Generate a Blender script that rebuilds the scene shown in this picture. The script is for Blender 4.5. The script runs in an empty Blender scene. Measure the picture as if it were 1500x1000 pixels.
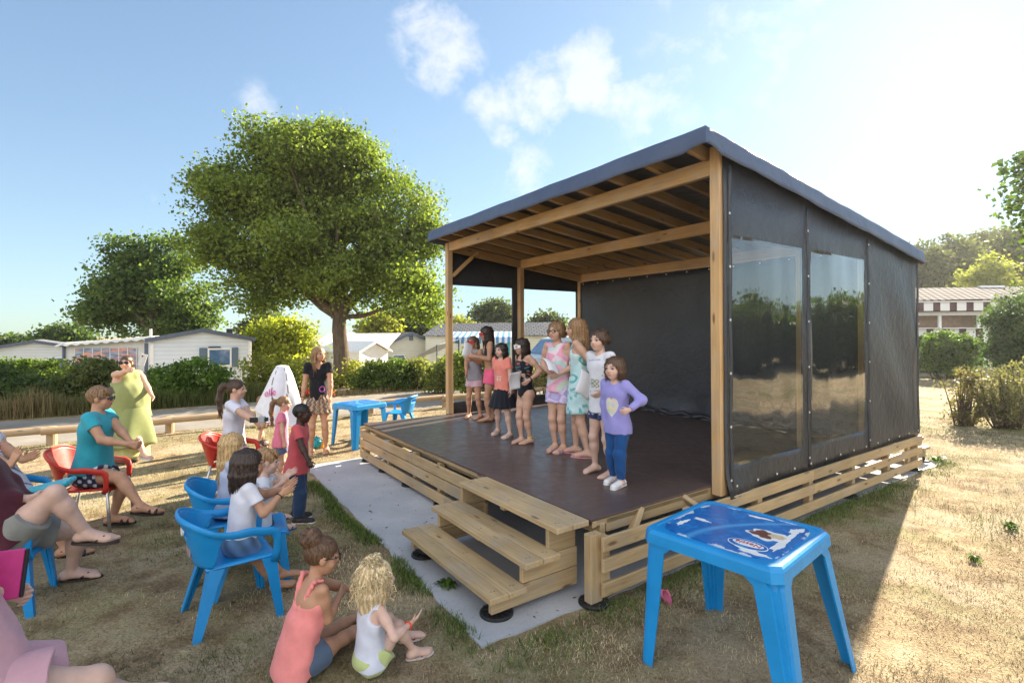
import bpy, math, random
import numpy as np
from mathutils import Vector, Matrix
random.seed(7); RNG = np.random.default_rng(11)
sc = bpy.context.scene; COL = sc.collection
R = math.radians
# ---------------------------------------------------------------- camera
FPX, CY, ROLL, PITCH, CH = 748.0, 484.63, -0.0048, 0.0055, 1.89
_F = np.array([0, math.cos(PITCH), math.sin(PITCH)]); _U0 = np.array([0, -math.sin(PITCH), math.cos(PITCH)]); _X = np.array([1., 0, 0])
_R = math.cos(ROLL)*_X + math.sin(ROLL)*_U0; _U = -math.sin(ROLL)*_X + math.cos(ROLL)*_U0
def ray(px, py): return _F + (px-750)/FPX*_R - (py-CY)/FPX*_U
def G(px, py, z=0.0):
    r = ray(px, py); t = (z-CH)/r[2]; return np.array([0, 0, CH]) + r*t
def D(px, py, d):
    r = ray(px, py); return np.array([0, 0, CH]) + r*(d/r[1])
cam = bpy.data.cameras.new('camera'); co = bpy.data.objects.new('camera', cam); COL.objects.link(co)
cam.sensor_width = 36; cam.lens = FPX/1500*36; cam.shift_y = -(500-CY)/1500; cam.clip_end = 3000; cam.clip_start = 0.05
m = Matrix.Identity(4)
for i in range(3):
    m[i][0] = _R[i]; m[i][1] = _U[i]; m[i][2] = -_F[i]
m[2][3] = CH
co.matrix_world = m; sc.camera = co
# stage frame: u along the front (to far left), v into the depth
SY = R(34.82); SO = np.array([0.5542, 3.6433])
UD = np.array([-math.sin(SY), math.cos(SY)]); VD = np.array([math.cos(SY), math.sin(SY)])
def SL(u, v, z=0.0):
    p = SO + u*UD + v*VD; return np.array([p[0], p[1], z])
def toUV(x, y):
    dx = x-SO[0]; dy = y-SO[1]; return dx*UD[0]+dy*UD[1], dx*VD[0]+dy*VD[1]
U3 = np.array([UD[0], UD[1], 0]); V3 = np.array([VD[0], VD[1], 0]); Z3 = np.array([0, 0, 1.])
# ---------------------------------------------------------------- objects
def tag(o, label=None, cat=None, group=None, kind=None):
    if label: o['label'] = label
    if cat: o['category'] = cat
    if group: o['group'] = group
    if kind: o['kind'] = kind
    return o
def empty(name, loc, label=None, cat=None, group=None, rz=0):
    o = bpy.data.objects.new(name, None); COL.objects.link(o); o.location = [float(c) for c in loc]; o.rotation_euler = (0, 0, rz); o.empty_display_size = .1
    return tag(o, label, cat, group)
def mesh_np(name, verts, faces, mat, parent=None, smooth=False, col=None, wc=None, mats=None, mi=None):
    """verts (n,3); faces list of tuples or (m,k) array"""
    me = bpy.data.meshes.new(name); v = np.asarray(verts, dtype=np.float32).reshape(-1, 3)
    if isinstance(faces, np.ndarray) and faces.ndim == 2:
        k = faces.shape[1]; nf = len(faces); me.vertices.add(len(v)); me.vertices.foreach_set('co', v.ravel())
        me.loops.add(nf*k); me.loops.foreach_set('vertex_index', faces.astype(np.int32).ravel())
        me.polygons.add(nf); me.polygons.foreach_set('loop_start', np.arange(0, nf*k, k, dtype=np.int32))
        me.polygons.foreach_set('loop_total', np.full(nf, k, dtype=np.int32))
        me.update(calc_edges=True)
    else:
        me.from_pydata(v.tolist(), [], [tuple(int(i) for i in f) for f in faces])
    me.validate(clean_customdata=False)
    if smooth: me.polygons.foreach_set('use_smooth', np.ones(len(me.polygons), dtype=bool))
    if col is not None:
        a = me.color_attributes.new('Col', 'FLOAT_COLOR', 'POINT'); c = np.ones((len(v), 4), dtype=np.float32); c[:, :3] = col; a.data.foreach_set('color', c.ravel())
    if wc is not None:
        a = me.attributes.new('wc', 'FLOAT_VECTOR', 'POINT'); a.data.foreach_set('vector', np.asarray(wc, dtype=np.float32).ravel())
    for mm in (mats or [mat]): me.materials.append(mm)
    if mi is not None: me.polygons.foreach_set('material_index', np.asarray(mi, dtype=np.int32))
    o = bpy.data.objects.new(name, me); COL.objects.link(o)
    if parent is not None: o.parent = parent
    return o
class MB:
    """mesh builder; coordinates absolute, optional origin subtracted on build"""
    def __init__(s): s.v = []; s.f = []; s.w = []; s.m = []
    def raw(s, vs, fs, wc=None, mi=0):
        n = len(s.v); vs = [np.asarray(p, float) for p in vs]; s.v += vs; s.f += [tuple(i+n for i in f) for f in fs]; s.m += [mi]*len(fs)
        s.w += (wc if wc is not None else vs)
        return s
    def box(s, c, ax, dim, ch=.004, mi=0, off=None):
        """c centre, ax 3 unit axes (first is the grain), dim full sizes, chamfer"""
        c = np.asarray(c, float); ax = [np.asarray(a, float) for a in ax]; h = [d/2 for d in dim]; ch = min(ch, min(h)*.6)
        off = np.array([random.uniform(0, 50) for _ in range(3)]) if off is None else off
        vs = []; wc = []; idx = {}
        for sx in (-1, 1):
            for sy in (-1, 1):
                for sz in (-1, 1):
                    for k in range(3):
                        l = [sx*(h[0]-ch), sy*(h[1]-ch), sz*(h[2]-ch)]; sg = (sx, sy, sz); l[k] = sg[k]*h[k]
                        idx[(sx, sy, sz, k)] = len(vs); vs.append(c+ax[0]*l[0]+ax[1]*l[1]+ax[2]*l[2]); wc.append(np.array(l)+off)
        fs = []
        for k in range(3):
            a, b = [(1, 2), (2, 0), (0, 1)][k]
            for sg in (-1, 1):
                q = []
                for (p, r) in ((-1, -1), (1, -1), (1, 1), (-1, 1)):
                    t = [0, 0, 0]; t[k] = sg; t[a] = p; t[b] = r; q.append(idx[(*t, k)])
                fs.append(tuple(q if sg > 0 else q[::-1]))
        for k in range(3):
            a, b = [(1, 2), (2, 0), (0, 1)][k]
            for p in (-1, 1):
                for r in (-1, 1):
                    t0 = [0, 0, 0]; t0[a] = p; t0[b] = r; t1 = list(t0); t0[k] = -1; t1[k] = 1
                    q = [idx[(*t0, a)], idx[(*t1, a)], idx[(*t1, b)], idx[(*t0, b)]]
                    fs.append(tuple(q if p*r < 0 else q[::-1]))
        for sx in (-1, 1):
            for sy in (-1, 1):
                for sz in (-1, 1):
                    q = [idx[(sx, sy, sz, k)] for k in range(3)]; fs.append(tuple(q if sx*sy*sz > 0 else q[::-1]))
        return s.raw(vs, fs, wc, mi)
    def beam(s, a, b, w, t, up=(0, 0, 1), ch=.004, mi=0):
        a = np.asarray(a, float); b = np.asarray(b, float); d = b-a; L = np.linalg.norm(d); d = d/L
        up = np.asarray(up, float); sd = np.cross(d, up); sd /= np.linalg.norm(sd); n = np.cross(sd, d)
        return s.box((a+b)/2, (d, sd, n), (L, w, t), ch, mi)
    def tube(s, pts, r, n=8, mi=0, caps=True, ell=None):
        pts = [np.asarray(p, float) for p in pts]; rs = r if hasattr(r, '__len__') else [r]*len(pts)
        vs = []; wc = []; off = random.uniform(0, 30); L = 0; prev = None
        for i, p in enumerate(pts):
            d = pts[min(i+1, len(pts)-1)]-pts[max(i-1, 0)]; d = d/(np.linalg.norm(d)+1e-9)
            if prev is None:
                q = np.array([0, 0, 1.]) if abs(d[2]) < .9 else np.array([1., 0, 0]); x = np.cross(d, q)
            else: x = prev-d*np.dot(prev, d)
            x /= np.linalg.norm(x)+1e-9; prev = x; y = np.cross(d, x)
            if i: L += np.linalg.norm(p-pts[i-1])
            for k in range(n):
                a = 2*math.pi*k/n; ex, ey = ell if ell else (1, 1)
                vs.append(p+rs[i]*(x*math.cos(a)*ex+y*math.sin(a)*ey)); wc.append(np.array([L, rs[i]*math.cos(a), rs[i]*math.sin(a)])+off)
        fs = []
        for i in range(len(pts)-1):
            for k in range(n):
                k2 = (k+1) % n; fs.append((i*n+k, i*n+k2, (i+1)*n+k2, (i+1)*n+k))
        if caps: fs.append(tuple(range(n))[::-1]); fs.append(tuple((len(pts)-1)*n+k for k in range(n)))
        return s.raw(vs, fs, wc, mi)
    def lathe(s, c, prof, n=20, mi=0, axis=None):
        """prof: list of (r,z)"""
        c = np.asarray(c, float); vs = []; fs = []
        ax = axis or (np.array([1., 0, 0]), np.array([0, 1., 0]), Z3)
        for (r, z) in prof:
            for k in range(n):
                a = 2*math.pi*k/n; vs.append(c+ax[0]*r*math.cos(a)+ax[1]*r*math.sin(a)+ax[2]*z)
        for i in range(len(prof)-1):
            for k in range(n):
                k2 = (k+1) % n; fs.append((i*n+k, i*n+k2, (i+1)*n+k2, (i+1)*n+k))
        fs.append(tuple(range(n))[::-1]); fs.append(tuple((len(prof)-1)*n+k for k in range(n)))
        return s.raw(vs, fs, None, mi)
    def prism(s, poly, z0, z1, mi=0, taper=1.0, fr=None):
        """poly list of 2D, extruded z0..z1 (fr maps local->world)"""
        n = len(poly); vs = [np.array([x, y, z0]) for x, y in poly]+[np.array([x*taper, y*taper, z1]) for x, y in poly]
        if fr: vs = [fr(p) for p in vs]
        fs = [tuple(range(n))[::-1], tuple(range(n, 2*n))]+[(i, (i+1) % n, n+(i+1) % n, n+i) for i in range(n)]
        return s.raw(vs, fs, None, mi)
    def build(s, name, mat, parent=None, org=None, smooth=False, mats=None, world=None):
        v = np.array(s.v)
        if world is not None: v = v-np.asarray(world, float)
        elif parent is not None: v = v-np.array(parent.matrix_basis.translation)
        o = mesh_np(name, v, s.f, mat, parent, smooth, wc=np.array(s.w), mats=mats, mi=s.m if mats else None)
        if world is not None: o.location = [float(c) for c in world]
        return o
def sheet(fn, nu, nv, skip=None):
    """grid sheet: fn(a,b)->point, a,b in 0..1"""
    vs = [fn(i/nu, j/nv) for j in range(nv+1) for i in range(nu+1)]
    fs = [(j*(nu+1)+i, j*(nu+1)+i+1, (j+1)*(nu+1)+i+1, (j+1)*(nu+1)+i) for j in range(nv) for i in range(nu) if not (skip and skip((i+.5)/nu, (j+.5)/nv))]
    return vs, fs
def solidify(name, vs, fs, th, mat, parent, smooth=True, org=None):
    """sheet -> closed shell mesh object with thickness, via bmesh"""
    import bmesh
    bm = bmesh.new(); org = np.array(parent.matrix_basis.translation) if (org is None and parent is not None) else (np.zeros(3) if org is None else org)
    used = sorted({i for f in fs for i in f}); mp = {i: bm.verts.new([float(c) for c in np.asarray(vs[i])-org]) for i in used}
    for f in fs: bm.faces.new([mp[i] for i in f])
    bmesh.ops.recalc_face_normals(bm, faces=bm.faces)
    bmesh.ops.solidify(bm, geom=bm.faces[:], thickness=th)
    bmesh.ops.recalc_face_normals(bm, faces=bm.faces)
    me = bpy.data.meshes.new(name); bm.to_mesh(me); bm.free(); me.materials.append(mat)
    if smooth: me.polygons.foreach_set('use_smooth', np.ones(len(me.polygons), dtype=bool))
    o = bpy.data.objects.new(name, me); COL.objects.link(o)
    if parent is not None: o.parent = parent
    return o
def copy_tree(o, parent=None):
    c = o.copy(); COL.objects.link(c); c.parent = parent
    for ch in list(o.children): copy_tree(ch, c)
    return c
# ---------------------------------------------------------------- materials
class NT:
    def __init__(s, name):
        s.m = bpy.data.materials.new(name); s.m.use_nodes = True; s.t = s.m.node_tree; s.t.nodes.clear()
        s.out = s.n('ShaderNodeOutputMaterial')
    def n(s, ty, **kw):
        nd = s.t.nodes.new(ty)
        for k, v in kw.items():
            if k in nd.inputs.keys() if isinstance(k, str) else False: nd.inputs[k].default_value = v
            else: setattr(nd, k, v)
        return nd
    def l(s, a, b): s.t.links.new(a, b)
    def noise(s, vec, scale, detail=4, rough=.55, dist=0):
        nd = s.t.nodes.new('ShaderNodeTexNoise'); nd.inputs['Scale'].default_value = scale; nd.inputs['Detail'].default_value = detail
        nd.inputs['Roughness'].default_value = rough; nd.inputs['Distortion'].default_value = dist
        if vec is not None: s.l(vec, nd.inputs['Vector'])
        return nd.outputs['Fac']
    def ramp(s, fac, stops):
        nd = s.t.nodes.new('ShaderNodeValToRGB'); e = nd.color_ramp.elements
        while len(e) < len(stops): e.new(.5)
        for i, (p, c) in enumerate(stops):
            e[i].position = p; e[i].color = (*c, 1) if len(c) == 3 else c
        s.l(fac, nd.inputs['Fac']); return nd.outputs['Color']
    def mapping(s, vec, scale=(1, 1, 1), loc=(0, 0, 0), rot=(0, 0, 0)):
        nd = s.t.nodes.new('ShaderNodeMapping'); nd.inputs['Scale'].default_value = scale; nd.inputs['Location'].default_value = loc; nd.inputs['Rotation'].default_value = rot
        s.l(vec, nd.inputs['Vector']); return nd.outputs['Vector']
    def coord(s, w='Object'): return s.t.nodes.new('ShaderNodeTexCoord').outputs[w]
    def pos(s): return s.t.nodes.new('ShaderNodeNewGeometry').outputs['Position']
    def attr(s, name, w='Vector'):
        nd = s.t.nodes.new('ShaderNodeAttribute'); nd.attribute_name = name; return nd.outputs[w]
    def mix(s, fac, a, b, mode='MIX'):
        nd = s.t.nodes.new('ShaderNodeMix'); nd.data_type = 'RGBA'; nd.blend_type = mode
        for sock, v in ((nd.inputs[0], fac), (nd.inputs[6], a), (nd.inputs[7], b)):
            if hasattr(v, 'is_linked'): s.l(v, sock)
            elif isinstance(v, (int, float)): sock.default_value = v
            else: sock.default_value = (*v, 1)
        return nd.outputs[2]
    def math(s, op, a, b=0., c=None):
        nd = s.t.nodes.new('ShaderNodeMath'); nd.operation = op
        for i, v in enumerate((a, b) if c is None else (a, b, c)):
            if hasattr(v, 'is_linked'): s.l(v, nd.inputs[i])
            else: nd.inputs[i].default_value = v
        return nd.outputs[0]
    def bump(s, h, strength=.3, dist=.01):
        nd = s.t.nodes.new('ShaderNodeBump'); nd.inputs['Strength'].default_value = strength; nd.inputs['Distance'].default_value = dist
        s.l(h, nd.inputs['Height']); return nd.outputs['Normal']
    def pbr(s, col, rough=.6, normal=None, metal=0., spec=.5, **kw):
        b = s.t.nodes.new('ShaderNodeBsdfPrincipled')
        if hasattr(col, 'is_linked'): s.l(col, b.inputs['Base Color'])
        else: b.inputs['Base Color'].default_value = (*col, 1)
        if hasattr(rough, 'is_linked'): s.l(rough, b.inputs['Roughness'])
        else: b.inputs['Roughness'].default_value = rough
        b.inputs['Metallic'].default_value = metal; b.inputs['Specular IOR Level'].default_value = spec
        if normal is not None: s.l(normal, b.inputs['Normal'])
        for k, v in kw.items(): b.inputs[k.replace('_', ' ')].default_value = v
        s.l(b.outputs[0], s.out.inputs[0]); return b
def plain(name, col, rough=.5, var=.12, sc_=6, bump=0., metal=0., spec=.5):
    t = NT(name); c = t.coord('Object'); n = t.noise(c, sc_, 5)
    k = t.ramp(n, [(.3, tuple(x*(1-var) for x in col)), (.7, tuple(min(1, x*(1+var)) for x in col))])
    nr = t.bump(t.noise(c, sc_*12, 3), bump, .004) if bump else None
    t.pbr(k, rough, nr, metal, spec); return t.m
def wood(name, c1, c2, c3, rough=.62):
    t = NT(name); w = t.attr('wc')
    g = t.noise(t.mapping(w, (1.2, 22, 22)), 2.2, 6, .6, .6); f = t.noise(t.mapping(w, (3, 130, 130)), 2, 3)
    kn = t.n('ShaderNodeTexVoronoi'); kn.inputs['Scale'].default_value = 1.0; t.l(t.mapping(w, (2.6, 9, 9)), kn.inputs['Vector'])
    knot = t.ramp(kn.outputs['Distance'], [(.07, (1, 1, 1)), (.16, (0, 0, 0))])
    col = t.ramp(g, [(.28, c1), (.5, c2), (.75, c3)])
    col = t.mix(.25, col, t.ramp(f, [(.3, c1), (.7, c3)]))
    big = t.noise(w, 1.3, 2); col = t.mix(.8, col, t.ramp(big, [(.3, (.66, .64, .60)), (.7, (1.15, 1.1, 1.04))]), 'MULTIPLY')
    col = t.mix(knot, col, (c1[0]*.42, c1[1]*.36, c1[2]*.3))
    col = t.mix(t.ramp(t.noise(w, 2.7, 4, .6), [(.45, (0, 0, 0)), (.75, (.45, .45, .45))]), col, (c2[0]*.62, c2[0]*.60, c2[0]*.55))
    t.pbr(col, rough, t.bump(g, .25, .004)); return t.m
M = {}
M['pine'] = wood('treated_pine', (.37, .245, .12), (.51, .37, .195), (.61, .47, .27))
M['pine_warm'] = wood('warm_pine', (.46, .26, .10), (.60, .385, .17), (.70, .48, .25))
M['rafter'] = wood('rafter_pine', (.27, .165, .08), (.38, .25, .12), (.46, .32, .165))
M['log'] = wood('weathered_log', (.30, .20, .11), (.42, .30, .17), (.50, .38, .24))
# ---------------------------------------------------------------- world, sun
SUN_AZ, SUN_EL = R(41.6), R(25.5)          # azimuth to the right of +Y
sd = np.array([math.sin(SUN_AZ)*math.cos(SUN_EL), math.cos(SUN_AZ)*math.cos(SUN_EL), math.sin(SUN_EL)])
w = bpy.data.worlds.new('World'); sc.world = w; w.use_nodes = True; t = w.node_tree; t.nodes.clear()
def wn(ty): return t.nodes.new(ty)
def wmath(op, a, b=0.):
    nd = wn('ShaderNodeMath'); nd.operation = op
    for i, v in enumerate((a, b)):
        if hasattr(v, 'is_linked'): t.links.new(v, nd.inputs[i])
        else: nd.inputs[i].default_value = v
    return nd.outputs[0]
sky = wn('ShaderNodeTexSky'); sky.sky_type = 'NISHITA'; sky.sun_disc = False; sky.sun_elevation = SUN_EL; sky.sun_rotation = SUN_AZ
sky.air_density = 1.0; sky.dust_density = .25; sky.ozone_density = 1.6; sky.altitude = 20
bg = wn('ShaderNodeBackground'); bg.inputs['Strength'].default_value = .08
wo = wn('ShaderNodeOutputWorld'); t.links.new(bg.outputs[0], wo.inputs[0])
gen = wn('ShaderNodeTexCoord').outputs['Generated']
def wnoise(scale, detail, rough, loc=(0, 0, 0), sca=(1, 1, 1), dist=0):
    mp = wn('ShaderNodeMapping'); mp.inputs['Location'].default_value = loc; mp.inputs['Scale'].default_value = sca; t.links.new(gen, mp.inputs['Vector'])
    nz = wn('ShaderNodeTexNoise'); nz.inputs['Scale'].default_value = scale; nz.inputs['Detail'].default_value = detail; nz.inputs['Roughness'].default_value = rough; nz.inputs['Distortion'].default_value = dist
    t.links.new(mp.outputs[0], nz.inputs['Vector']); return nz.outputs['Fac']
# wispy clouds sit in fixed directions of the sky; noise breaks their outline
wisp = wnoise(9, 9, .62, (3.1, 1.7, .4), (1, 1, 1.2), .5); fine = wnoise(26, 6, .6, (1, 5, 2))
total = None
for (px, py, rad, amp) in ((648, 75, .085, .75), (612, 45, .06, .5), (722, 160, .06, .9), (735, 190, .04, .6), (800, 135, .085, 1.0), (855, 110, .085, 1.15), (880, 135, .06, .8), (770, 250, .07, .35), (378, 155, .05, .26), (245, 297, .06, .22), (1080, 20, .2, .25), (950, 150, .12, .3)):
    d = ray(px, py); d = d/np.linalg.norm(d)
    vm = wn('ShaderNodeVectorMath'); vm.operation = 'DISTANCE'; t.links.new(gen, vm.inputs[0]); vm.inputs[1].default_value = d.tolist()
    v = wmath('MULTIPLY', wmath('MAXIMUM', wmath('SUBTRACT', 1.0, wmath('DIVIDE', vm.outputs['Value'], rad)), 0.0), amp)
    total = v if total is None else wmath('MAXIMUM', total, v)
dens = wmath('ADD', wmath('MULTIPLY', total, .9), wmath('MULTIPLY', wmath('SUBTRACT', wisp, .5), 1.6))
dens = wmath('ADD', dens, wmath('MULTIPLY', wmath('SUBTRACT', fine, .5), .95))
dens = wmath('MULTIPLY', wmath('SUBTRACT', dens, .12), 1.25)
dens = wmath('MULTIPLY', wmath('MINIMUM', wmath('MAXIMUM', dens, 0.), .62), wmath('MINIMUM', wmath('MULTIPLY', total, 6), 1.0))
mx = wn('ShaderNodeMix'); mx.data_type = 'RGBA'; 
# soft shoulder on the sky radiance and a little pale veil
add = wn('ShaderNodeVectorMath'); add.operation = 'ADD'; t.links.new(sky.outputs[0], add.inputs[0]); add.inputs[1].default_value = (4.0, 6.2, 8.)
dv = wn('ShaderNodeVectorMath'); dv.operation = 'DIVIDE'; t.links.new(sky.outputs[0], dv.inputs[0]); t.links.new(add.outputs[0], dv.inputs[1])
mu = wn('ShaderNodeVectorMath'); mu.operation = 'MULTIPLY'; t.links.new(dv.outputs[0], mu.inputs[0]); mu.inputs[1].default_value = (4.0, 6.2, 8.)
veil = wn('ShaderNodeMix'); veil.data_type = 'RGBA'; veil.inputs[0].default_value = .01; t.links.new(mu.outputs[0], veil.inputs[6]); veil.inputs[7].default_value = (2.2, 2.35, 2.5, 1)
t.links.new(dens, mx.inputs[0]); t.links.new(veil.outputs[2], mx.inputs[6]); mx.inputs[7].default_value = (3.6, 3.6, 3.65, 1)

# unseen bright cumulus added behind the viewer to fill the shaded fronts
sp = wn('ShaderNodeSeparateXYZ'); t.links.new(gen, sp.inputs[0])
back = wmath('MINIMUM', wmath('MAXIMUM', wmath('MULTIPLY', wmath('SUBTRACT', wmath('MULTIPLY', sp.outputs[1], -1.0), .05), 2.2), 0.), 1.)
fill_cloud = wmath('MINIMUM', wmath('MAXIMUM', wmath('MULTIPLY', wmath('SUBTRACT', wnoise(2.6, 7, .6, (4, 2, 1), (1, 1, 1.6), .3), .36), 5.), 0.), 1.)
mx2 = wn('ShaderNodeMix'); mx2.data_type = 'RGBA'; t.links.new(wmath('MULTIPLY', back, fill_cloud), mx2.inputs[0]); t.links.new(mx.outputs[2], mx2.inputs[6]); mx2.inputs[7].default_value = (7.2, 7.2, 7.3, 1)
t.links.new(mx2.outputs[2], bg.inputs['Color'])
sun = bpy.data.lights.new('sun', 'SUN'); sun.energy = 5.0; sun.angle = R(.53); sun.color = (1, .87, .68)
so = bpy.data.objects.new('sun', sun); COL.objects.link(so); so.rotation_euler = Vector(sd.tolist()).to_track_quat('Z', 'Y').to_euler(); so.location = (0, 0, 30)
sc.view_settings.view_transform = 'Standard'; sc.view_settings.look = 'None'; sc.view_settings.gamma = 1; sc.view_settings.exposure = 2.03
sc.cycles.max_bounces = 8; sc.cycles.transparent_max_bounces = 16; sc.cycles.caustics_reflective = False; sc.cycles.caustics_refractive = False
# ---------------------------------------------------------------- ground
def sstep(a, b, x): q = np.clip((x-a)/(b-a), 0, 1); return q*q*(3-2*q)
def ground_z(x, y):
    u, v = toUV(x, y); return -1.2*sstep(18.3, 21.5, u)*sstep(-40, -20, -np.abs(v)-0) if False else -1.2*sstep(18.3, 21.5, u)
def vnoise(x, y, s, seed=0):
    """smooth value noise, numpy"""
    x = np.asarray(x)*s+seed*17.3; y = np.asarray(y)*s+seed*9.1; xi = np.floor(x).astype(int); yi = np.floor(y).astype(int); fx = x-xi; fy = y-yi
    fx = fx*fx*(3-2*fx); fy = fy*fy*(3-2*fy)
    def h(i, j):
        n = np.sin(i*127.1+j*311.7+seed*74.7)*43758.5453; return n-np.floor(n)
    return (h(xi, yi)*(1-fx)+h(xi+1, yi)*fx)*(1-fy)+(h(xi, yi+1)*(1-fx)+h(xi+1, yi+1)*fx)*fy
def fbm(x, y, s, seed=0): return (vnoise(x, y, s, seed)*.5+vnoise(x, y, s*2.1, seed+1)*.3+vnoise(x, y, s*4.3, seed+2)*.2)
def axis_pts():
    a = [0]; st = .12
    while a[-1] < 900: a.append(a[-1]+st); st *= 1.06 if a[-1] > 8 else 1.0
    return np.array(a)
ap = axis_pts(); xs = np.concatenate([-ap[::-1][:-1], ap]); ys = np.concatenate([-ap[::-1][:-1], ap])+4
GX, GY = np.meshgrid(xs, ys); gz = ground_z(GX, GY)+(fbm(GX, GY, 1.4, 3)-.5)*.03*np.exp(-((GX/14)**2+((GY-5)/14)**2))
uu, vv = toUV(GX, GY); flat = ((uu > -.3) & (uu < 5.3) & (vv > -1.15) & (vv < 6.9)) | ((uu > 8.8) & (uu < 13.2)); gz = np.where(flat & (uu < 14), np.minimum(gz, 0)*0, gz)
nx = len(xs); ny = len(ys); gi = np.arange(nx*ny).reshape(ny, nx)
gf = np.stack([gi[:-1, :-1], gi[:-1, 1:], gi[1:, 1:], gi[1:, :-1]], -1).reshape(-1, 4)
tg = NT('dry_lawn'); P = tg.pos()
n1 = tg.noise(P, .55, 5, .6); n2 = tg.noise(P, 3.2, 6, .65); n3 = tg.noise(tg.mapping(P, (1, 1, 1)), 55, 4, .7); n4 = tg.noise(P, 170, 2, .6)
base = tg.ramp(n2, [(.30, (.13, .095, .055)), (.43, (.27, .20, .12)), (.57, (.42, .34, .22)), (.75, (.58, .50, .36))])
base = tg.mix(.7, base, tg.ramp(n3, [(.28, (.26, .23, .19)), (.5, (.95, .93, .9)), (.72, (1.6, 1.52, 1.38))]), 'MULTIPLY')
base = tg.mix(.45, base, tg.ramp(n4, [(.3, (.55, .5, .45)), (.7, (1.35, 1.35, 1.25))]), 'MULTIPLY')
gmask = tg.ramp(tg.math('ADD', tg.math('MULTIPLY', n1, .7), tg.math('MULTIPLY', n2, .3)), [(.47, (0, 0, 0)), (.62, (1, 1, 1))])
base = tg.mix(tg.math('MULTIPLY', gmask, .8), base, tg.ramp(n3, [(.3, (.05, .07, .018)), (.7, (.19, .21, .06))]))
sepx = tg.n('ShaderNodeSeparateXYZ'); tg.l(P, sepx.inputs[0])
dirt = tg.ramp(tg.noise(P, 1.1, 5, .6, .4), [(.50, (0, 0, 0)), (.62, (1, 1, 1))])
base = tg.mix(tg.math('MULTIPLY', dirt, .75), base, tg.ramp(n3, [(.3, (.32, .25, .165)), (.7, (.56, .46, .33))]))
tg.pbr(base, .95, tg.bump(tg.math('ADD', n3, tg.math('MULTIPLY', n2, .6)), .8, .03), spec=.15)
go = mesh_np('ground', np.stack([GX.ravel(), GY.ravel(), gz.ravel()], -1), gf, tg.m, smooth=True); tag(go, kind='structure')
# road
tr = NT('asphalt'); P = tr.pos(); a = tr.noise(P, 1.2, 4); b = tr.noise(P, 90, 3, .7)
rc = tr.ramp(a, [(.3, (.20, .18, .155)), (.7, (.28, .255, .22))]); rc = tr.mix(.6, rc, tr.ramp(b, [(.3, (.7, .7, .7)), (.7, (1.25, 1.25, 1.25))]), 'MULTIPLY'); tr.pbr(rc, .9, tr.bump(b, .4, .01), spec=.2)
vs = []; fs = []
N = 160
for i in range(N+1):
    v = -70+140*i/N; e = .12*math.sin(v*1.7)+.1*math.sin(v*4.1+1); f = .15*math.sin(v*1.1+2)+.08*math.sin(v*3.3)
    vs += [SL(9.35+e, v, .004), SL(12.9+f, v, .004)]
    if i: fs.append((2*i-2, 2*i, 2*i+1, 2*i-1))
tag(mesh_np('road', vs, [f[::-1] for f in fs], tr.m), kind='structure')
# concrete pad
tc = NT('concrete'); P = tc.pos(); a = tc.noise(P, 1.7, 5); b = tc.noise(P, 60, 4, .7); c = tc.noise(P, 14, 6, .75)
pc = tc.ramp(a, [(.3, (.36, .37, .39)), (.7, (.47, .48, .50))]); pc = tc.mix(.5, pc, tc.ramp(b, [(.3, (.78, .78, .78)), (.7, (1.15, 1.15, 1.15))]), 'MULTIPLY')
spk = tc.ramp(c, [(.26, (.30, .28, .25)), (.36, (1, 1, 1))]); pc = tc.mix(.7, pc, spk, 'MULTIPLY')
ck = tc.n('ShaderNodeTexVoronoi'); ck.feature = 'DISTANCE_TO_EDGE'; ck.inputs['Scale'].default_value = .5; tc.l(tc.mapping(P, (1, 1, 1)), ck.inputs['Vector'])
tc.pbr(pc, .85, tc.bump(tc.math('ADD', b, c), .25, .006), spec=.25)
pts = []
for (u0, v0, u1, v1, n) in ((-.03, -.92, 5.06, -.80, 40), (5.06, -.80, 5.1, 6.75, 50), (5.1, 6.75, -.18, 6.75, 40), (-.18, 6.75, -.03, -.92, 60)):
    for i in range(n):
        q = i/n; j = random.uniform(-.018, .018); pts.append((u0+(u1-u0)*q+j, v0+(v1-v0)*q+random.uniform(-.018, .018)))
mb = MB(); mb.prism(pts, -.05, .012, fr=lambda p: SL(p[0], p[1], p[2])); tag(mb.build('concrete_pad', tc.m), kind='structure')
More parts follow.
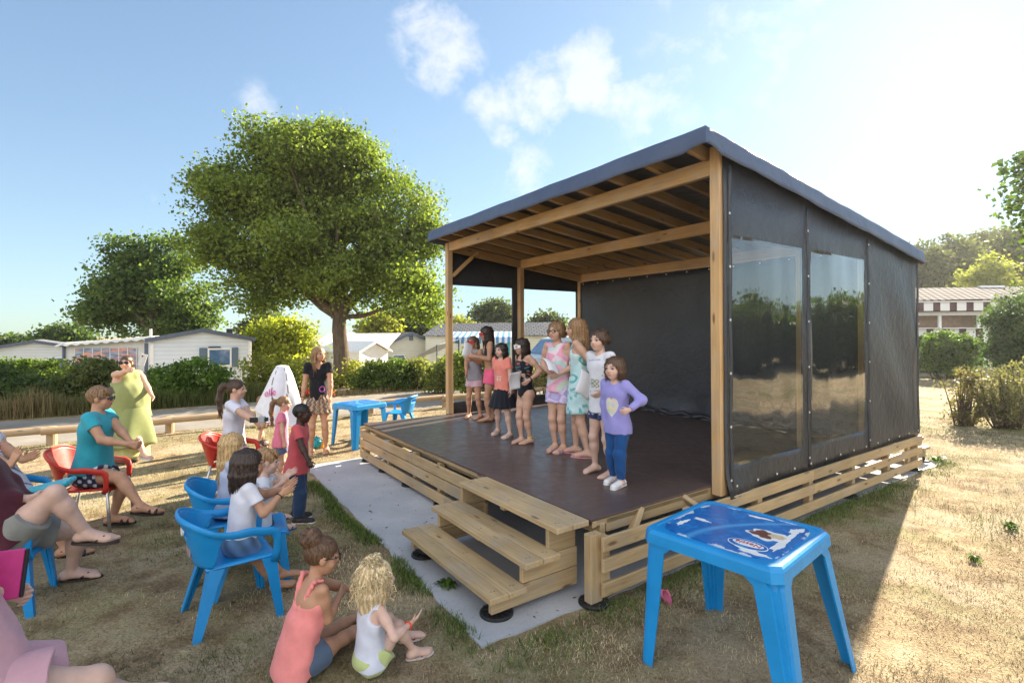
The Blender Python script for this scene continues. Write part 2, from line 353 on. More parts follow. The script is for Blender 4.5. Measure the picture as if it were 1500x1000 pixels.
# ---------------------------------------------------------------- grass blades (stuff)
tb = NT('grass_blade'); bc = tb.attr('Col', 'Color'); pb = tb.pbr(bc, .7, spec=.2)
tl = tb.n('ShaderNodeBsdfTranslucent'); tb.l(bc, tl.inputs[0]); mxs = tb.n('ShaderNodeMixShader'); mxs.inputs[0].default_value = .3
tb.l(pb.outputs[0], mxs.inputs[1]); tb.l(tl.outputs[0], mxs.inputs[2]); tb.l(mxs.outputs[0], tb.out.inputs[0])
def blades(name, x, y, L, lean, col, wd):
    n = len(x); a = RNG.uniform(0, 6.283, n); dx = np.cos(a); dy = np.sin(a); z0 = ground_z(x, y)+.002
    b0 = np.stack([x-dy*wd/2, y+dx*wd/2, z0], -1); b1 = np.stack([x+dy*wd/2, y-dx*wd/2, z0], -1)
    mid = np.stack([x+dx*L*lean*.4, y+dy*L*lean*.4, z0+L*.6*np.sqrt(np.maximum(1-lean**2, .05))], -1)
    m0 = mid+np.stack([-dy*wd*.4, dx*wd*.4, 0*x], -1); m1 = mid-np.stack([-dy*wd*.4, dx*wd*.4, 0*x], -1)
    tip = np.stack([x+dx*L*lean, y+dy*L*lean, z0+L*np.sqrt(np.maximum(1-lean**2, .02))], -1)
    V = np.stack([b0, b1, m1, m0, tip], 1).reshape(-1, 3); i = np.arange(n)*5
    Fq = np.concatenate([np.stack([i, i+1, i+2], -1), np.stack([i, i+2, i+3], -1), np.stack([i+3, i+2, i+4], -1)])
    return mesh_np(name, V, Fq, tb.m, col=np.repeat(col, 5, 0))
def inpad(x, y): u, v = toUV(x, y); return (u > -.1) & (u < 5.06) & (v > -.86) & (v < 6.7)
def inroad(x, y): u, v = toUV(x, y); return (u > 9.3) & (u < 12.9)
n = 380000
r = 1.4+13*RNG.random(n)**1.45; a = RNG.uniform(R(-52), R(52), n); x = r*np.sin(a)*1.05; y = r*np.cos(a)
dn = fbm(x, y, 1.1, 5); g = fbm(x, y, .6, 9); ok = ~inpad(x, y) & ~inroad(x, y) & (dn > .40+RNG.uniform(-.16, .16, n)); x = x[ok]; y = y[ok]; g = g[ok]; r = r[ok]; n = len(x)
u_, v_ = toUV(x, y)
gr = np.clip((g-.49)*5+RNG.normal(0, .22, n)+.35*np.exp(-((u_+.3)/.35)**2)*(v_ > -1), 0, 1)[:, None]
straw = np.array([.56, .46, .285])*RNG.uniform(.35, 1.4, (n, 1)); green = np.array([.17, .21, .06])*RNG.uniform(.6, 1.5, (n, 1))
pt = fbm(x, y, 1.9, 21)[:, None]; col = (straw*(1-gr)+green*gr)*np.clip(.45+(pt-.3)*2.0, .38, 1.35)
tag(blades('lawn_grass', x, y, RNG.uniform(.012, .038, n)*(1+.4*gr[:, 0]), RNG.uniform(.55, .98, n), col, RNG.uniform(.0014, .0028, n)*(1+r/7)), 'short dry straw coloured grass over the whole lawn', 'grass', kind='stuff')
# longer green grass along the pad's edges
n = 17000; s = RNG.random(n); side = RNG.random(n)
u = np.where(side < .55, RNG.uniform(-.3, 5.1, n), -.12-np.abs(RNG.normal(0, .13, n))); v = np.where(side < .55, -.88-np.abs(RNG.normal(0, .085, n))-.03*np.sin(u*3), RNG.uniform(-.95, 6.9, n))
p = SO[None]+u[:, None]*UD[None]+v[:, None]*VD[None]; ok = fbm(p[:, 0], p[:, 1], 2.2, 4)+RNG.uniform(-.15, .15, n) > .42; p = p[ok]; n = len(p)
tag(blades('edge_grass', p[:, 0], p[:, 1], RNG.uniform(.025, .075, n), RNG.uniform(.4, .95, n), np.array([.10, .15, .035])*RNG.uniform(.55, 1.7, (n, 1))+np.array([.12, .08, .02])*(RNG.random((n, 1)) < .15), RNG.uniform(.004, .007, n)), 'longer green grass fringing the concrete pad and stage side', 'grass', kind='stuff')

# HAZE
hz_ = NT('haze_air'); pv = hz_.n('ShaderNodeVolumePrincipled'); pv.inputs['Color'].default_value = (.92, .95, 1, 1); pv.inputs['Density'].default_value = .0004; pv.inputs['Anisotropy'].default_value = .55
hz_.l(pv.outputs[0], hz_.out.inputs['Volume'])
mb = MB(); mb.raw([np.array([x, y, z]) for x in (-70, 80) for y in (-25, 75) for z in (-2.3, 14)], [(0, 1, 3, 2), (4, 6, 7, 5), (0, 4, 5, 1), (2, 3, 7, 6), (0, 2, 6, 4), (1, 5, 7, 3)])
tag(mb.build('haze', hz_.m), kind='stuff')
# ---------------------------------------------------------------- the stage
M['dark_metal'] = plain('screw_metal', (.08, .075, .07), .5, .2, 20, metal=.5)
HD = .562; UL = 4.89; BV = 1.48
VP = [1.48, 2.96, 4.44, 5.92]
stage = empty('stage', SL(2.4, 3, 0), 'open wooden stage with dark sloping canvas roof and brown deck', 'stage')
def rz_(v): return 3.581-.12*(v-1.138)          # roof top plane
tk = NT('phenolic_deck'); P = tk.pos(); a = tk.noise(P, 1.1, 5, .6, .3); b = tk.noise(tk.mapping(P, (1, 1, 1)), 9, 6, .7); c = tk.noise(P, 140, 2)
dc = tk.ramp(a, [(.3, (.075, .050, .045)), (.7, (.110, .076, .068))]); dc = tk.mix(tk.ramp(b, [(.55, (0, 0, 0)), (.8, (.35, .35, .35))]), dc, (.13, .10, .09))
rgh = tk.ramp(b, [(.3, (.30, .30, .30)), (.7, (.50, .50, .50))]); tk.pbr(dc, rgh, tk.bump(tk.math('ADD', c, a), .06, .004), spec=.55)
M['deck'] = tk.m
mb = MB()
us = [0, 2.44, 4.89]; vs_ = [0, 1.22, 2.44, 3.66, 4.88, 6.0]
for i in range(2):
    for j in range(5):
        g = .003; mb.box(SL((us[i]+us[i+1])/2, (vs_[j]+vs_[j+1])/2, HD-.009), (U3, V3, Z3), (us[i+1]-us[i]-g, vs_[j+1]-vs_[j]-g, .018), .0015)
mb.build('deck', M['deck'], stage)
mb = MB()                                         # deck joists and rim
k = 0
for i in range(12):
    u = .03+i*(UL-.06)/11; mb.beam(SL(u, .16, .49), SL(u, 5.95, .49), .05, .10)
mb.beam(SL(.0, .04, .52), SL(UL, .04, .52), .04, .046); mb.beam(SL(.0, .12, .47), SL(UL, .12, .47), .05, .09)
mb.beam(SL(.025, 0.02, .522), SL(.025, 1.4, .522), .04, .042)
mb.build('deck_frame', M['pine'], stage)
for (v, u) in ((.55, .1), (1.05, .1)): mb = MB(); mb.beam(SL(-.06, v+.22*(-1 if v < .8 else 1), .36), SL(.03, v, .53), .07, .045, up=V3); mb.build('deck_brace', M['pine'], stage)
def board(nm, a, b, wd, th, parent=stage, mat='pine', up=(0, 0, 1)):
    q = MB(); q.beam(a, b, th, wd, up)
    if nm == 'tread':
        a = np.asarray(a, float); b = np.asarray(b, float); q.m = [0]*len(q.f); d = (b-a)/np.linalg.norm(b-a); s_ = np.cross(d, Z3)
        for t_ in (.06, .5, .94):
            for e in (-.3, .3): q.lathe(a+(b-a)*t_+s_*e*wd+Z3*(th/2 if wd > th else wd/2)+d*random.uniform(-.01, .01), [(.0055, -.003), (.0055, .0006), (.003, .0009)], 8, 1)
        return q.build(nm, None, parent, mats=[M[mat], M['dark_metal']])
    return q.build(nm, M[mat], parent)
# skirting boards
for (z0, z1) in ((.35, .467), (.222, .338), (.06, .172)):
    zc = (z0+z1)/2; hh = z1-z0
    for (a, b) in (((UL+.02, 3.03), (3.02, 1.36)) if z0 > .3 else ((UL+.02, 2.2), (2.195, 1.36))): board('skirting_board', SL(a, -.025, zc), SL(b, -.025, zc), hh, .028)
for (z0, z1) in ((.39, .49), (.25, .343), (.086, .177)):
    zc = (z0+z1)/2; hh = z1-z0
    for (a, b) in ((-.03, 2.95), (2.955, 5.98)): board('skirting_board', SL(-.145, a, zc), SL(-.145, b, zc), hh, .028)
    board('skirting_board', SL(UL+.14, .0, zc), SL(UL+.14, 5.98, zc), hh, .028)
for v in (.03, 1.0, 2.0, 2.96, 3.95, 4.95, 5.93):
    mb = MB(); mb.beam(SL(-.085, v, .06), SL(-.085, v, .475), .075, .075, up=U3); mb.build('skirting_post', M['pine'], stage)
    mb = MB(); mb.beam(SL(UL+.08, v, .06), SL(UL+.08, v, .45), .075, .075, up=U3); mb.build('skirting_post', M['pine'], stage)
for u in (1.55, 2.4, 3.05, 3.9, 4.8):
    mb = MB(); mb.beam(SL(u, .035, .06), SL(u, .035, .475), .07, .06, up=U3); mb.build('skirting_post', M['pine'], stage)
mb = MB(); mb.beam(SL(-.075, -.05, .035), SL(-.075, -.05, .505), .11, .07, up=U3); mb.build('corner_post', M['pine'], stage)
M['black_plastic'] = plain('black_plastic', (.015, .015, .016), .45, .2, 30)
def footpad(parent, u, v, r=.11):
    q = MB(); q.lathe(SL(u, v, .012), [(r, 0), (r, .012), (r*.9, .02), (r*.45, .026), (r*.4, .06), (r*.3, .06)], 24)
    for i in range(12):
        a = 2*math.pi*i/12; q.beam(SL(u, v, .036)+np.array([math.cos(a), math.sin(a), 0])*r*.4, SL(u, v, .034)+np.array([math.cos(a), math.sin(a), 0])*r*.92, .005, .012)
    q.build('foot_pad', M['black_plastic'], parent)
for (u, v) in ((-.06, -.03), (-.06, 2.0), (-.06, 3.95), (-.06, 5.93), (2.4, .06), (3.3, .06), (4.1, .06), (4.8, .06)): footpad(stage, u, v)
# posts, beams, rafters
for v in VP:
    for u in (-.05, UL+.05):
        top = rz_(v)-.01-(.12 if u > 0 else .02)
        mb = MB(); mb.beam(SL(u, v, HD-.08 if u < 0 else HD), SL(u, v, top), .095, .095, up=U3, ch=.006); mb.build('post', M['pine_warm'], stage)
    zt = rz_(v)-.125
    if v < 5: board('beam', SL(0.0, v, zt-.0725), SL(UL, v, zt-.0725), .145, .06, mat='pine_warm')
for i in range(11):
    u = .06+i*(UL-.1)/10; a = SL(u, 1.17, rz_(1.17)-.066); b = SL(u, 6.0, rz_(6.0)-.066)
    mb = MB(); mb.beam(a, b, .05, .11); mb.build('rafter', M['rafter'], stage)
mb = MB(); mb.beam(SL(UL+.03, 1.54, rz_(1.54)-.2), SL(UL+.03, 4.4, rz_(4.4)-.2), .05, .14); mb.build('top_plate', M['rafter'], stage)
mb = MB(); mb.beam(SL(UL+.03, 1.53, 2.86), SL(UL+.03, 2.02, 3.30), .05, .09, up=U3); mb.build('brace', M['pine_warm'], stage)
# canvas
tv = NT('dark_canvas'); c = tv.pos(); n = tv.noise(c, 2.5, 5); f = tv.noise(c, 7, 4, .6, .4); g = tv.noise(tv.mapping(c, (1, 1, .25)), 16, 3, .6, .3)
tv.pbr(tv.ramp(n, [(.3, (.030, .033, .040)), (.7, (.045, .048, .057))]), .42, tv.bump(tv.math('ADD', f, tv.math('MULTIPLY', g, .3)), .45, .04), spec=.5); M['canvas'] = tv.m
tv = NT('roof_canvas'); c = tv.pos(); n = tv.noise(c, 2.5, 5); f = tv.noise(c, 5, 4, .6, .5)
tv.pbr(tv.ramp(n, [(.3, (.055, .078, .14)), (.7, (.075, .102, .175))]), .45, tv.bump(f, .4, .03), spec=.5); M['roof_canvas'] = tv.m
M['eyelet'] = plain('eyelet_metal', (.75, .75, .74), .35, .05, 20, metal=.6)
ru0, ru1, rv0, rv1 = -.17, 4.99, 1.138, 6.06
def wob(a, s=1): return .5*(math.sin(a*3.1*s+1)+math.sin(a*7.3*s+2)*.5)
# roof sheet with drop edges: cross profile points
def roof_pt(a, b):
    # a across u (with drops), b across v (with drops)
    A = [(-.25, None)]; 
    su = -.06+1.12*a; sv = -.06+1.12*b
    u = ru0+(ru1-ru0)*min(max(su, 0), 1); v = rv0+(rv1-rv0)*min(max(sv, 0), 1); z = rz_(v)+.012*math.sin(u*6.3)*0
    dr = 0
    if su < 0: dr = max(dr, -su/.06)
    if su > 1: dr = max(dr, (su-1)/.06)
    if sv < 0: dr = max(dr, -sv/.06)
    if sv > 1: dr = max(dr, (sv-1)/.06)
    drop = .175*dr
    cor = 0
    if su <= 0.03 and sv <= .03: drop *= .86
    bul = .012*dr*wob(u*2+v*2.5)
    p = SL(u+(-bul if su < 0 else bul if su > 1 else 0)+(-.02*dr if su < 0 else .02*dr if su > 1 else 0), v+(-bul-.02*dr if sv < 0 else bul if sv > 1 else 0), z-drop+.006*wob(u*1.7+v)); return p
nu = 56; nv = 56
def warp(k, n):
    # dense rows in the drops
    m = 4
    if k <= m: return .06/1.12*k/m
    if k >= n-m: return 1-.06/1.12*(n-k)/m
    return .06/1.12+(1-.12/1.12)*(k-m)/(n-2*m)
vs = [roof_pt(warp(i, nu), warp(j, nv)) for j in range(nv+1) for i in range(nu+1)]
fs = [(j*(nu+1)+i, j*(nu+1)+i+1, (j+1)*(nu+1)+i+1, (j+1)*(nu+1)+i) for j in range(nv) for i in range(nu)]
solidify('roof_cover', vs, fs, .006, M['roof_canvas'], stage)
mb = MB()                                           # underside lining just above the rafters
mb.box((SL(2.4, 3.6, rz_(3.6)-.009)), (U3, (V3*1-Z3*.12)/np.linalg.norm(V3-Z3*.12), np.cross(U3, (V3-Z3*.12)/np.linalg.norm(V3-Z3*.12))), (5.0, 4.86, .004), .001)
mb.build('roof_lining', M['canvas'], stage)
# tarp walls with window openings: v-z sheets at a given u
W1 = (1.575, 2.80); W2 = (3.02, 4.28); WZ = (.74, 2.72)
def tarp(u, v0, v1, zb, wins, sgn, nm):
    vsx = sorted(set([v0, v1]+[x for w_ in wins for x in w_]+list(np.linspace(v0, v1, 34)))); zz = sorted(set(list(WZ)+list(np.linspace(0, 1, 26)*2.6+zb)))
    vs = []; fs = []
    nvx = len(vsx); zz = [z for z in zz if z < 2.9]+[None]
    for z in zz:
        for v in vsx:
            top = rz_(v)-.05; zz_ = top if z is None else min(z, top)
            inw = 0.010*wob(v*2.1+zz_*1.3)+.012*math.sin(zz_*5+v*4)*(.4+.6*abs(math.sin(v*2)))
            lip = .05*max(0, (zb+.22-zz_)/.22)*max(0, 1-(v-v0)/.9)
            near = any(abs(v-x) < .02 for w_ in wins for x in w_)
            vs.append(SL(u+sgn*(inw*(0.3 if near else 1)+lip), v, zz_))
    for j in range(len(zz)-1):
        for i in range(nvx-1):
            vc = (vsx[i]+vsx[i+1])/2; zc = (zz[j]+(zz[j+1] if zz[j+1] is not None else 3.2))/2
            if any(w_[0] < vc < w_[1] for w_ in wins) and WZ[0] < zc < WZ[1]: continue
            fs.append((j*nvx+i, j*nvx+i+1, (j+1)*nvx+i+1, (j+1)*nvx+i))
    return solidify(nm, vs, fs, .004, M['canvas'], stage)
tarp(-.112, 1.47, 5.98, .47, (W1, W2), -1, 'side_canvas')
tarp(UL+.112, 1.47, 5.98, .47, (W1, (3.02, 4.36)), 1, 'side_canvas')
# back curtain across the stage at the third row of posts
vs, fs = sheet(lambda a, b: SL(.0+UL*a, 4.40+.015*wob(a*9)+.02*math.sin(b*9)*(.2)*0-.10*max(0, .1-b)*10*abs(math.sin(a*14)), HD+.001+b*(rz_(4.4)-.30-HD)), 60, 24)
solidify('back_curtain', vs, fs, .004, M['canvas'], stage)
# rumpled curtain hem lying on the deck
mb = MB()
pts = [SL(.05+(UL-.1)*i/60, 4.33+.03*math.sin(i*.9)+.02*math.sin(i*2.3), HD+.035+.02*math.sin(i*1.3)) for i in range(61)]
mb.tube(pts, [.035+.012*math.sin(i*1.7) for i in range(61)], 8); mb.build('curtain_hem', M['canvas'], stage, smooth=True)
for v in (1.535, 2.91, 4.36, 5.93):
    mb = MB(); pts = [SL(-.131+.004*math.sin(z*7), v, z) for z in np.linspace(.52, rz_(v)-.2, 24)]; mb.tube(pts, .016, 6, ell=(.35, 1.0)); mb.build('seam', M['canvas'], stage, smooth=True)
# eyelets
mb = MB()
def eye_(p, n):
    n = np.asarray(n, float); x = np.cross(n, Z3); x /= np.linalg.norm(x); mb.lathe(p, [(.012, 0), (.012, .004), (.006, .006)], 10, axis=(x, Z3, n))
for v in (1.52, 2.9, 4.36, 5.95):
    for i in range(6): eye_(SL(-.138, v, .62+i*.46), -U3)
for i in range(14): eye_(SL(-.14, 1.6+i*.33, .56), -U3)
for i in range(12): eye_(SL(.4+i*.4, 4.388, 2.86), -V3)
mb.build('eyelets', M['eyelet'], stage)
# clear plastic windows
for nm_, kf in (('pvc', 2.2), ('pvc_clean', .3)):
    tp = NT(nm_); P = tp.pos(); wv = tp.noise(tp.mapping(P, (1, 1, .8)), 1.5, 2, .5, .5); w2 = tp.noise(tp.mapping(P, (1, 1, .2)), 9, 3)
    nm = tp.bump(tp.math('ADD', wv, tp.math('MULTIPLY', w2, .03)), .24, .04)
    tr_ = tp.n('ShaderNodeBsdfTransparent'); tr_.inputs[0].default_value = (.86, .87, .87, 1); gl = tp.n('ShaderNodeBsdfGlossy'); gl.inputs['Roughness'].default_value = .03; gl.inputs[0].default_value = (1, 1, 1, 1); tp.l(nm, gl.inputs['Normal'])
    fr = tp.n('ShaderNodeFresnel'); fr.inputs[0].default_value = 1.5; tp.l(nm, fr.inputs['Normal']); ms = tp.n('ShaderNodeMixShader'); tp.l(tp.math('MINIMUM', tp.math('MULTIPLY', fr.outputs[0], kf), .75), ms.inputs[0]); tp.l(tr_.outputs[0], ms.inputs[1]); tp.l(gl.outputs[0], ms.inputs[2]); tp.l(ms.outputs[0], tp.out.inputs[0])
    M[nm_] = tp.m
for (u, ws, s_) in ((-.112, (W1, W2), -1), (UL+.112, (W1, (3.02, 4.36)), 1)):
    for w_ in ws:
        vs, fs = sheet(lambda a, b: SL(u+s_*(.003*wob((w_[0]+a*1.24)*3)+.004*math.sin(b*7+a*3)*math.sin(math.pi*a)), w_[0]-.02+(w_[1]-w_[0]+.04)*a, WZ[0]-.02+(WZ[1]-WZ[0]+.04)*b), 24, 32)
        o = mesh_np('window', np.array(vs)-np.array(stage.location), fs, M['pvc' if u < 0 else 'pvc_clean'], stage, smooth=True)
# ---------------------------------------------------------------- front steps
st = empty('steps', SL(.7, -.4, 0.012), 'three-tread wooden steps leading up to the stage front', 'steps')
for (u0, u1, v0, z) in ((0, 1.37, -.31, HD+.004), (.03, 1.44, -.55, .378), (.09, 1.53, -.79, .192)):
    for j in range(2): board('tread', SL(u0, v0+.0725+j*.149, z-.02), SL(u1, v0+.0725+j*.149, z-.02), .04, .145, st)
for u in (.16, 1.40):
    board('stringer', SL(u, -.75, .125), SL(u, -.005, .125), .13, .04, st); board('stringer', SL(u, -.50, .265), SL(u, -.005, .265), .14, .04, st)
    board('stringer', SL(u, -.27, .43), SL(u, -.02, .43), .18, .04, st)
for (v, z) in ((-.62, .13), (-.38, .315), (-.14, .50)): board('bearer', SL(.78, v-.1, z-.01), SL(.78, v+.13, z-.01), .055, .06, st)
for u in (.22, 1.34):
    for v in (-.66, ):
        mb = MB(); mb.beam(SL(u, v, .03), SL(u, v, .15), .06, .06, up=U3); mb.build('step_leg', M['pine'], st); footpad(st, u, v, .115)
# back steps
st2 = empty('steps', SL(.5, 6.4, 0.012), 'pale wooden steps behind the stage at its far right corner', 'steps')
for (v0, z) in ((6.08, .52), (6.33, .36), (6.58, .20)):
    for j in range(2): board('tread', SL(-.02, v0+j*.13, z), SL(1.2, v0+j*.13, z), .04, .125, st2)
for u in (.05, 1.12):
    board('stringer', SL(u, 6.05, .26), SL(u, 6.6, .26), .12, .04, st2); board('stringer', SL(u, 6.05, .11), SL(u, 6.75, .11), .13, .04, st2); footpad(st2, u, 6.62)
# ---------------------------------------------------------------- vegetation
def leafmat(name, tint=(1, 1, 1), tr=.48):
    t = NT(name); c = t.attr('Col', 'Color'); b = t.pbr(c, .55, spec=.3)
    tl = t.n('ShaderNodeBsdfTranslucent'); t.l(t.mix(1.0, c, (1.3*tint[0], 1.5*tint[1], .65*tint[2]), 'MULTIPLY'), tl.inputs[0]); m_ = t.n('ShaderNodeMixShader'); m_.inputs[0].default_value = tr
    t.l(b.outputs[0], m_.inputs[1]); t.l(tl.outputs[0], m_.inputs[2]); t.l(m_.outputs[0], t.out.inputs[0]); return t.m
M['leaf'] = leafmat('foliage'); 
tbk = NT('bark'); P = tbk.coord('Object'); n = tbk.noise(tbk.mapping(P, (1, 1, .3)), 9, 6, .7, .5)
tbk.pbr(tbk.ramp(n, [(.3, (.07, .05, .035)), (.7, (.19, .14, .10))]), .9, tbk.bump(n, 1, .04), spec=.2); M['bark'] = tbk.m
def leaves(name, parent, org, lobes, n, size, c0, c1, per=28, spread=.45, up=.3, shell=.62, spike=0., lump=0):
    """lobes: (centre, radii) absolute; clumps of leaf faces through the crown volume"""
    vol = np.array([l[1][0]*l[1][1]*l[1][2] for l in lobes])**.75; vol /= vol.sum(); nc = max(1, int(n/per))
    pick = RNG.choice(len(lobes), nc, p=vol); C = np.array([l[0] for l in lobes])[pick]; Rd = np.array([l[1] for l in lobes])[pick]
    if lump:
        # boughs: smaller lobes scattered through each lobe so the crown breaks into clumps with gaps between
        C2 = []; R2 = []; wv = []
        for li in range(len(lobes)):
            c_ = np.array(lobes[li][0]); r_ = np.array(lobes[li][1])
            for _ in range(lump):
                q = RNG.normal(size=3); q /= np.linalg.norm(q); C2.append(c_+q*r_*RNG.uniform(.45, 1.0)); rr_ = np.cbrt(r_.prod())*RNG.uniform(.22, .46); R2.append(np.array([rr_*1.25, rr_*1.25, rr_*.8])); wv.append(rr_**2)
        C2 = np.array(C2); R2 = np.array(R2); wv = np.array(wv); pick = RNG.choice(len(C2), nc, p=wv/wv.sum()); keep = RNG.random(nc) < .15; C = np.where(keep[:, None], C, C2[pick]); Rd = np.where(keep[:, None], Rd, R2[pick])
    d = RNG.normal(size=(nc, 3)); d /= np.linalg.norm(d, axis=1)[:, None]; rr = np.where(RNG.random(nc) < .75, RNG.uniform(shell, 1.02, nc), RNG.uniform(.1, 1, nc)**.5)
    cc = C+d*Rd*rr[:, None]; tone = RNG.uniform(0, 1, nc); csz = RNG.uniform(.5, 1.3, nc)
    k = np.repeat(np.arange(nc), per); N = len(k)
    off = np.clip(RNG.normal(size=(N, 3)), -1.7, 1.7)*spread*csz[k][:, None]*np.array([1, 1, .62+spike]); p = cc[k]+off
    # leaf frame
    ax = RNG.normal(size=(N, 3)); ax /= np.linalg.norm(ax, axis=1)[:, None]
    nrm = RNG.normal(size=(N, 3))*.8+d[k]*.6+np.array([0, 0, up]); nrm -= ax*(nrm*ax).sum(1)[:, None]; nrm /= np.linalg.norm(nrm, axis=1)[:, None]+1e-6
    sdv = np.cross(ax, nrm); s = size*RNG.uniform(.6, 1.35, N)[:, None]; wd = s*RNG.uniform(.28, .42, N)[:, None]
    V = np.stack([p-ax*s*.5, p+sdv*wd-nrm*s*.06+ax*s*.05, p+ax*s*.5, p-sdv*wd-nrm*s*.06+ax*s*.05], 1).reshape(-1, 3)-np.asarray(org)
    Fq = np.arange(N*4).reshape(-1, 4)
    tcol = np.clip(tone[k]*.65+RNG.random(N)*.45, 0, 1)[:, None]; col = np.array(c0)*(1-tcol)+np.array(c1)*tcol; col = col*RNG.uniform(.8, 1.2, (N, 1))*1.35
    return mesh_np(name, V, Fq, M['leaf'], parent, col=np.repeat(col, 4, 0)), cc
def limb_tree(mb, base, top, r0, tips, r1=.03):
    base = np.asarray(base, float); top = np.asarray(top, float); h = top-base
    pts = [base+h*q+np.array([random.uniform(-.06, .06), random.uniform(-.06, .06), 0])*min(1, q*3) for q in np.linspace(0, 1, 7)]
    rs = [r0*(1.5 if q == 0 else 1.12 if q < .2 else 1-.35*q) for q in np.linspace(0, 1, 7)]; mb.tube(pts, rs, 12)
    for tp_ in tips:
        q = random.uniform(.72, 1.0); a = base+h*q; b = np.asarray(tp_, float); mid = a+(b-a)*.5+np.array([0, 0, -.12*np.linalg.norm(b-a)*random.uniform(-.2, 1)]); rr = r0*random.uniform(.28, .5)
        qs = np.linspace(0, 1, 8); P_ = [(1-s)**2*a+2*s*(1-s)*mid+s*s*b+np.array([random.uniform(-.05, .05) for _ in range(3)])*(1 if 0 < s < 1 else 0) for s in qs]
        mb.tube(P_, [rr*(1-s)+r1*s for s in qs], 8)
        for _ in range(3):
            i = random.randint(2, 6); e = P_[i]+np.array([random.uniform(-1.1, 1.1), random.uniform(-1.1, 1.1), random.uniform(.1, 1.1)]); mb.tube([P_[i], (P_[i]+e)/2+np.array([0, 0, .1]), e], [rr*.4, rr*.25, .012], 6)
def pxl(lobes, d, dz=.8):
    """(px,py,rx,ry[,depth offset]) in photo pixels at depth d -> world lobes"""
    out = []; s = d/FPX
    for l in lobes: out.append((D(l[0], l[1], d+(l[4] if len(l) > 4 else 0)), (l[2]*s, max(l[2], l[3])*s*dz, l[3]*s)))
    return out
DK = (.022, .040, .010); MD = (.070, .105, .022)
def tree(name, label, d, basepx, lobes, n, size, c0=DK, c1=MD, cat='tree', group=None, trunk_r=.25, zb=None, spread=.45, per=28, tips=8, dz=.8, shell=.62, spike=0., up=.3, top=None, lump=0):
    L = pxl(lobes, d, dz); s = D(basepx, 490, d); zb = float(ground_z(s[0], s[1])) if zb is None else zb; base = np.array([s[0], s[1], zb])
    root = empty(name, base, label, cat, group)
    o, cc = leaves('crown' if cat == 'tree' else 'foliage', root, base, L, n, size, c0, c1, per, spread, up, shell, spike, lump)
    cen = sum(np.array(l[0]) for l in L)/len(L); tp_ = np.array([base[0]*.6+cen[0]*.4, base[1]*.6+cen[1]*.4, zb+(cen[2]-zb)*.62]) if top is None else np.asarray(top, float)
    mb = MB()
    if cat == 'tree': limb_tree(mb, base-np.array([0, 0, .1]), tp_, trunk_r, [cc[i] for i in RNG.choice(len(cc), min(tips, len(cc)), replace=False)])
    else:
        for i in RNG.choice(len(cc), min(tips, len(cc)), replace=False):
            e = cc[i]; b = base+np.array([(e[0]-base[0])*.45, (e[1]-base[1])*.45, -.03]); mb.tube([b, (b+e)/2+np.array([random.uniform(-.06, .06), random.uniform(-.06, .06), 0]), e], [trunk_r, trunk_r*.7, trunk_r*.3], 5)
    mb.build('trunk' if cat == 'tree' else 'stems', M['bark'], root, smooth=True)
    return root
tree('oak_tree', 'large spreading oak with a thick forked trunk behind the road', 19.4, 503, [(470, 250, 92, 62), (478, 212, 60, 30), (395, 285, 85, 62), (325, 305, 58, 52, -.5), (340, 380, 66, 62), (440, 350, 105, 85), (535, 275, 62, 72), (580, 360, 70, 76), (598, 425, 48, 42, -1), (520, 415, 80, 48), (400, 415, 62, 38), (600, 330, 38, 60), (315, 258, 26, 30), (420, 225, 60, 50), (625, 445, 26, 34), (430, 212, 36, 24)],
     135000, .130, (.038, .066, .014), (.20, .235, .042), trunk_r=.34, tips=26, spread=.30, shell=.75, lump=11, zb=0, top=D(497, 440, 19.4))
tree('round_tree', 'dense dark round tree behind the white mobile home', 27, 232, [(190, 420, 58, 62), (265, 435, 58, 55), (230, 392, 62, 38), (162, 455, 34, 42), (295, 450, 30, 38), (215, 462, 70, 40)], 32000, .19, (.028, .054, .016), (.115, .155, .042), trunk_r=.3, spread=.32, lump=8, zb=-1.2)
hz = [(95, 493, 40, 16, 46, 'low dark tree on the skyline left of the round tree', DK, MD), (18, 506, 34, 13, 52, 'lowest small tree on the skyline at the far left edge', DK, MD), (388, 478, 36, 16, 42, 'dark tree on the skyline right of the white mobile home', (.03, .045, .015), (.09, .10, .03)),
      (600, 472, 52, 24, 40, 'dark rounded tree behind the tiled cream house', (.03, .045, .02), (.08, .095, .035)), (724, 463, 34, 24, 48, 'round tree framed by the left stage window', (.04, .055, .03), (.10, .115, .05)), (800, 474, 24, 11, 50, 'small far tree beside the second window post of the stage', (.04, .055, .03), (.10, .115, .05)), (668, 484, 26, 16, 36, 'yellowish tree beside the front left stage post', (.09, .10, .02), (.26, .25, .05)), (555, 478, 26, 20, 36, 'bright yellow green tree seen under the right side of the oak', (.10, .11, .02), (.30, .28, .05))]
for (px, py, rx, ry, d, lb, c0, c1) in hz:
    tree('background_tree', lb, d, px, [(px-rx*.4, py+ry*.2, rx*.6, ry*.85), (px+rx*.4, py+ry*.1, rx*.6, ry*.8), (px, py-ry*.2, rx*.65, ry*.85), (px, py+ry*.8, rx*.9, ry*.6)], 5200, .012*d*.6, c0, c1, group='trees on the skyline', trunk_r=.2, zb=-1.2 if px < 600 else 0, spread=.011*d, per=18)
tree('shrub_tree', 'bright yellow green bushy tree beside the white mobile home', 25, 412, [(395, 500, 34, 24), (430, 496, 30, 26), (412, 484, 30, 20), (418, 520, 52, 22)], 11000, .16, (.11, .125, .012), (.30, .30, .04), group=None, trunk_r=.1, spread=.3)
FG = [(1352, 395, 40, 40), (1395, 385, 44, 44), (1440, 372, 40, 40), (1480, 378, 40, 45), (1375, 420, 60, 30), (1440, 420, 60, 36), (1500, 400, 40, 50)]
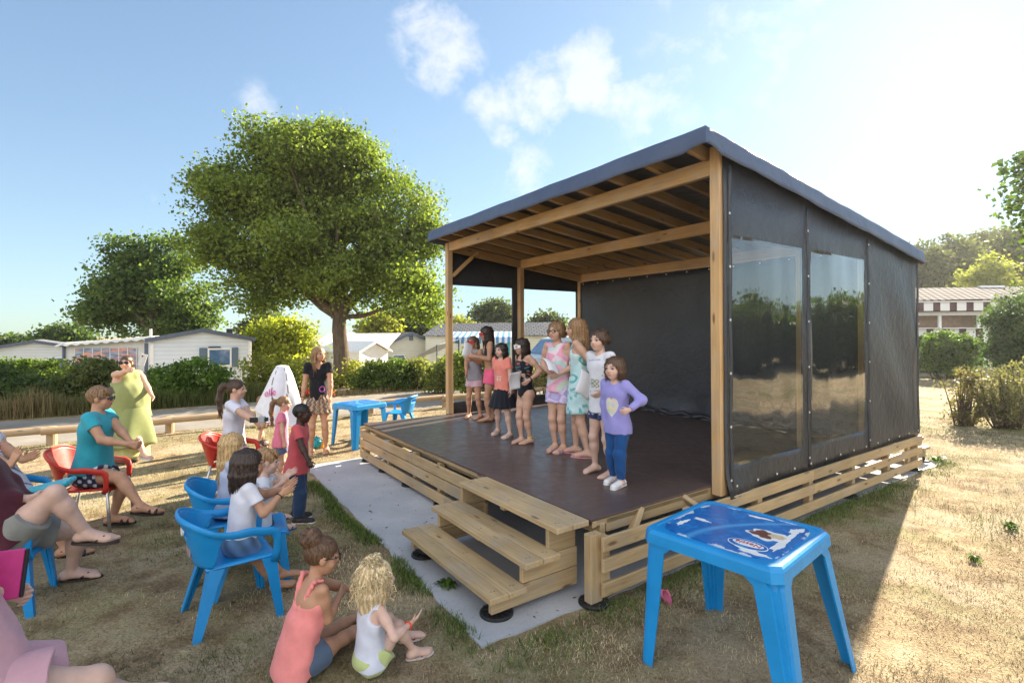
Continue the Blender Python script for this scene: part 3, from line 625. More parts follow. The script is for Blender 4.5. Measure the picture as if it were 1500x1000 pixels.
for i, (px, py, rx, ry) in enumerate(FG):
    tree('forest_tree', ['hazy dark tree directly behind the stage roof corner', 'second hazy tree right of the stage roof corner', 'tallest hazy tree above the striped cabin', 'hazy tree at the right end of the wood above the cypress hedge', 'low tree of the wood just above the tiled cabin roof', 'low wood tree behind the light green conifer', 'rightmost hazy tree of the wood at the picture edge'][i], 44+i % 3*4, px, [(px-rx*.35, py+4, rx*.6, ry*.8), (px+rx*.35, py, rx*.6, ry*.85), (px, py-ry*.25, rx*.6, ry*.75), (px, py+ry*.9, rx*.8, ry*.7)], 6500, .30, (.045, .055, .025), (.12, .125, .05), group='trees of the wood behind the striped cabin', spread=.42, per=18)
tree('conifer', 'light yellow green feathery conifer above the tiled cabin roof', 36, 1450, [(1450, 385, 12, 16), (1445, 400, 30, 8), (1462, 392, 26, 7), (1455, 412, 40, 10), (1430, 408, 26, 7), (1450, 425, 44, 10)], 5200, .2, (.14, .15, .035), (.26, .25, .07), spread=.35, per=14, trunk_r=.14)
tree('roadside_tree', 'leafy tree reaching into the frame at the right edge', 15, 1585, [(1600, 300, 85, 90), (1560, 330, 50, 45), (1512, 290, 20, 34), (1530, 240, 40, 30), (1640, 400, 90, 60)], 9000, .17, DK, MD, spread=.3, trunk_r=.24)
def bush(label, d, px, lobes, n, size, c0, c1, name='shrub', group='garden shrubs', spread=.13, **k):
    return tree(name, label, d, px, lobes, n, size, c0, c1, cat='shrub', group=group, trunk_r=.018, spread=spread, tips=k.pop('tips', 22), **k)
GR0 = (.03, .055, .010); GR1 = (.11, .165, .030)
bush('glossy green laurel bush in front of the striped cabin', 20.5, 1387, [(1365, 515, 30, 26), (1405, 513, 30, 25), (1385, 505, 36, 20), (1386, 532, 46, 16)], 9000, .11, GR0, GR1)
bush('tall feathery green conifer hedge at the right edge beside the cabin', 18, 1490, [(1480, 490, 30, 40), (1505, 470, 40, 50), (1470, 510, 30, 24), (1460, 470, 16, 22), (1500, 520, 50, 25)], 11000, .10, (.02, .045, .015), (.07, .11, .035), name='conifer_hedge', spike=.5)
bush('thin dry brown shrub on the lawn right of the stage', 10.3, 1412, [(1405, 565, 20, 26), (1418, 590, 20, 30), (1412, 610, 22, 14), (1425, 550, 14, 12)], 2400, .05, (.065, .06, .03), (.18, .14, .085), spread=.09, tips=40)
bush('wide dry reddish shrub on the lawn at the right edge', 10.0, 1478, [(1460, 575, 30, 36), (1495, 565, 34, 34), (1480, 600, 40, 24), (1445, 590, 16, 22)], 5200, .05, (.065, .068, .03), (.17, .145, .085), spread=.11, tips=60)
for (lb, d, px, lo, n, c0, c1) in (
    ('leafy bush left of the woman in the green dress', 14.4, 150, [(120, 560, 40, 28), (160, 565, 40, 34), (140, 545, 36, 20), (185, 575, 34, 28), (90, 575, 36, 24)], 9500, (.05, .065, .02), (.13, .145, .04)),
    ('bright leafy bush growing under the shuttered window', 14.2, 275, [(250, 555, 34, 26), (290, 550, 38, 26), (270, 580, 48, 28), (315, 555, 22, 14), (235, 580, 25, 26)], 10500, GR0, (.12, .19, .03)),
    ('dark bush at the left edge below the clipped hedge', 14.0, 30, [(20, 575, 46, 30), (60, 580, 40, 28), (-20, 570, 40, 36)], 9000, (.025, .045, .012), (.08, .11, .03)),
    ('low yellow green hedge right of the white mobile home', 16.5, 395, [(380, 545, 24, 26), (410, 548, 26, 24), (440, 550, 26, 22), (395, 570, 40, 14)], 7000, (.10, .11, .015), (.24, .24, .05)),
    ('dense green shrub right of the oak trunk', 17.5, 570, [(550, 548, 26, 20), (580, 545, 26, 20), (565, 560, 40, 12), (530, 560, 22, 12)], 8500, (.03, .05, .01), (.11, .15, .03)),
    ('yellowish shrub behind the empty blue chair', 17.8, 605, [(610, 545, 22, 20), (625, 552, 20, 14)], 4000, (.09, .10, .025), (.23, .22, .07)),
    ('tall wispy shrub beside the front left stage post', 16.5, 650, [(645, 550, 22, 20), (660, 545, 22, 24), (640, 562, 20, 10)], 4500, (.07, .085, .02), (.19, .20, .06)),
    ('leafy garden shrub framed by the first left stage window', 15.5, 690, [(680, 535, 24, 22), (710, 545, 24, 22), (695, 560, 34, 14), (725, 535, 14, 20)], 6000, (.06, .085, .015), (.20, .22, .05)),
    ('low dry shrub framed by the second left stage window', 15.5, 790, [(790, 555, 30, 16), (820, 552, 24, 18)], 3500, (.09, .085, .03), (.25, .21, .09)),
    ('yellow shrub growing around the oak trunk base', 18.3, 480, [(470, 552, 18, 18), (492, 560, 14, 10), (520, 545, 12, 20)], 3500, (.10, .11, .02), (.28, .26, .06))):
    bush(lb, d, px, lo, n, .10, c0, c1)
# clipped hedge
ho = SL(0, 0); hp = D(40, 550, 17.5); hd_ = empty('clipped_hedge', (hp[0], hp[1], 0), 'clipped laurel hedge with bright top in front of the left mobile home', 'hedge')
leaves('foliage', hd_, hp*np.array([1, 1, 0]), [(D(px, 553, 17.5), (.55, .5, .62)) for px in range(-30, 98, 16)], 15000, .10, (.025, .05, .01), (.13, .18, .025), 20, .11, .8, .8)
mb = MB()
for px in range(-30, 98, 12): mb.tube([D(px, 553, 17.5)*np.array([1, 1, 0]), D(px, 553, 17.5)], [.03, .015], 6)
mb.build('stems', M['bark'], hd_)
# dry tall grass beyond the road
n = 26000; v = RNG.uniform(-13, 7, n); u = 13.25+np.abs(RNG.normal(0, .45, n)); p = SO[None]+u[:, None]*UD+v[:, None]*VD; k = fbm(p[:, 0], p[:, 1], .5, 2)
ok = (v < .6) | (RNG.random(n) < .22); p = p[ok]; k = k[ok]; n = len(p); v = v[ok]
g = np.clip((k-.38)*4+RNG.normal(0, .25, n), 0, 1)[:, None]
L = RNG.uniform(.1, .8, n)*np.clip(.15+1.1*fbm(p[:, 0], p[:, 1], 1.1, 8), .1, 1.2)*np.where(v < .6, 1, .35)
tag(blades('tall_grass', p[:, 0], p[:, 1], L, RNG.uniform(.05, .55, n), np.array([.30, .22, .10])*(1-g)*RNG.uniform(.6, 1.2, (n, 1))+np.array([.10, .12, .03])*g*RNG.uniform(.7, 1.3, (n, 1)), np.full(n, .016)), 'tall dry grass and weeds along the far side of the road', 'grass', kind='stuff')
# flowers by the oak
fb = empty('flower_clump', G(462, 573, 0), 'clump of small red flowers at the foot of the oak', 'flowers')
leaves('blossom', fb, G(462, 573, 0), [(G(466, 573, .18), (.5, .3, .12))], 260, .07, (.5, .03, .03), (.7, .16, .10), 6, .1)
leaves('foliage', fb, G(462, 573, 0), [(G(462, 573, .14), (.6, .35, .16))], 900, .08, GR0, GR1, 10, .1)
# ---------------------------------------------------------------- log rail fence along the road
for i, (v0, v1, du) in enumerate(((-9.4, -6.6, 0), (-6.75, -4.0, .0), (-4.15, -2.3, -.13), (-2.45, -.2, 0), (-.35, 1.7, -.13), (1.55, 3.6, 0), (3.45, 5.6, -.13), (5.45, 8.4, 0))):
    f = empty('log_rail', SL(9.15+du, (v0+v1)/2), ['low log rail at the far left edge of the lawn', 'log rail running from the round post to the green dress', 'log rail just right of the green dress', 'log rail passing behind the woman with the camera', 'log rail passing behind the towel', 'log rail behind the far blue table', 'log rail behind the empty blue chair', 'log rail seen through the left stage window'][i], 'rail', 'low log rails along the road')
    mb = MB(); mb.tube([SL(9.15+du, v0, .27), SL(9.15+du, v1, .27)], .065, 12); mb.build('rail', M['log'], f, smooth=False)
    for vv_ in ((v0+.12,) if i != 1 else (v0+1.75,)):
        mb = MB(); mb.tube([SL(9.15+du+.13, vv_, -.05), SL(9.15+du+.13, vv_, .43 if i == 1 else .32), SL(9.15+du+.13, vv_, .45 if i == 1 else .33)], [.075, .075, .06], 14); mb.build('post', M['log'], f)
# ---------------------------------------------------------------- houses
def siding(name, col, pitch=.16):
    t = NT(name); P = t.pos(); sx = t.n('ShaderNodeSeparateXYZ'); t.l(P, sx.inputs[0]); fr_ = t.math('FRACT', t.math('DIVIDE', sx.outputs[2], pitch))
    n = t.noise(P, 1.5, 4); c = t.ramp(n, [(.3, tuple(x*.9 for x in col)), (.7, col)]); ln = t.ramp(fr_, [(.0, (.45, .47, .5)), (.09, (1, 1, 1))]); c = t.mix(1, c, ln, 'MULTIPLY')
    t.pbr(c, .55, t.bump(fr_, .6, .03), spec=.3); return t.m
M['siding_white'] = siding('white_siding', (.68, .75, .84)); M['siding_cream'] = siding('cream_siding', (.66, .65, .55)); M['siding_blue'] = siding('pale_siding', (.62, .68, .72))
M['slate'] = plain('slate_fascia', (.085, .11, .16), .5, .15, 8); M['white'] = plain('white_trim', (.78, .78, .77), .45, .06, 8); M['shutter'] = plain('blue_grey_shutter', (.09, .14, .20), .5, .1, 8)
M['cream_canvas'] = plain('cream_canvas', (.66, .64, .58), .8, .08, 3); M['dark'] = plain('dark_void', (.02, .022, .025), .5, .2, 5)
def tiles(name, c0, c1):
    t = NT(name); P = t.coord('Object'); b = t.n('ShaderNodeTexBrick'); b.inputs['Scale'].default_value = 1; b.inputs['Brick Width'].default_value = .3; b.inputs['Row Height'].default_value = .32; b.inputs['Mortar Size'].default_value = .03
    b.inputs['Color1'].default_value = (*c0, 1); b.inputs['Color2'].default_value = (*c1, 1); b.inputs['Mortar'].default_value = (c0[0]*.3, c0[1]*.3, c0[2]*.3, 1); t.l(P, b.inputs['Vector'])
    t.pbr(b.outputs[0], .6, t.bump(b.outputs['Fac'], -.6, .03)); return t.m
M['tiles_grey'] = tiles('grey_tiles', (.17, .165, .17), (.23, .22, .22)); M['tiles_brown'] = tiles('brown_tiles', (.12, .095, .085), (.17, .14, .125))
gz_ = NT('window_glass'); P = gz_.pos(); gz_.pbr(gz_.ramp(gz_.noise(P, 3, 4), [(.35, (.05, .12, .24)), (.65, (.10, .20, .36))]), .06, spec=.9); M['glass'] = gz_.m
def house(name, label, cat, c, yaw, W, L, zb, ze, rise, wall, roof, fascia='slate', ft=.16, over=.15):
    h = empty(name, (c[0], c[1], zb), label, cat); cs, sn = math.cos(yaw), math.sin(yaw)
    fr = lambda p: np.array([c[0]+p[0]*cs-p[1]*sn, c[1]+p[0]*sn+p[1]*cs, p[2]])
    mb = MB(); a = [(-W/2, zb), (W/2, zb), (W/2, ze), (0, ze+rise), (-W/2, ze)]
    vs = [fr((x, 0, z)) for x, z in a]+[fr((x, L, z)) for x, z in a]; fs = [(0, 1, 2, 3, 4), (9, 8, 7, 6, 5)]+[((i+1) % 5, i, 5+i, 5+(i+1) % 5) for i in (0, 1, 4)]
    mb.raw(vs, fs); mb.build('wall', M[wall], h)
    rl = math.hypot(W/2+over, rise*(W/2+over)/(W/2)); k = rise/(W/2)
    for s in (-1, 1):
        mb = MB(); e = (s*(W/2+over), ze-k*over+.05); t_ = (0, ze+rise+.05); th = .06
        q = [fr((e[0], -over, e[1])), fr((t_[0], -over, t_[1])), fr((t_[0], L+over, t_[1])), fr((e[0], L+over, e[1]))]; q2 = [p+Z3*th for p in q]
        mb.raw(q+q2, [(3, 2, 1, 0), (4, 5, 6, 7)]+[(i, (i+1) % 4, 4+(i+1) % 4, 4+i) for i in range(4)]); mb.build('roof', M[roof], h)
        mb = MB(); mb.beam(fr((e[0]+s*.02, -over-.02, e[1]-.02)), fr((0, -over-.02, t_[1]-.02)), .03, ft); mb.build('fascia', M[fascia], h)
    return h, fr
def window(h, fr, x0, x1, z0, z1, pane='glass', nm='window', y=0.):
    mb = MB()
    X = fr((1, 0, 0))-fr((0, 0, 0)); Y = fr((0, 1, 0))-fr((0, 0, 0))
    for (a, b, c_, d_) in ((x0, x1, z0, z0+.06), (x0, x1, z1-.06, z1), (x0, x0+.06, z0+.06, z1-.06), (x1-.06, x1, z0+.06, z1-.06)): mb.box(fr(((a+b)/2, y-.02, (c_+d_)/2)), (X, Y, Z3), (b-a, .07, d_-c_), .006)
    f = mb.build(nm, M['white'], h); mb = MB(); mb.box(fr(((x0+x1)/2, y-.012, (z0+z1)/2)), (X, Y, Z3), (x1-x0-.1, .03, z1-z0-.1), .002)
    o = mb.build('pane', M[pane], None); me = o.data; o.data.transform(Matrix.Translation(-h.location)); o.parent = f; return f
def slab(nm, h, fr, x0, x1, y0, y1, z0, z1, mat, ch=.01):
    X = fr((1, 0, 0))-fr((0, 0, 0)); Y = fr((0, 1, 0))-fr((0, 0, 0)); mb = MB(); mb.box(fr(((x0+x1)/2, (y0+y1)/2, (z0+z1)/2)), (X, Y, Z3), (x1-x0, y1-y0, z1-z0), ch); return mb.build(nm, M[mat], h)
pA = D(226, 500, 20.5); pB = D(368, 500, 20.5); cH = (pA+pB)/2; W_ = pB[0]-pA[0]
h, fr = house('mobile_home', 'white clad mobile home with blue grey shutters and a dark curved roof edge', 'mobile home', cH, R(31), 3.42, 8, -1.2, 1.70, .36, 'siding_white', 'tiles_grey')
sx = 3.42/142; W_ = 3.42
def hx(px): return (px-297)*sx
window(h, fr, hx(304), hx(339), .62, 1.36); 
for (a, b) in ((292, 303.5), (339.5, 349)):
    s_ = slab('shutter', h, fr, hx(a), hx(b), -.05, -.012, .58, 1.38, 'shutter')
slab('blind_box', h, fr, hx(305), hx(323), -.07, -.012, 1.385, 1.43, 'dark'); slab('corner_trim', h, fr, -W_/2-.03, -W_/2+.10, -.03, .06, -1.2, 1.62, 'white'); slab('corner_trim', h, fr, W_/2-.08, W_/2+.03, -.03, .06, -1.2, 1.62, 'white'); slab('drainpipe', h, fr, -W_/2-.2, -W_/2-.08, -.04, .04, -1.2, 1.6, 'slate')
slab('vent_pipe', h, fr, .9, 1.15, 2.2, 2.45, 1.8, 2.18, 'dark')
# awning tent
q = D(155, 520, 20.2); tent = empty('awning_tent', (q[0], q[1], -1.2), 'cream awning tent with a picture window beside the white mobile home', 'tent'); s = 20.2/FPX
fr = lambda p: np.array([q[0]+(p[0])*s, q[1]+p[1], p[2]])
mb = MB(); zl, zr = 1.60, 1.85
mb.raw([fr((-60, 0, -1.2)), fr((66, 0, -1.2)), fr((66, 0, zr)), fr((-60, 0, zl)), fr((-60, 3, -1.2)), fr((66, 3, -1.2)), fr((66, 3, zr)), fr((-60, 3, zl))], [(0, 1, 2, 3), (1, 5, 6, 2), (4, 0, 3, 7), (5, 4, 7, 6)]); mb.build('wall', M['cream_canvas'], tent)
vs, fs = sheet(lambda a, b: fr((-68+138*a, -.25+3.4*b, zl+(zr-zl)*a+.03-.06*math.sin(a*math.pi)*math.sin(b*math.pi)-(.14+.03*math.sin(a*60) if b == 0 else 0))), 60, 10); solidify('canopy', vs, fs, .02, M['cream_canvas'], tent)
tw = NT('printed_window'); P = tw.coord('Object'); sx_ = tw.n('ShaderNodeSeparateXYZ'); tw.l(P, sx_.inputs[0]); n = tw.noise(tw.mapping(P, (.7, 1, 6)), 1.6, 3)
tw.pbr(tw.ramp(n, [(.40, (.32, .38, .46)), (.5, (.12, .17, .26)), (.57, (.80, .30, .16)), (.66, (.25, .28, .36))]), .2); M['print_win'] = tw.m
f = slab('window', tent, lambda p: fr((p[0]/s, p[1], p[2])), -44*s, 46*s, -.04, -.01, .62, 1.40, 'print_win')
for i in range(8): slab('glazing_bar', tent, lambda p: fr((p[0]/s, p[1], p[2])), (-44+90*i/7)*s-.012, (-44+90*i/7)*s+.012, -.055, -.03, .6, 1.42, 'white')
mb = MB()
for x in (-60, 67): mb.tube([fr((x, -.05, -1.2)), fr((x, -.05, (zl if x < 0 else zr)+.3*(x > 0)))], .05, 10); mb.build('pole', M['slate' if x < 0 else 'white'], tent); mb = MB()
# others
q = D(50, 520, 28); h, fr = house('mobile_home', 'low pale mobile home behind the clipped hedge at the left edge', 'mobile home', q, R(40), 4.0, 8, -1.2, 1.15, .42, 'siding_blue', 'tiles_grey'); window(h, fr, .5, 1.4, -.2, .7); slab('chimney', h, fr, -1.75, -1.55, .4, .6, 1.2, 1.75, 'white')
q = D(384, 520, 30); h, fr = house('mobile_home', 'small pale mobile home half hidden by the yellow green bush', 'mobile home', q, R(26), 2.2, 7, -1.2, .95, .28, 'siding_blue', 'white', 'white', .06); window(h, fr, .15, .6, -.1, .8, 'glass')
q = D(548, 520, 25); h, fr = house('garden_shed', 'small white garden shed right of the oak trunk', 'shed', q, R(60), 1.9, 2.6, -1.2, 1.05, .42, 'white', 'white', 'white', .06); slab('door', h, fr, -.5, .1, -.03, .0, -1.2, .75, 'white')
q = D(602, 510, 33); h, fr = house('mobile_home', 'cream mobile home with brown tiled roof behind the oak', 'mobile home', q, R(28), 3.6, 11, -1.2, 1.15, .78, 'siding_cream', 'tiles_brown'); slab('gable_lamp', h, fr, -.12, .12, -.1, -.01, 1.5, 1.8, 'slate'); window(h, fr, -1.2, -.4, -.2, .6)
q = D(505, 515, 28); cv = empty('terrace_awning', (q[0], q[1], -1.2), 'white scalloped terrace awning on posts left of the garden shed', 'awning')
s = 28/FPX; vs, fs = sheet(lambda a, b: np.array([q[0]+(-55+118*a)*s, q[1]+3.2*b, 1.2+.75*b*1.0+(-.22-.06*abs(math.sin(a*40)) if b == 0 else 0)]), 80, 8); solidify('canopy', vs, fs, .03, M['white'], cv)
for x in (-52, -5, 58): mb = MB(); mb.tube([np.array([q[0]+x*s, q[1]+.2, -1.2]), np.array([q[0]+x*s, q[1]+.2, 1.15])], .05, 8); mb.build('post', M['white'], cv)
# grey sun sail
q = D(630, 518, 21); sl_ = empty('sun_sail', (q[0], q[1], 0), 'pale grey sun sail stretched low beside the front left stage post', 'awning'); s = 21/FPX
M['sail'] = plain('grey_sail', (.42, .45, .52), .7, .06, 3)
c0, c1, c2, c3 = (D(602, 526, 20.5), D(640, 505, 20.5), D(672, 497, 22), D(650, 510, 24))
vs, fs = sheet(lambda a, b: (c0*(1-a)+c1*a)*(1-b)+(c3*(1-a)+c2*a)*b-Z3*.12*math.sin(math.pi*a)*math.sin(math.pi*b), 14, 10); solidify('canopy', vs, fs, .012, M['sail'], sl_)
for c_ in (c1, c2): mb = MB(); mb.tube([c_*np.array([1, 1, 0]), c_], .03, 8); mb.build('pole', M['slate'], sl_)
# long tiled house behind the stage window, awning, van
q = D(745, 510, 32); h, fr = house('mobile_home', 'long grey tiled mobile home framed by the left stage windows', 'mobile home', (q[0]+3.2, q[1], 0), R(72), 4.4, 8.2, 0, 1.75, .75, 'siding_cream', 'tiles_grey', 'white', .1)
window(h, fr, -1.2, -.2, .9, 1.6)
ts = NT('striped_awning'); P = ts.coord('Object'); sx_ = ts.n('ShaderNodeSeparateXYZ'); ts.l(P, sx_.inputs[0]); ts.pbr(ts.ramp(ts.math('FRACT', ts.math('MULTIPLY', sx_.outputs[0], 4.0)), [(.49, (.72, .74, .76)), (.5, (.10, .26, .48))]), .7); M['stripes'] = ts.m
q = D(705, 500, 22); aw = empty('striped_awning', (q[0], q[1], 0), 'blue and white striped awning seen through the left stage window', 'awning'); s = 22/FPX
vs, fs = sheet(lambda a, b: np.array([q[0]+(-50+100*a)*s, q[1]+2.4*b, 1.72+.28*b+(-.22 if b == 0 else 0)]), 40, 8); solidify('canopy', vs, fs, .02, M['stripes'], aw)
for x in (-46, 46): mb = MB(); mb.tube([np.array([q[0]+x*s, q[1]+.1, 0]), np.array([q[0]+x*s, q[1]+.1, 1.7])], .03, 8); mb.build('pole', M['white'], aw)
M['teal_canvas'] = plain('teal_canvas', (.05, .34, .46), .7, .08, 3); vs, fs = sheet(lambda a, b: np.array([q[0]+(-14+56*a)*s, q[1]+.3, .95+.65*b*(.25+.75*a)]), 6, 4); solidify('side_panel', vs, fs, .02, M['teal_canvas'], aw)
M['van'] = plain('pale_van_paint', (.42, .50, .58), .3, .04, 3, spec=.6); M['tyre'] = plain('tyre', (.02, .02, .02), .8, .1, 20); M['rim'] = plain('rim', (.5, .5, .5), .35, .1, 20, metal=.7)
def van(c, yaw, L, Hh, label, cat, paint, hood=.8):
    v = empty('parked_van', (c[0], c[1], 0), label, cat); cs, sn = math.cos(yaw), math.sin(yaw); fr = lambda p: np.array([c[0]+p[0]*cs-p[1]*sn, c[1]+p[0]*sn+p[1]*cs, p[2]])
    prof = [(-L/2, .35), (L/2-.05, .35), (L/2, .6), (L/2-.03, .95), (L/2-hood, 1.12), (L/2-hood-.55, Hh-.05), (L/2-hood-.8, Hh), (-L/2+.15, Hh), (-L/2, Hh-.25)]; n = len(prof); mb = MB()
    for wd, sc_ in ((.9, 1),):
        rows = [(-.9, .97), (-.86, 1), (.86, 1), (.9, .97)]; vs = []
        for (y, k) in rows:
            for (x, z) in prof: vs.append(fr((x*k, y*(1 if z < 1.1 else .9), .35+(z-.35)*k)))
        fs = [tuple(range(n)), tuple(3*n+i for i in range(n))[::-1]]+[(r*n+i, (r+1)*n+i, (r+1)*n+(i+1) % n, r*n+(i+1) % n) for r in range(3) for i in range(n)]
        mb.raw(vs, fs)
    mb.build('body', M[paint], v)
    for sg in (-1, 1):
        for (a, b) in ((-L/2+.25, -L/2+1.3), (-L/2+1.4, L/2-hood-.75)):
            slab('side_window', v, fr, a, b, sg*.86-.02+(0), sg*.86+.02, 1.2, Hh-.18, 'glass', .008)
        for x in (-L/2+.75, L/2-.75):
            c_ = fr((x, sg*.84, .32)); Yv = (fr((0, 1, 0))-fr((0, 0, 0)))*sg; Xv = fr((1, 0, 0))-fr((0, 0, 0)); mb = MB(); mb.lathe(c_, [(.2, -.1), (.32, -.1), (.33, .06), (.26, .085), (.2, .08)], 24, axis=(Xv, Z3, Yv)); w_ = mb.build('wheel', M['tyre'], v)
            mb = MB(); mb.lathe(c_, [(.2, .02), (.2, .078), (.06, .09)], 18, axis=(Xv, Z3, Yv)); o = mb.build('rim', M['rim'], None); o.data.transform(Matrix.Translation(-v.location)); o.parent = w_
    a, b = fr((L/2-hood-.02, 0, 1.14)), fr((L/2-hood-.5, 0, Hh-.1)); mb = MB(); mb.beam(a+np.array([cs, sn, 0.])*.03, b+np.array([cs, sn, 0.])*.03, 1.4, .03, up=(cs, sn, .4)); mb.build('windscreen', M['glass'], v)
    for y in (-.62, .62): mb = MB(); mb.lathe(fr((L/2-.02, y, .8)), [(.12, -.03), (.12, .02), (.08, .035)], 14, axis=(np.array([-sn, cs, 0]), Z3, np.array([cs, sn, 0]))); mb.build('headlight', M['white'], v)
    return v
van(D(835, 520, 20), R(200), 4.4, 1.75, 'pale blue grey van parked behind the stage, framed by the second left window', 'van', 'van')
# striped cabin right
q = D(1440, 520, 27); cb = empty('striped_cabin', (q[0], q[1], 0), 'long cabin with maroon and white stripes and a tiled roof at the right edge', 'cabin'); s = 27/FPX; yw = R(-6)
fr = lambda p: np.array([q[0]+p[0]*math.cos(yw)-p[1]*math.sin(yw), q[1]+p[0]*math.sin(yw)+p[1]*math.cos(yw), p[2]])
ts = NT('maroon_stripes'); P = ts.coord('Object'); sx_ = ts.n('ShaderNodeSeparateXYZ'); ts.l(P, sx_.inputs[0]); ts.pbr(ts.ramp(ts.math('FRACT', ts.math('MULTIPLY', sx_.outputs[0], 1.25)), [(.56, (.70, .70, .68)), (.57, (.055, .016, .022))]), .75); M['maroon'] = ts.m
M['timber_dark'] = plain('dark_timber', (.24, .16, .10), .6, .2, 6)
slab('wall', cb, fr, -4.2, 6, 0, 4, 0, 2.05, 'maroon'); slab('upper_wall', cb, fr, -4.2, 6, .5, 4, 2.06, 3.3, 'timber_dark'); slab('valance', cb, fr, -4.5, 6.3, -.45, -.40, 2.98, 3.42, 'maroon'); slab('gutter', cb, fr, -4.55, 6.35, -.52, -.38, 3.43, 3.52, 'white')
slab('lintel', cb, fr, -4.2, 6, -.05, .08, 2.75, 2.95, 'white')
for x in (-4.1, -2.1, -.2, .1, 3.4): slab('post', cb, fr, x-.07, x+.07, -.04, .06, 2.06, 2.74, 'white')
slab('shutter', cb, fr, .25, 2.9, .1, .16, 2.1, 2.72, 'timber_dark'); slab('counter', cb, fr, -4.3, 6.1, -.16, .3, 2.052, 2.1, 'white')
mb = MB(); a = [fr((-4.6, -.55, 3.5)), fr((6.4, -.55, 3.5)), fr((6.4, 2.4, 4.35)), fr((-4.6, 2.4, 4.35))]; b = [fr((-4.6, 5, 3.5)), fr((6.4, 5, 3.5))]
mb.raw(a+[p+Z3*.07 for p in a], [(3, 2, 1, 0), (4, 5, 6, 7)]+[(i, (i+1) % 4, 4+(i+1) % 4, 4+i) for i in range(4)]); mb.raw([a[3]+Z3*.001, a[2]+Z3*.001, b[1], b[0]], [(0, 1, 2, 3)])
t_ = NT('cabin_tiles'); P = t_.coord('Object'); b_ = t_.n('ShaderNodeTexBrick'); b_.inputs['Scale'].default_value = 1; b_.inputs['Brick Width'].default_value = .36; b_.inputs['Row Height'].default_value = .42; b_.inputs['Mortar Size'].default_value = .09; b_.inputs['Color1'].default_value = (.30, .28, .27, 1); b_.inputs['Color2'].default_value = (.28, .26, .25, 1); b_.inputs['Mortar'].default_value = (.06, .05, .05, 1); t_.l(P, b_.inputs['Vector']); t_.pbr(b_.outputs[0], .95, t_.bump(b_.outputs['Fac'], -.5, .03), spec=.05); M['cabin_tiles'] = t_.m
mb.build('roof', M['cabin_tiles'], cb); slab('ridge_vent', cb, fr, 1.6, 2.9, 2.3, 2.5, 4.35, 4.5, 'white')
M['dark_paint'] = plain('dark_car_paint', (.03, .035, .045), .25, .05, 3, spec=.7)
van(D(1345, 510, 24), R(174), 4.2, 1.62, 'dark car parked behind the laurel bush in front of the cabin', 'car', 'dark_paint', .9)
# tree line behind the viewer (seen mirrored in the clear windows)
for i, (x, y, hgt, rad) in enumerate(((24, 1.0, 3.2, 2.6), (26, 6, 3.4, 2.8), (23, -4, 3.0, 2.4), (28, 11, 3.6, 2.8), (17, -5.5, 8, 2.8))):
    root = empty('lawn_tree', (x, y, 0), 'leafy tree on the near lawn mirrored in the clear windows', 'tree', 'trees on the near lawn')
    leaves('crown', root, (x, y, 0), [((x, y, hgt*.55), (rad, rad, hgt*.45)), ((x+1, y+.6, hgt*.35), (rad*.9, rad*.9, hgt*.3))], 7000, .3, DK, MD, 18, .5); mb = MB(); limb_tree(mb, (x, y, -.1), (x, y, hgt*.4), .25, [(x+1, y, hgt*.7), (x-1, y+.5, hgt*.7), (x, y-1, hgt*.75)]); mb.build('trunk', M['bark'], root)
# ---------------------------------------------------------------- plastic furniture
def plastic(name, col, rough=.38):
    t = NT(name); P = t.coord('Object'); n = t.noise(P, 5, 5, .6); f = t.noise(P, 60, 3, .6)
    c = t.ramp(n, [(.25, tuple(x*.86 for x in col)), (.75, tuple(min(1, x*1.1+.004) for x in col))]); t.pbr(c, t.ramp(f, [(.3, (rough*.8,)*3), (.7, (rough*1.3,)*3)]), t.bump(f, .08, .002), spec=.45); return t.m
M['blue'] = plastic('blue_plastic', (.006, .255, .60)); M['red'] = plastic('red_plastic', (.56, .035, .02)); M['alu'] = plain('aluminium', (.62, .62, .61), .35, .08, 20, metal=.8)
def pathfn(a, wf=.27, wb=.21, yb=-.26, yf=.22):
    """a -1..1 around the seat: right arm front -> back -> left arm front; returns x,y"""
    s = 1 if a >= 0 else -1; q = abs(a)              # q 0 back centre, 1 arm front
    if q > .52: k = (q-.52)/.48; return s*((wb+.075)*(1-k)+wf*k), -.10*(1-k)+yf*k
    k = q/.52*math.pi/2; return s*(wb+.075)*math.sin(k)**.85, yb+(-.10-yb)*(1-math.cos(k))
def sm(a, b, x): q = min(max((x-a)/(b-a), 0), 1); return q*q*(3-2*q)
def loft(mb, rings):
    n = len(rings[0]); vs = [p for r in rings for p in r]; fs = [tuple(range(n))[::-1], tuple((len(rings)-1)*n+i for i in range(n))]
    for j in range(len(rings)-1): fs += [(j*n+i, j*n+(i+1) % n, (j+1)*n+(i+1) % n, (j+1)*n+i) for i in range(n)]
    return mb.raw(vs, fs)
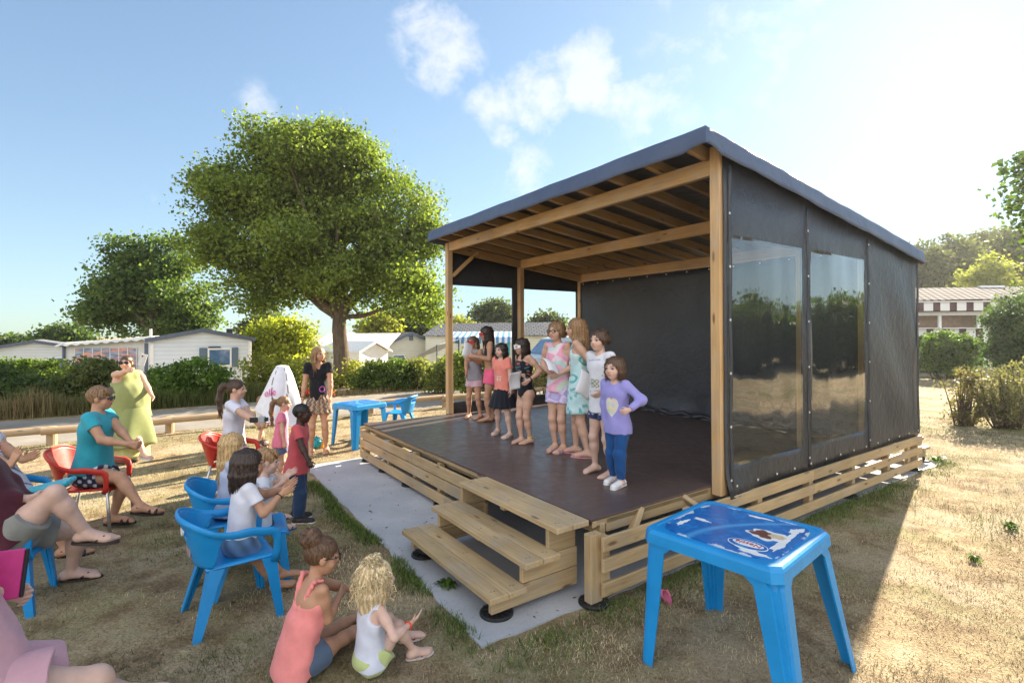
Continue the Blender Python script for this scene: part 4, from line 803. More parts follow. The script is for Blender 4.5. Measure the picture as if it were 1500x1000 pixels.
def chair(loc, yaw, label, mat='blue', group='plastic chairs on the lawn', legs='plastic', th=.76, arm=.645, sc_=.95, sticker=False):
    c = empty('plastic_chair', (0, 0, 0), label, 'chair', group)
    def topz(q): return arm+(th-arm)*(1-sm(.12, .72, q))-.025*sm(.8, 1, q)
    def back(y, z): return y-.10*max(0, (z-.43))/.37
    # seat
    def sf(a, b):
        x = (a-.5)*2; y = -.215+.46*b; wd = .20+.045*b; return np.array([x*wd, y, .425+.012*b+.018*x*x-.02*math.sin(math.pi*b)*(1-x*x)-(.035 if b > .97 else 0)-(.02 if abs(x) > .97 else 0)])
    vs, fs = sheet(sf, 16, 16); solidify('seat', vs, fs, .01, M[mat], c)
    # backrest shell
    A = 44; B = 18; vs = []; fs = []
    for j in range(B+1):
        for i in range(A+1):
            a = -.62+1.24*i/A; q = abs(a); x, y = pathfn(a); t_ = topz(q); b0 = .435+(t_-.02-.435)*sm(.34, .62, q); z = b0+(t_-b0)*j/B; k = 1-.16*(1-(z-.43)/.4)
            vs.append(np.array([x*k, back(y, z), z]))
    for j in range(B):
        for i in range(A):
            a = -.62+1.24*(i+.5)/A; q = abs(a); b = (j+.5)/B
            if legs == 'plastic' and .60 < b < .76 and q < .11: continue       # hand hole
            if legs != 'plastic' and .10 < b < .30 and q < .10: continue
            fs.append((j*(A+1)+i, j*(A+1)+i+1, (j+1)*(A+1)+i+1, (j+1)*(A+1)+i))
    solidify('backrest', vs, fs, .008, M[mat], c)
    # armrest rim, one broad lip sweeping round, ends turn down to the seat
    pts = []; rs = []
    for i in range(61):
        a = -1+2*i/60; q = abs(a); x, y = pathfn(a); z = topz(q); pts.append(np.array([x, back(y, z), z])); rs.append(.020+.012*sm(.45, .8, q))
    for s, lst in ((-1, 0), (1, -1)):
        p = pts[lst]; ext = [p+np.array([-s*.004, .035, -.02]), p+np.array([-s*.01, .05, -.075]), p+np.array([-s*.012, .045, -.16]), p+np.array([-s*.02, .03, -.225])]
        pts = (ext[::-1]+pts) if lst == 0 else (pts+ext); rs = ([.028, .026, .027, .030]+rs) if lst == 0 else (rs+[.030, .027, .026, .028])
    mb = MB(); mb.tube(pts, rs, 12, ell=(1.0, .52)); mb.build('armrest', M[mat], c, smooth=True)
    for (sx, sy) in ((-1, 1), (1, 1), (-1, -1), (1, -1)):
        top = np.array([sx*(.245 if sy > 0 else .20), sy*.205+.01, .425]); bot = np.array([sx*.275, .255 if sy > 0 else -.30, 0])
        mb = MB()
        if legs == 'plastic':
            rings = []
            for k in (0, .25, .6, 1):
                w_ = .085*(1-k)+.045*k+.03*max(0, .25-k)*4*.4; tt = .012; o = top+(bot-top)*k; L = [(0, 0), (-w_, 0), (-w_, -tt), (-w_*.55, -tt-.012), (-tt, -tt), (-tt-.012, -w_*.55), (-tt, -w_), (0, -w_)]
                r = [o+np.array([sx*x, sy*y, 0]) for x, y in L]; rings.append(r if sx*sy > 0 else r[::-1])
            loft(mb, rings[::-1])
        else: mb.tube([top+np.array([0, 0, .02]), bot], [.0145, .0145], 12)
        mb.build('leg', M[mat if legs == 'plastic' else 'alu'], c, smooth=legs != 'plastic')
    if legs != 'plastic':
        mb = MB(); mb.tube([np.array([-.25, .2, .41]), np.array([.25, .2, .41])], .012, 8); mb.build('seat_rail', M['alu'], c)
    if sticker:
        mb = MB(); x = np.array([1., 0, 0]); mb.lathe((0, -.322, .66), [(.032, -.006), (.032, .006), (.028, .008)], 16, axis=(x, Z3, np.array([0, -1., 0]))); mb.build('emblem', M['white'], c)
        mb = MB(); mb.box((0, -.285, .535), (x, Z3, np.array([0, -1., 0])), (.13, .085, .012), .004); mb.build('sticker', M['print_win'], c)
    c.location = [float(v) for v in loc]; c.rotation_euler = (0, 0, yaw); c.scale = (sc_,)*3; return c
# printed table top
tp = NT('printed_water'); P = tp.coord('Object'); n = tp.noise(P, 14, 6, .7, .8); n2 = tp.noise(P, 5, 5, .6); 
wc_ = tp.ramp(n, [(.3, (.008, .09, .34)), (.55, (.014, .165, .50)), (.75, (.04, .30, .66))]); sx_ = tp.n('ShaderNodeSeparateXYZ'); tp.l(P, sx_.inputs[0])
band = tp.math('ABSOLUTE', tp.math('ADD', tp.math('SUBTRACT', sx_.outputs[0], tp.math('MULTIPLY', tp.math('POWER', tp.math('ADD', sx_.outputs[1], .3), 2.0), .9)), .13)); wc_ = tp.mix(tp.ramp(band, [(.0, (.8, .8, .8)), (.035, (0, 0, 0))]), wc_, (.10, .40, .72))
edge = tp.math('MAXIMUM', tp.math('ABSOLUTE', sx_.outputs[0]), tp.math('ABSOLUTE', sx_.outputs[1])); wear = tp.math('ADD', tp.math('MULTIPLY', tp.noise(P, 7, 5, .6), .22), edge)
wc_ = tp.mix(tp.ramp(wear, [(.425, (0, 0, 0)), (.432, (1, 1, 1))]), wc_, (.66, .70, .74)); tp.pbr(wc_, .25, tp.bump(n2, .1, .003), spec=.5); M['print_top'] = tp.m
M['logo_red'] = plain('logo_red', (.45, .02, .03), .35, .05, 20); M['cream'] = plain('cream_print', (.68, .52, .32), .35, .2, 30); M['choc'] = plain('brown_print', (.16, .045, .02), .35, .3, 30)
def table(c_top, c_bot, ang, s, h, sb, label, near=False):
    tb_ = empty('plastic_table', (c_bot[0], c_bot[1], 0), label, 'table', 'blue plastic tables')
    e1 = np.array([math.cos(ang), math.sin(ang), 0]); e2 = np.array([-math.sin(ang), math.cos(ang), 0]); ct = np.array([c_top[0], c_top[1], 0]); cb_ = np.array([c_bot[0], c_bot[1], 0])
    def out(half, z, nt=.045):
        q = []; b = .02
        for (sx, sy) in ((1, 1), (-1, 1), (-1, -1), (1, -1)):
            p = [(half, half-nt-.03), (half, half-nt), (half-nt*.45, half-nt*.55), (half-nt*.55, half-nt*.45), (half-nt, half), (half-nt-.03, half)]
            if sx*sy < 0: p = p[::-1]
            q += [ct+e1*sx*x+e2*sy*y+Z3*z for x, y in p]
        return q
    mb = MB(); H2 = s/2
    loft(mb, [out(H2+.012, h-.075), out(H2+.006, h-.022), out(H2, h-.008), out(H2-.010, h), out(H2-.035, h), out(H2-.042, h-.004)]); mb.build('tabletop', M['blue'], tb_)
    q = []
    for k in range(48):
        a = 2*math.pi*k/48; r = (abs(math.cos(a))**6+abs(math.sin(a))**6)**(-1/6)*(H2-.055); q.append(np.array([r*math.cos(a), r*math.sin(a), 0]))
    mb = MB(); n = len(q); mb.raw(q+[p+Z3*.004 for p in q], [tuple(range(n))[::-1], tuple(range(n, 2*n))]+[(i, (i+1) % n, n+(i+1) % n, n+i) for i in range(n)])
    o = mb.build('printed_panel', M['print_top'], None); o.parent = tb_; o.location = (ct[0]-cb_[0], ct[1]-cb_[1], h-.0035); o.rotation_euler = (0, 0, ang)
    for (sx, sy) in ((1, 1), (-1, 1), (-1, -1), (1, -1)):
        rings = []
        for k in (0, .08, .5, 1):
            o = (ct+(e1*sx+e2*sy)*(H2-.002))*(1-k)+(cb_+(e1*sx+e2*sy)*(sb/2))*k+Z3*((h-.06)*(1-k)); w_ = (.20 if k == 0 else .135)*(1-k)+.075*k if k < .5 else .11*(1-(k-.5)*2)+.078*(k-.5)*2; g = w_/.13
            L = [(.13, 0), (.05, 0), (.045, .02), (.02, .02), (.02, .045), (0, .05), (0, .13), (.012, .13), (.012, .06), (.035, .055), (.035, .035), (.055, .035), (.06, .012), (.13, .012)]
            r = [o-e1*sx*x*g-e2*sy*y*g for x, y in L]; rings.append(r[::-1] if sx*sy > 0 else r)
        mb = MB(); loft(mb, rings[::-1]); mb.build('leg', M['blue'], tb_)
    return tb_, ct, e1, e2
tn, ct, e1, e2 = table((1.30, 2.98), (1.335, 2.92), R(-48), .755, .752, .86, 'big blue plastic table with a worn printed top in the right foreground', True)
def text(nm, body, size, c, xd, yd, mat, parent, th=.002):
    cu = bpy.data.curves.new(nm, 'FONT'); cu.body = body; cu.size = size; cu.extrude = th/2; cu.align_x = 'CENTER'; cu.align_y = 'CENTER'
    o = bpy.data.objects.new(nm, cu); COL.objects.link(o); dg = bpy.context.evaluated_depsgraph_get(); me = bpy.data.meshes.new_from_object(o.evaluated_get(dg)); bpy.data.objects.remove(o)
    zd = np.cross(xd, yd); mt = Matrix(((xd[0], yd[0], zd[0], c[0]), (xd[1], yd[1], zd[1], c[1]), (xd[2], yd[2], zd[2], c[2]), (0, 0, 0, 1))); me.transform(mt); me.transform(Matrix.Translation(-parent.location)) if parent else None
    me.materials.clear(); me.materials.append(mat); o = bpy.data.objects.new(nm, me); COL.objects.link(o); o.parent = parent; return o
def blob_disc(nm, c, xd, yd, rx, ry, mat, parent, n=40, f=None, th=.0015, ring=None):
    zd = np.cross(xd, yd); q = [c+xd*rx*math.cos(2*math.pi*k/n)*(f(k/n) if f else 1)+yd*ry*math.sin(2*math.pi*k/n)*(f(k/n) if f else 1) for k in range(n)]
    mb = MB(); mb.raw(q+[p+zd*th for p in q], [tuple(range(n))[::-1], tuple(range(n, 2*n))]+[(i, (i+1) % n, n+(i+1) % n, n+i) for i in range(n)]); return mb.build(nm, mat, parent)
# the logo sits near the near-left edge; reading direction runs towards the left corner
rd = -e1; ud = -e2; zt = .752+.0015
lc = ct+e1*.145-e2*.185+Z3*zt
blob_disc('logo_border', lc, rd, ud, .105, .062, M['white'], tn, 40); blob_disc('logo_ground', lc+Z3*.0006, rd, ud, .100, .057, M['print_top'], tn); blob_disc('logo_plate', lc+Z3*.0012+ud*-.006, rd, ud, .082, .034, M['white'], tn)
text('logo_lettering', 'Nestlé', .052, lc+Z3*.0034-ud*.008, rd, ud, M['logo_red'], tn)
ic = ct+e1*.17+e2*.02+Z3*zt
blob_disc('dessert_print', ic, rd, ud, .105, .075, M['white'], tn, 60, lambda t_: 1+.10*math.sin(t_*31)+.08*math.sin(t_*50)); blob_disc('dessert_print', ic+Z3*.0008+rd*.02, rd, ud, .07, .05, M['choc'], tn, 60, lambda t_: 1+.18*math.sin(t_*25)+.08*math.sin(t_*57)); blob_disc('dessert_print', ic+Z3*.0009-rd*.045+ud*-.012, rd, ud, .045, .035, M['cream'], tn, 40, lambda t_: 1+.12*math.sin(t_*37))
for (a, b, rx, ry) in ((.265, -.02, .025, .13), (.255, .20, .03, .05), (.02, .27, .06, .014), (-.2, -.02, .055, .014), (-.26, -.14, .018, .05), (.2, -.262, .09, .022)):
    k0 = random.uniform(0, 6); blob_disc('worn_patch', ct+e1*a+e2*b+Z3*(zt-.0004+random.uniform(0, .0003)), e1, e2, rx, ry, M['white'], tn, 50, lambda t_: 1+.26*math.sin(t_*12.566+k0)+.18*math.sin(t_*18.85+2*k0)+.13*math.sin(t_*43.98+k0)+.08*math.sin(t_*81.7))
ft_, _, _, _ = table((-2.63, 8.80), (-2.63, 8.80), R(52), .66, .72, .70, 'far blue plastic table beside the left corner of the stage')
# ---------------------------------------------------------------- chairs
pc_ = G(580, 640, 0); chair((-2.16, 9.75, 0), R(78), 'empty blue plastic chair pushed up to the far blue table')
chair((-1.90, 3.50, 0), R(-50), 'blue plastic armchair carrying the girl with dark straight hair', sticker=True)
chair((-2.28, 4.18, 0), R(-62), 'blue plastic armchair behind, carrying the girl with long blonde hair')
ch_t1 = chair((-4.16, 5.08, 0), R(-74), 'red armchair with metal legs carrying the woman in the turquoise top', 'red', 'red chairs with metal legs', 'tube', th=.83)
ch_p1 = chair((-3.26, 5.98, 0), R(-75), 'red armchair with metal legs carrying the girl with the camera', 'red', 'red chairs with metal legs', 'tube', th=.78)
chair((-3.56, 3.56, 0), R(-62), 'blue plastic armchair at the left edge carrying the woman in maroon')
chair((-4.35, 4.35, 0), R(-78), 'plastic armchair at the left edge carrying the woman in the floral top')
c_ = chair((-2.16, 1.98, 0), R(-62), 'blue plastic seat in the lower left corner under the person in pink', group=None)
for o in list(c_.children):
    if o.name.split('.')[0] in ('armrest', 'backrest'): bpy.data.objects.remove(o)
# ---------------------------------------------------------------- small things on the lawn
def sphere_mb(mb, c, r, n=12, mi=0):
    rows = []; c = np.asarray(c, float); r = np.asarray(r if hasattr(r, '__len__') else (r, r, r), float)
    mb.raw([c+r*np.array([math.sin(math.pi*j/n)*math.cos(2*math.pi*i/(2*n)), math.sin(math.pi*j/n)*math.sin(2*math.pi*i/(2*n)), math.cos(math.pi*j/n)]) for j in range(n+1) for i in range(2*n)],
           [(j*2*n+i, (j+1)*2*n+i, (j+1)*2*n+(i+1) % (2*n), j*2*n+(i+1) % (2*n)) for j in range(n) for i in range(2*n)], None, mi); return mb
M['teal'] = plain('teal_rubber', (.02, .36, .46), .45, .3, 30); M['orange'] = plain('orange_rubber', (.75, .30, .03), .45, .15, 20); M['pink'] = plain('pink_rubber', (.62, .14, .24), .5, .12, 20); M['magenta'] = plain('magenta', (.55, .03, .22), .5, .1, 20); M['offwhite'] = plain('off_white', (.62, .60, .56), .7, .1, 20); M['black'] = plain('black_cloth', (.018, .018, .022), .75, .2, 20); M['grey'] = plain('grey_plastic', (.35, .36, .37), .5, .1, 10); M['navy'] = plain('navy_bag', (.02, .028, .06), .7, .3, 10)
p = G(462.5, 657, 0); b = empty('spiky_ball', p, 'teal spiky rubber ball on the grass behind the woman in black', 'ball'); mb = MB(); sphere_mb(mb, p+Z3*.10, .09, 10)
for i in range(70):
    d = RNG.normal(size=3); d /= np.linalg.norm(d); mb.tube([p+Z3*.10+d*.085, p+Z3*.10+d*.118], [.016, .004], 5)
mb.build('ball', M['teal'], b)
p = G(470, 656, 0); b = empty('toy_bucket', p, 'small orange toy bucket next to the teal spiky ball', 'bucket'); mb = MB(); mb.lathe(p, [(.045, 0), (.065, .12), (.07, .125), (.06, .12)], 16); mb.build('pail', M['orange'], b); mb = MB(); mb.tube([p+np.array([.066*math.cos(a), 0, .12+.07*math.sin(a)]) for a in np.linspace(0, math.pi, 9)], .004, 6); mb.build('handle', M['offwhite'], b)
p = G(602, 568, 0); b = empty('bucket', p, 'grey bucket standing on the grass before the shrubs', 'bucket'); mb = MB(); mb.lathe(p, [(.2, 0), (.26, .48), (.28, .49), (.24, .48), (.2, .1)], 20); mb.build('pail', M['grey'], b); mb = MB(); mb.tube([p+np.array([.26*math.cos(a), 0, .46+.12*math.sin(a)]) for a in np.linspace(0, math.pi, 9)], .012, 6); mb.build('handle', M['dark'], b)
p = G(577, 569, 0); b = empty('garden_bag', p, 'dark navy slumped bag on the grass left of the grey bucket', 'bag'); vs, fs = sheet(lambda a_, b_: p+np.array([math.cos(2*math.pi*a_)*(.42*math.sin(math.pi*(.15+.7*b_))+.04*math.sin(a_*25)), math.sin(2*math.pi*a_)*.26*math.sin(math.pi*(.15+.7*b_)), .42*b_+.05*math.sin(a_*19)*b_]), 40, 12); solidify('sack', vs, fs, .01, M['navy'], b)
def flipflop(p, yaw, L, label, sole, strap, group=None, tilt=0., name='flip_flop'):
    o = empty(name, p, label, 'sandal', group); cs, sn = math.cos(yaw), math.sin(yaw); f = np.array([-sn, cs, 0]); r = np.array([cs, sn, 0]); n = 28; q = []
    for k in range(n):
        a = 2*math.pi*k/n; y = math.cos(a)*L/2; w_ = L*(.17+.035*math.cos(a))*math.sin(a); q.append(p+f*y+r*w_+Z3*(.004+max(0, y)*tilt))
    mb = MB(); mb.raw(q+[x+Z3*.018 for x in q], [tuple(range(n)), tuple(range(n, 2*n))[::-1]]+[(i, n+i, n+(i+1) % n, (i+1) % n) for i in range(n)]); mb.build('sole', M[sole], o)
    mb = MB(); t_ = p+f*L*.26+Z3*.03
    for s in (-1, 1): mb.tube([t_, p+f*L*.12+r*s*L*.10+Z3*.045, p-f*L*.08+r*s*L*.165+Z3*.02], [.006, .008, .007], 6)
    mb.build('strap', M[strap], o); return o
# ---------------------------------------------------------------- people: implicit bodies, one continuous surface each
def nrm(v): v = np.asarray(v, float); return v/(np.linalg.norm(v)+1e-9)
class Field:
    def __init__(s, lo, hi, vox):
        s.lo = np.asarray(lo, np.float32); s.vox = vox; s.n = np.maximum(2, np.ceil((np.asarray(hi)-s.lo)/vox).astype(int)+1); s.f = np.full(s.n, .06, np.float32)
    def add(s, pr, k=.0, op='u', off=0.):
        a, b = np.asarray(pr['a'], np.float32), np.asarray(pr['b'], np.float32); ra, rb = pr['ra']+off, pr['rb']+off; S = pr.get('S'); Fm = pr.get('F')
        mxS = max(S) if S is not None else 1; m = (max(ra, rb))*mxS+k+.045
        l = np.minimum(a, b)-m; h = np.maximum(a, b)+m
        i0 = np.clip(np.floor((l-s.lo)/s.vox).astype(int), 0, s.n); i1 = np.clip(np.ceil((h-s.lo)/s.vox).astype(int)+1, 0, s.n)
        if (i1 <= i0).any(): return
        gx, gy, gz = [s.lo[d]+s.vox*np.arange(i0[d], i1[d], dtype=np.float32) for d in range(3)]
        X = gx[:, None, None]; Y = gy[None, :, None]; Z = gz[None, None, :]
        if Fm is not None:
            A = (np.diag(1/np.asarray(S, np.float32)) @ np.asarray(Fm, np.float32)).astype(np.float32)     # rows: local axes
            dx, dy, dz = X-a[0], Y-a[1], Z-a[2]; px = A[0, 0]*dx+A[0, 1]*dy+A[0, 2]*dz; py = A[1, 0]*dx+A[1, 1]*dy+A[1, 2]*dz; pz = A[2, 0]*dx+A[2, 1]*dy+A[2, 2]*dz; ba = A@(b-a)
        else: px, py, pz = X-a[0], Y-a[1], Z-a[2]; ba = b-a
        bb = float(ba@ba)
        if bb > 1e-10:
            t = np.clip((px*ba[0]+py*ba[1]+pz*ba[2])/bb, 0, 1); d = np.sqrt((px-t*ba[0])**2+(py-t*ba[1])**2+(pz-t*ba[2])**2)-(ra+(rb-ra)*t)
        else: d = np.sqrt(px*px+py*py+pz*pz)-ra+0*px
        if Fm is not None: d = d*float(np.median(S)*.5+min(S)*.5)
        for (c, n_) in pr.get('clip', ()):
            d = np.maximum(d, (X-c[0])*n_[0]+(Y-c[1])*n_[1]+(Z-c[2])*n_[2])
        sl = tuple(slice(i0[q], i1[q]) for q in range(3)); f = s.f[sl]
        if op == 'u':
            if k > 0: h_ = np.maximum(k-np.abs(f-d), 0)/k; r = np.minimum(f, d)-h_*h_*k*.25
            else: r = np.minimum(f, d)
        else: r = np.maximum(f, -d)
        s.f[sl] = r
    def wrinkle(s, amp, freq, seed=0, axis=None):
        X, Y, Z = [(s.lo[d]+s.vox*np.arange(s.n[d], dtype=np.float32)) for d in range(3)]; X = X[:, None, None]; Y = Y[None, :, None]; Z = Z[None, None, :]
        w_ = np.sin(X*freq+seed+1.7*np.sin(Z*freq*.6+seed))*np.sin(Y*freq*.9+2*seed+1.3*np.sin(X*freq*.5))+.6*np.sin((X+Y)*freq*1.7+Z*freq*.35+seed*3)*np.sin(Z*freq*.8+seed)
        s.f += (amp*w_).astype(np.float32)
    def mesh(s):
        f = s.f; sg = f < 0; n = s.n
        c = np.zeros(n-1, np.int8)
        for i in (0, 1):
            for j in (0, 1):
                for k in (0, 1): c += sg[i:n[0]-1+i, j:n[1]-1+j, k:n[2]-1+k]
        act = np.argwhere((c > 0) & (c < 8)); 
        if len(act) == 0: return np.zeros((0, 3)), np.zeros((0, 4), int)
        idx = np.full(n-1, -1, np.int32); idx[tuple(act.T)] = np.arange(len(act)); acc = np.zeros((len(act), 3)); cnt = np.zeros(len(act))
        cor = [(i, j, k) for i in (0, 1) for j in (0, 1) for k in (0, 1)]
        val = {q: f[act[:, 0]+q[0], act[:, 1]+q[1], act[:, 2]+q[2]] for q in cor}
        for q in cor:
            for ax in range(3):
                if q[ax] == 0:
                    r = list(q); r[ax] = 1; r = tuple(r); f0, f1 = val[q], val[r]; x = (f0 < 0) != (f1 < 0); t = np.where(x, f0/np.where(f0 == f1, 1, f0-f1), 0)
                    p = np.array(q, float)[None]+t[:, None]*(np.array(r, float)-np.array(q, float))[None]; acc[x] += p[x]; cnt[x] += 1
        V = (act+acc/cnt[:, None])*s.vox+s.lo; Q = []
        for ax in range(3):
            o1, o2 = [(1, 2), (2, 0), (0, 1)][ax]; sl0 = [slice(None)]*3; sl1 = [slice(None)]*3; sl0[ax] = slice(0, -1); sl1[ax] = slice(1, None)
            e = np.argwhere(sg[tuple(sl0)] != sg[tuple(sl1)]); e = e[(e[:, o1] > 0) & (e[:, o2] > 0) & (e[:, o1] < n[o1]-1) & (e[:, o2] < n[o2]-1)]
            inside = sg[tuple(e.T)]
            def cell(d1, d2): q = e.copy(); q[:, o1] += d1; q[:, o2] += d2; return idx[tuple(q.T)]
            qd = np.stack([cell(-1, -1), cell(0, -1), cell(0, 0), cell(-1, 0)], -1); qd = np.where(inside[:, None], qd, qd[:, ::-1]); Q.append(qd)
        Q = np.concatenate(Q); Q = Q[(Q >= 0).all(1)]
        # a light relaxation
        nb = np.zeros_like(V); ct_ = np.zeros(len(V))
        for a_, b_ in ((0, 1), (1, 2), (2, 3), (3, 0)):
            np.add.at(nb, Q[:, a_], V[Q[:, b_]]); np.add.at(nb, Q[:, b_], V[Q[:, a_]]); np.add.at(ct_, Q[:, a_], 1); np.add.at(ct_, Q[:, b_], 1)
        ok = ct_ > 0; V[ok] = V[ok]*.5+(nb[ok]/ct_[ok][:, None])*.5
        return V, Q
def cap(a, b, ra, rb=None, F=None, S=None, clip=()): return dict(a=np.asarray(a, float), b=np.asarray(b, float), ra=ra, rb=ra if rb is None else rb, F=F, S=S, clip=list(clip))
def ball(c, r, F=None, S=None, clip=()): return cap(c, c, r, r, F, S, clip)
def implicit(groups, vox, wr=None, subs=()):
    """groups: list of (prims, k, off)"""
    P = [(p, off) for g, k, off in groups for p in g]; lo = np.min([np.minimum(p['a'], p['b'])-(max(p['ra'], p['rb'])+o)*(max(p['S']) if p['S'] is not None else 1) for p, o in P], 0)-.03; hi = np.max([np.maximum(p['a'], p['b'])+(max(p['ra'], p['rb'])+o)*(max(p['S']) if p['S'] is not None else 1) for p, o in P], 0)+.03
    F = Field(lo, hi, vox)
    for g, k, off in groups:
        for p in g: F.add(p, k, 'u', off)
    if wr: F.wrinkle(*wr)
    for p in subs: F.add(p, 0, 's')
    return F.mesh()
def ik(r, t, l1, l2, pole):
    r = np.asarray(r, float); t = np.asarray(t, float); d = np.linalg.norm(t-r); n = (t-r)/(d+1e-9); d = min(d, (l1+l2)*.999); d = max(d, abs(l1-l2)+.01); a = (l1*l1-l2*l2+d*d)/(2*d); h = math.sqrt(max(l1*l1-a*a, 0)); p = np.asarray(pole, float); p = nrm(p-n*np.dot(p, n)); return r+n*a+p*h, r+n*d
def rotm(axis, ang): return np.array(Matrix.Rotation(ang, 3, Vector(axis.tolist())))
def attrmat(name, rough, bumpsc=0, bs=.2, bd=.002, sss=0, spec=.4, var=.1, sheen=0):
    t = NT(name); c = t.attr('Col', 'Color'); P = t.coord('Object'); n = t.noise(P, 16, 4, .6); c2 = t.mix(1, c, t.ramp(n, [(.3, (1-var,)*3), (.7, (1+var*.5,)*3)]), 'MULTIPLY'); nr = t.bump(t.noise(P, bumpsc, 3, .6), bs, bd) if bumpsc else None
    b = t.pbr(c2, rough, nr, spec=spec)
    if sss: b.inputs['Subsurface Weight'].default_value = sss; b.inputs['Subsurface Radius'].default_value = (1, .35, .2); b.inputs['Subsurface Scale'].default_value = .012
    if sheen: b.inputs['Sheen Weight'].default_value = sheen
    return t.m
M['skin'] = attrmat('skin', .55, 180, .18, .001, .08, .35, .12); M['cloth'] = attrmat('fabric', .85, 420, .25, .0012, 0, .2, .09, .15); M['shoe'] = attrmat('footwear', .6, 200, .1, .001, 0, .35, .08)
th_ = NT('hair'); c = th_.attr('Col', 'Color'); P = th_.coord('Object'); n = th_.noise(th_.mapping(P, (1, 1, .16)), 150, 3, .6, .3); c2 = th_.mix(.85, c, th_.ramp(n, [(.3, (.5, .5, .5)), (.7, (1.45, 1.45, 1.4))]), 'MULTIPLY'); th_.pbr(c2, .42, th_.bump(n, .7, .006), spec=.45); M['hair'] = th_.m
SKIN = {'fair': (.58, .35, .25), 'pale': (.64, .42, .33), 'tan': (.50, .27, .165), 'mid': (.44, .23, .14), 'dark': (.055, .026, .017)}
HAIR = {'brown': (.075, .040, .022), 'dark': (.030, .018, .013), 'black': (.010, .008, .007), 'blond': (.40, .26, .12), 'dkblond': (.22, .125, .058), 'auburn': (.13, .060, .028), 'pale': (.62, .48, .29), 'brownlt': (.15, .085, .042)}
def mk_person(label, h, pel, yaw, hr=.145, w=1.0, lean=4, side=0, bend=0, twist=0, head=(0, 0, 0), LH=None, RH=None, LF=None, RF=None, lpole=None, rpole=None, lk=None, rk=None, ltoe=0, rtoe=0, lpitch=0, rpitch=0, curl=.35, lcurl=None, rcurl=None, hdir=None, ldir=None, rdir=None, lpal=None, rpal=None, skin='fair', hair='brown', style='long', hlen=.3, vox=.0065, group=None, base=None, belly=0, toes=False, lipc=None, tint=1.0, hv=1.0, legw=1.0):
    """pel: pelvis centre (world); yaw 0 faces +Y, positive turns left; hands/feet world targets"""
    K = dict(h=h); cy, sy = math.cos(R(yaw)), math.sin(R(yaw)); f0 = np.array([-sy, cy, 0]); r0 = np.array([cy, sy, 0]); pel = np.asarray(pel, float); hh = hr*h
    hipz = (.485 if hr < .15 else .46)*h; T = h-hh*1.12-hipz
    def frame(lean_, side_, tw):
        Rm = rotm(r0, R(-lean_)) @ rotm(f0, R(side_)) @ rotm(Z3, R(tw)); return Rm@r0, Rm@f0, Rm@Z3
    r1, f1, u1 = frame(lean, side, twist*.4); r2, f2, u2 = frame(lean+bend, side, twist)
    waist = pel+u1*T*.42; chest = waist+u2*T*.30; neck = chest+u2*T*.28; shz = neck-u2*.016*h
    sw = .098*h*(1+.12*(w-1)); hw = .046*h
    Fa = np.array([r1, f1, u1]); Fc = np.array([r2, f2, u2])
    Rh = rotm(Z3, R(head[0])) @ rotm(r2, R(head[1])) @ rotm(f2, R(head[2])); rb = R(-(lean+bend)*.35)
    fh0 = rotm(r0, R(-(lean+bend)*.4)); rH, fH, uH = [Rh @ (rotm(Z3, R(twist)) @ (fh0 @ q)) for q in (r0, f0, Z3)]; FH = np.array([rH, fH, uH])
    Hc = neck+u2*hh*.12+uH*hh*.50+fH*hh*.10; sk = np.array(SKIN[skin])*tint
    tor = [ball(pel-u1*.01*h, .080*h*w, Fa, (1.0, .78, .80)), cap(pel+u1*.02*h, waist, .078*h*w, .068*h*w, Fa, (1.02, .74, 1)), cap(waist, chest, .068*h*w, .078*h*w, Fc, (1.04, .74, 1)), cap(chest-r2*.03*h, chest+r2*.03*h, .070*h*w, None, Fc, (1, .78, 1.0)), cap(shz-r2*(sw-.02*h)-u2*.012*h, shz+r2*(sw-.02*h)-u2*.010*h, .028*h*w**.5, None, Fc, (1, 1, 1))]
    if belly: tor.append(ball(waist+f1*.03*h-u1*.02*h, .085*h*belly, Fa, (1.1, .95, 1.05)))
    tor.append(ball(pel-f1*.028*h-u1*.012*h, .068*h*w, Fa, (1.15, .9, .9)))
    nk = [cap(neck-u2*.03*h, Hc-uH*hh*.25-fH*hh*.10, .034*h*(.85+.15*w), .029*h*(.85+.15*w))]
    ul, fl, hl = .165*h, .140*h, .104*h; tl, sl = (hipz-.047*h)*.505, (hipz-.047*h)*.495
    limbs = {}; prims_arm = []; hands = {}
    for s, tgt, pole, nm in ((-1, LH, lpole, 'L'), (1, RH, rpole, 'R')):
        S0 = shz+r2*s*sw
        if tgt is None: tgt = S0+r2*s*.06*h-u2*.0*h+f0*.03*h-Z3*(ul+fl)*.985
        pole = (-f0*.8+r0*s*.5-Z3*.3) if pole is None else np.asarray(pole, float); e, wr_ = ik(S0, tgt, ul, fl, pole); limbs['A'+nm] = (S0, e, wr_)
    for s, tgt, pole, nm in ((-1, LF, lk, 'L'), (1, RF, rk, 'R')):
        H0 = pel+r1*s*hw-u1*.01*h
        if tgt is None: tgt = np.array([*(H0+r0*s*.01*h)[:2], pel[2]-hipz+.038*h])
        pole = f0 if pole is None else np.asarray(pole, float); k, an = ik(H0, tgt, tl, sl, pole); limbs['L'+nm] = (H0, k, an)
    body = []; aw = .85+.15*w; lw = (.8+.2*w)*legw
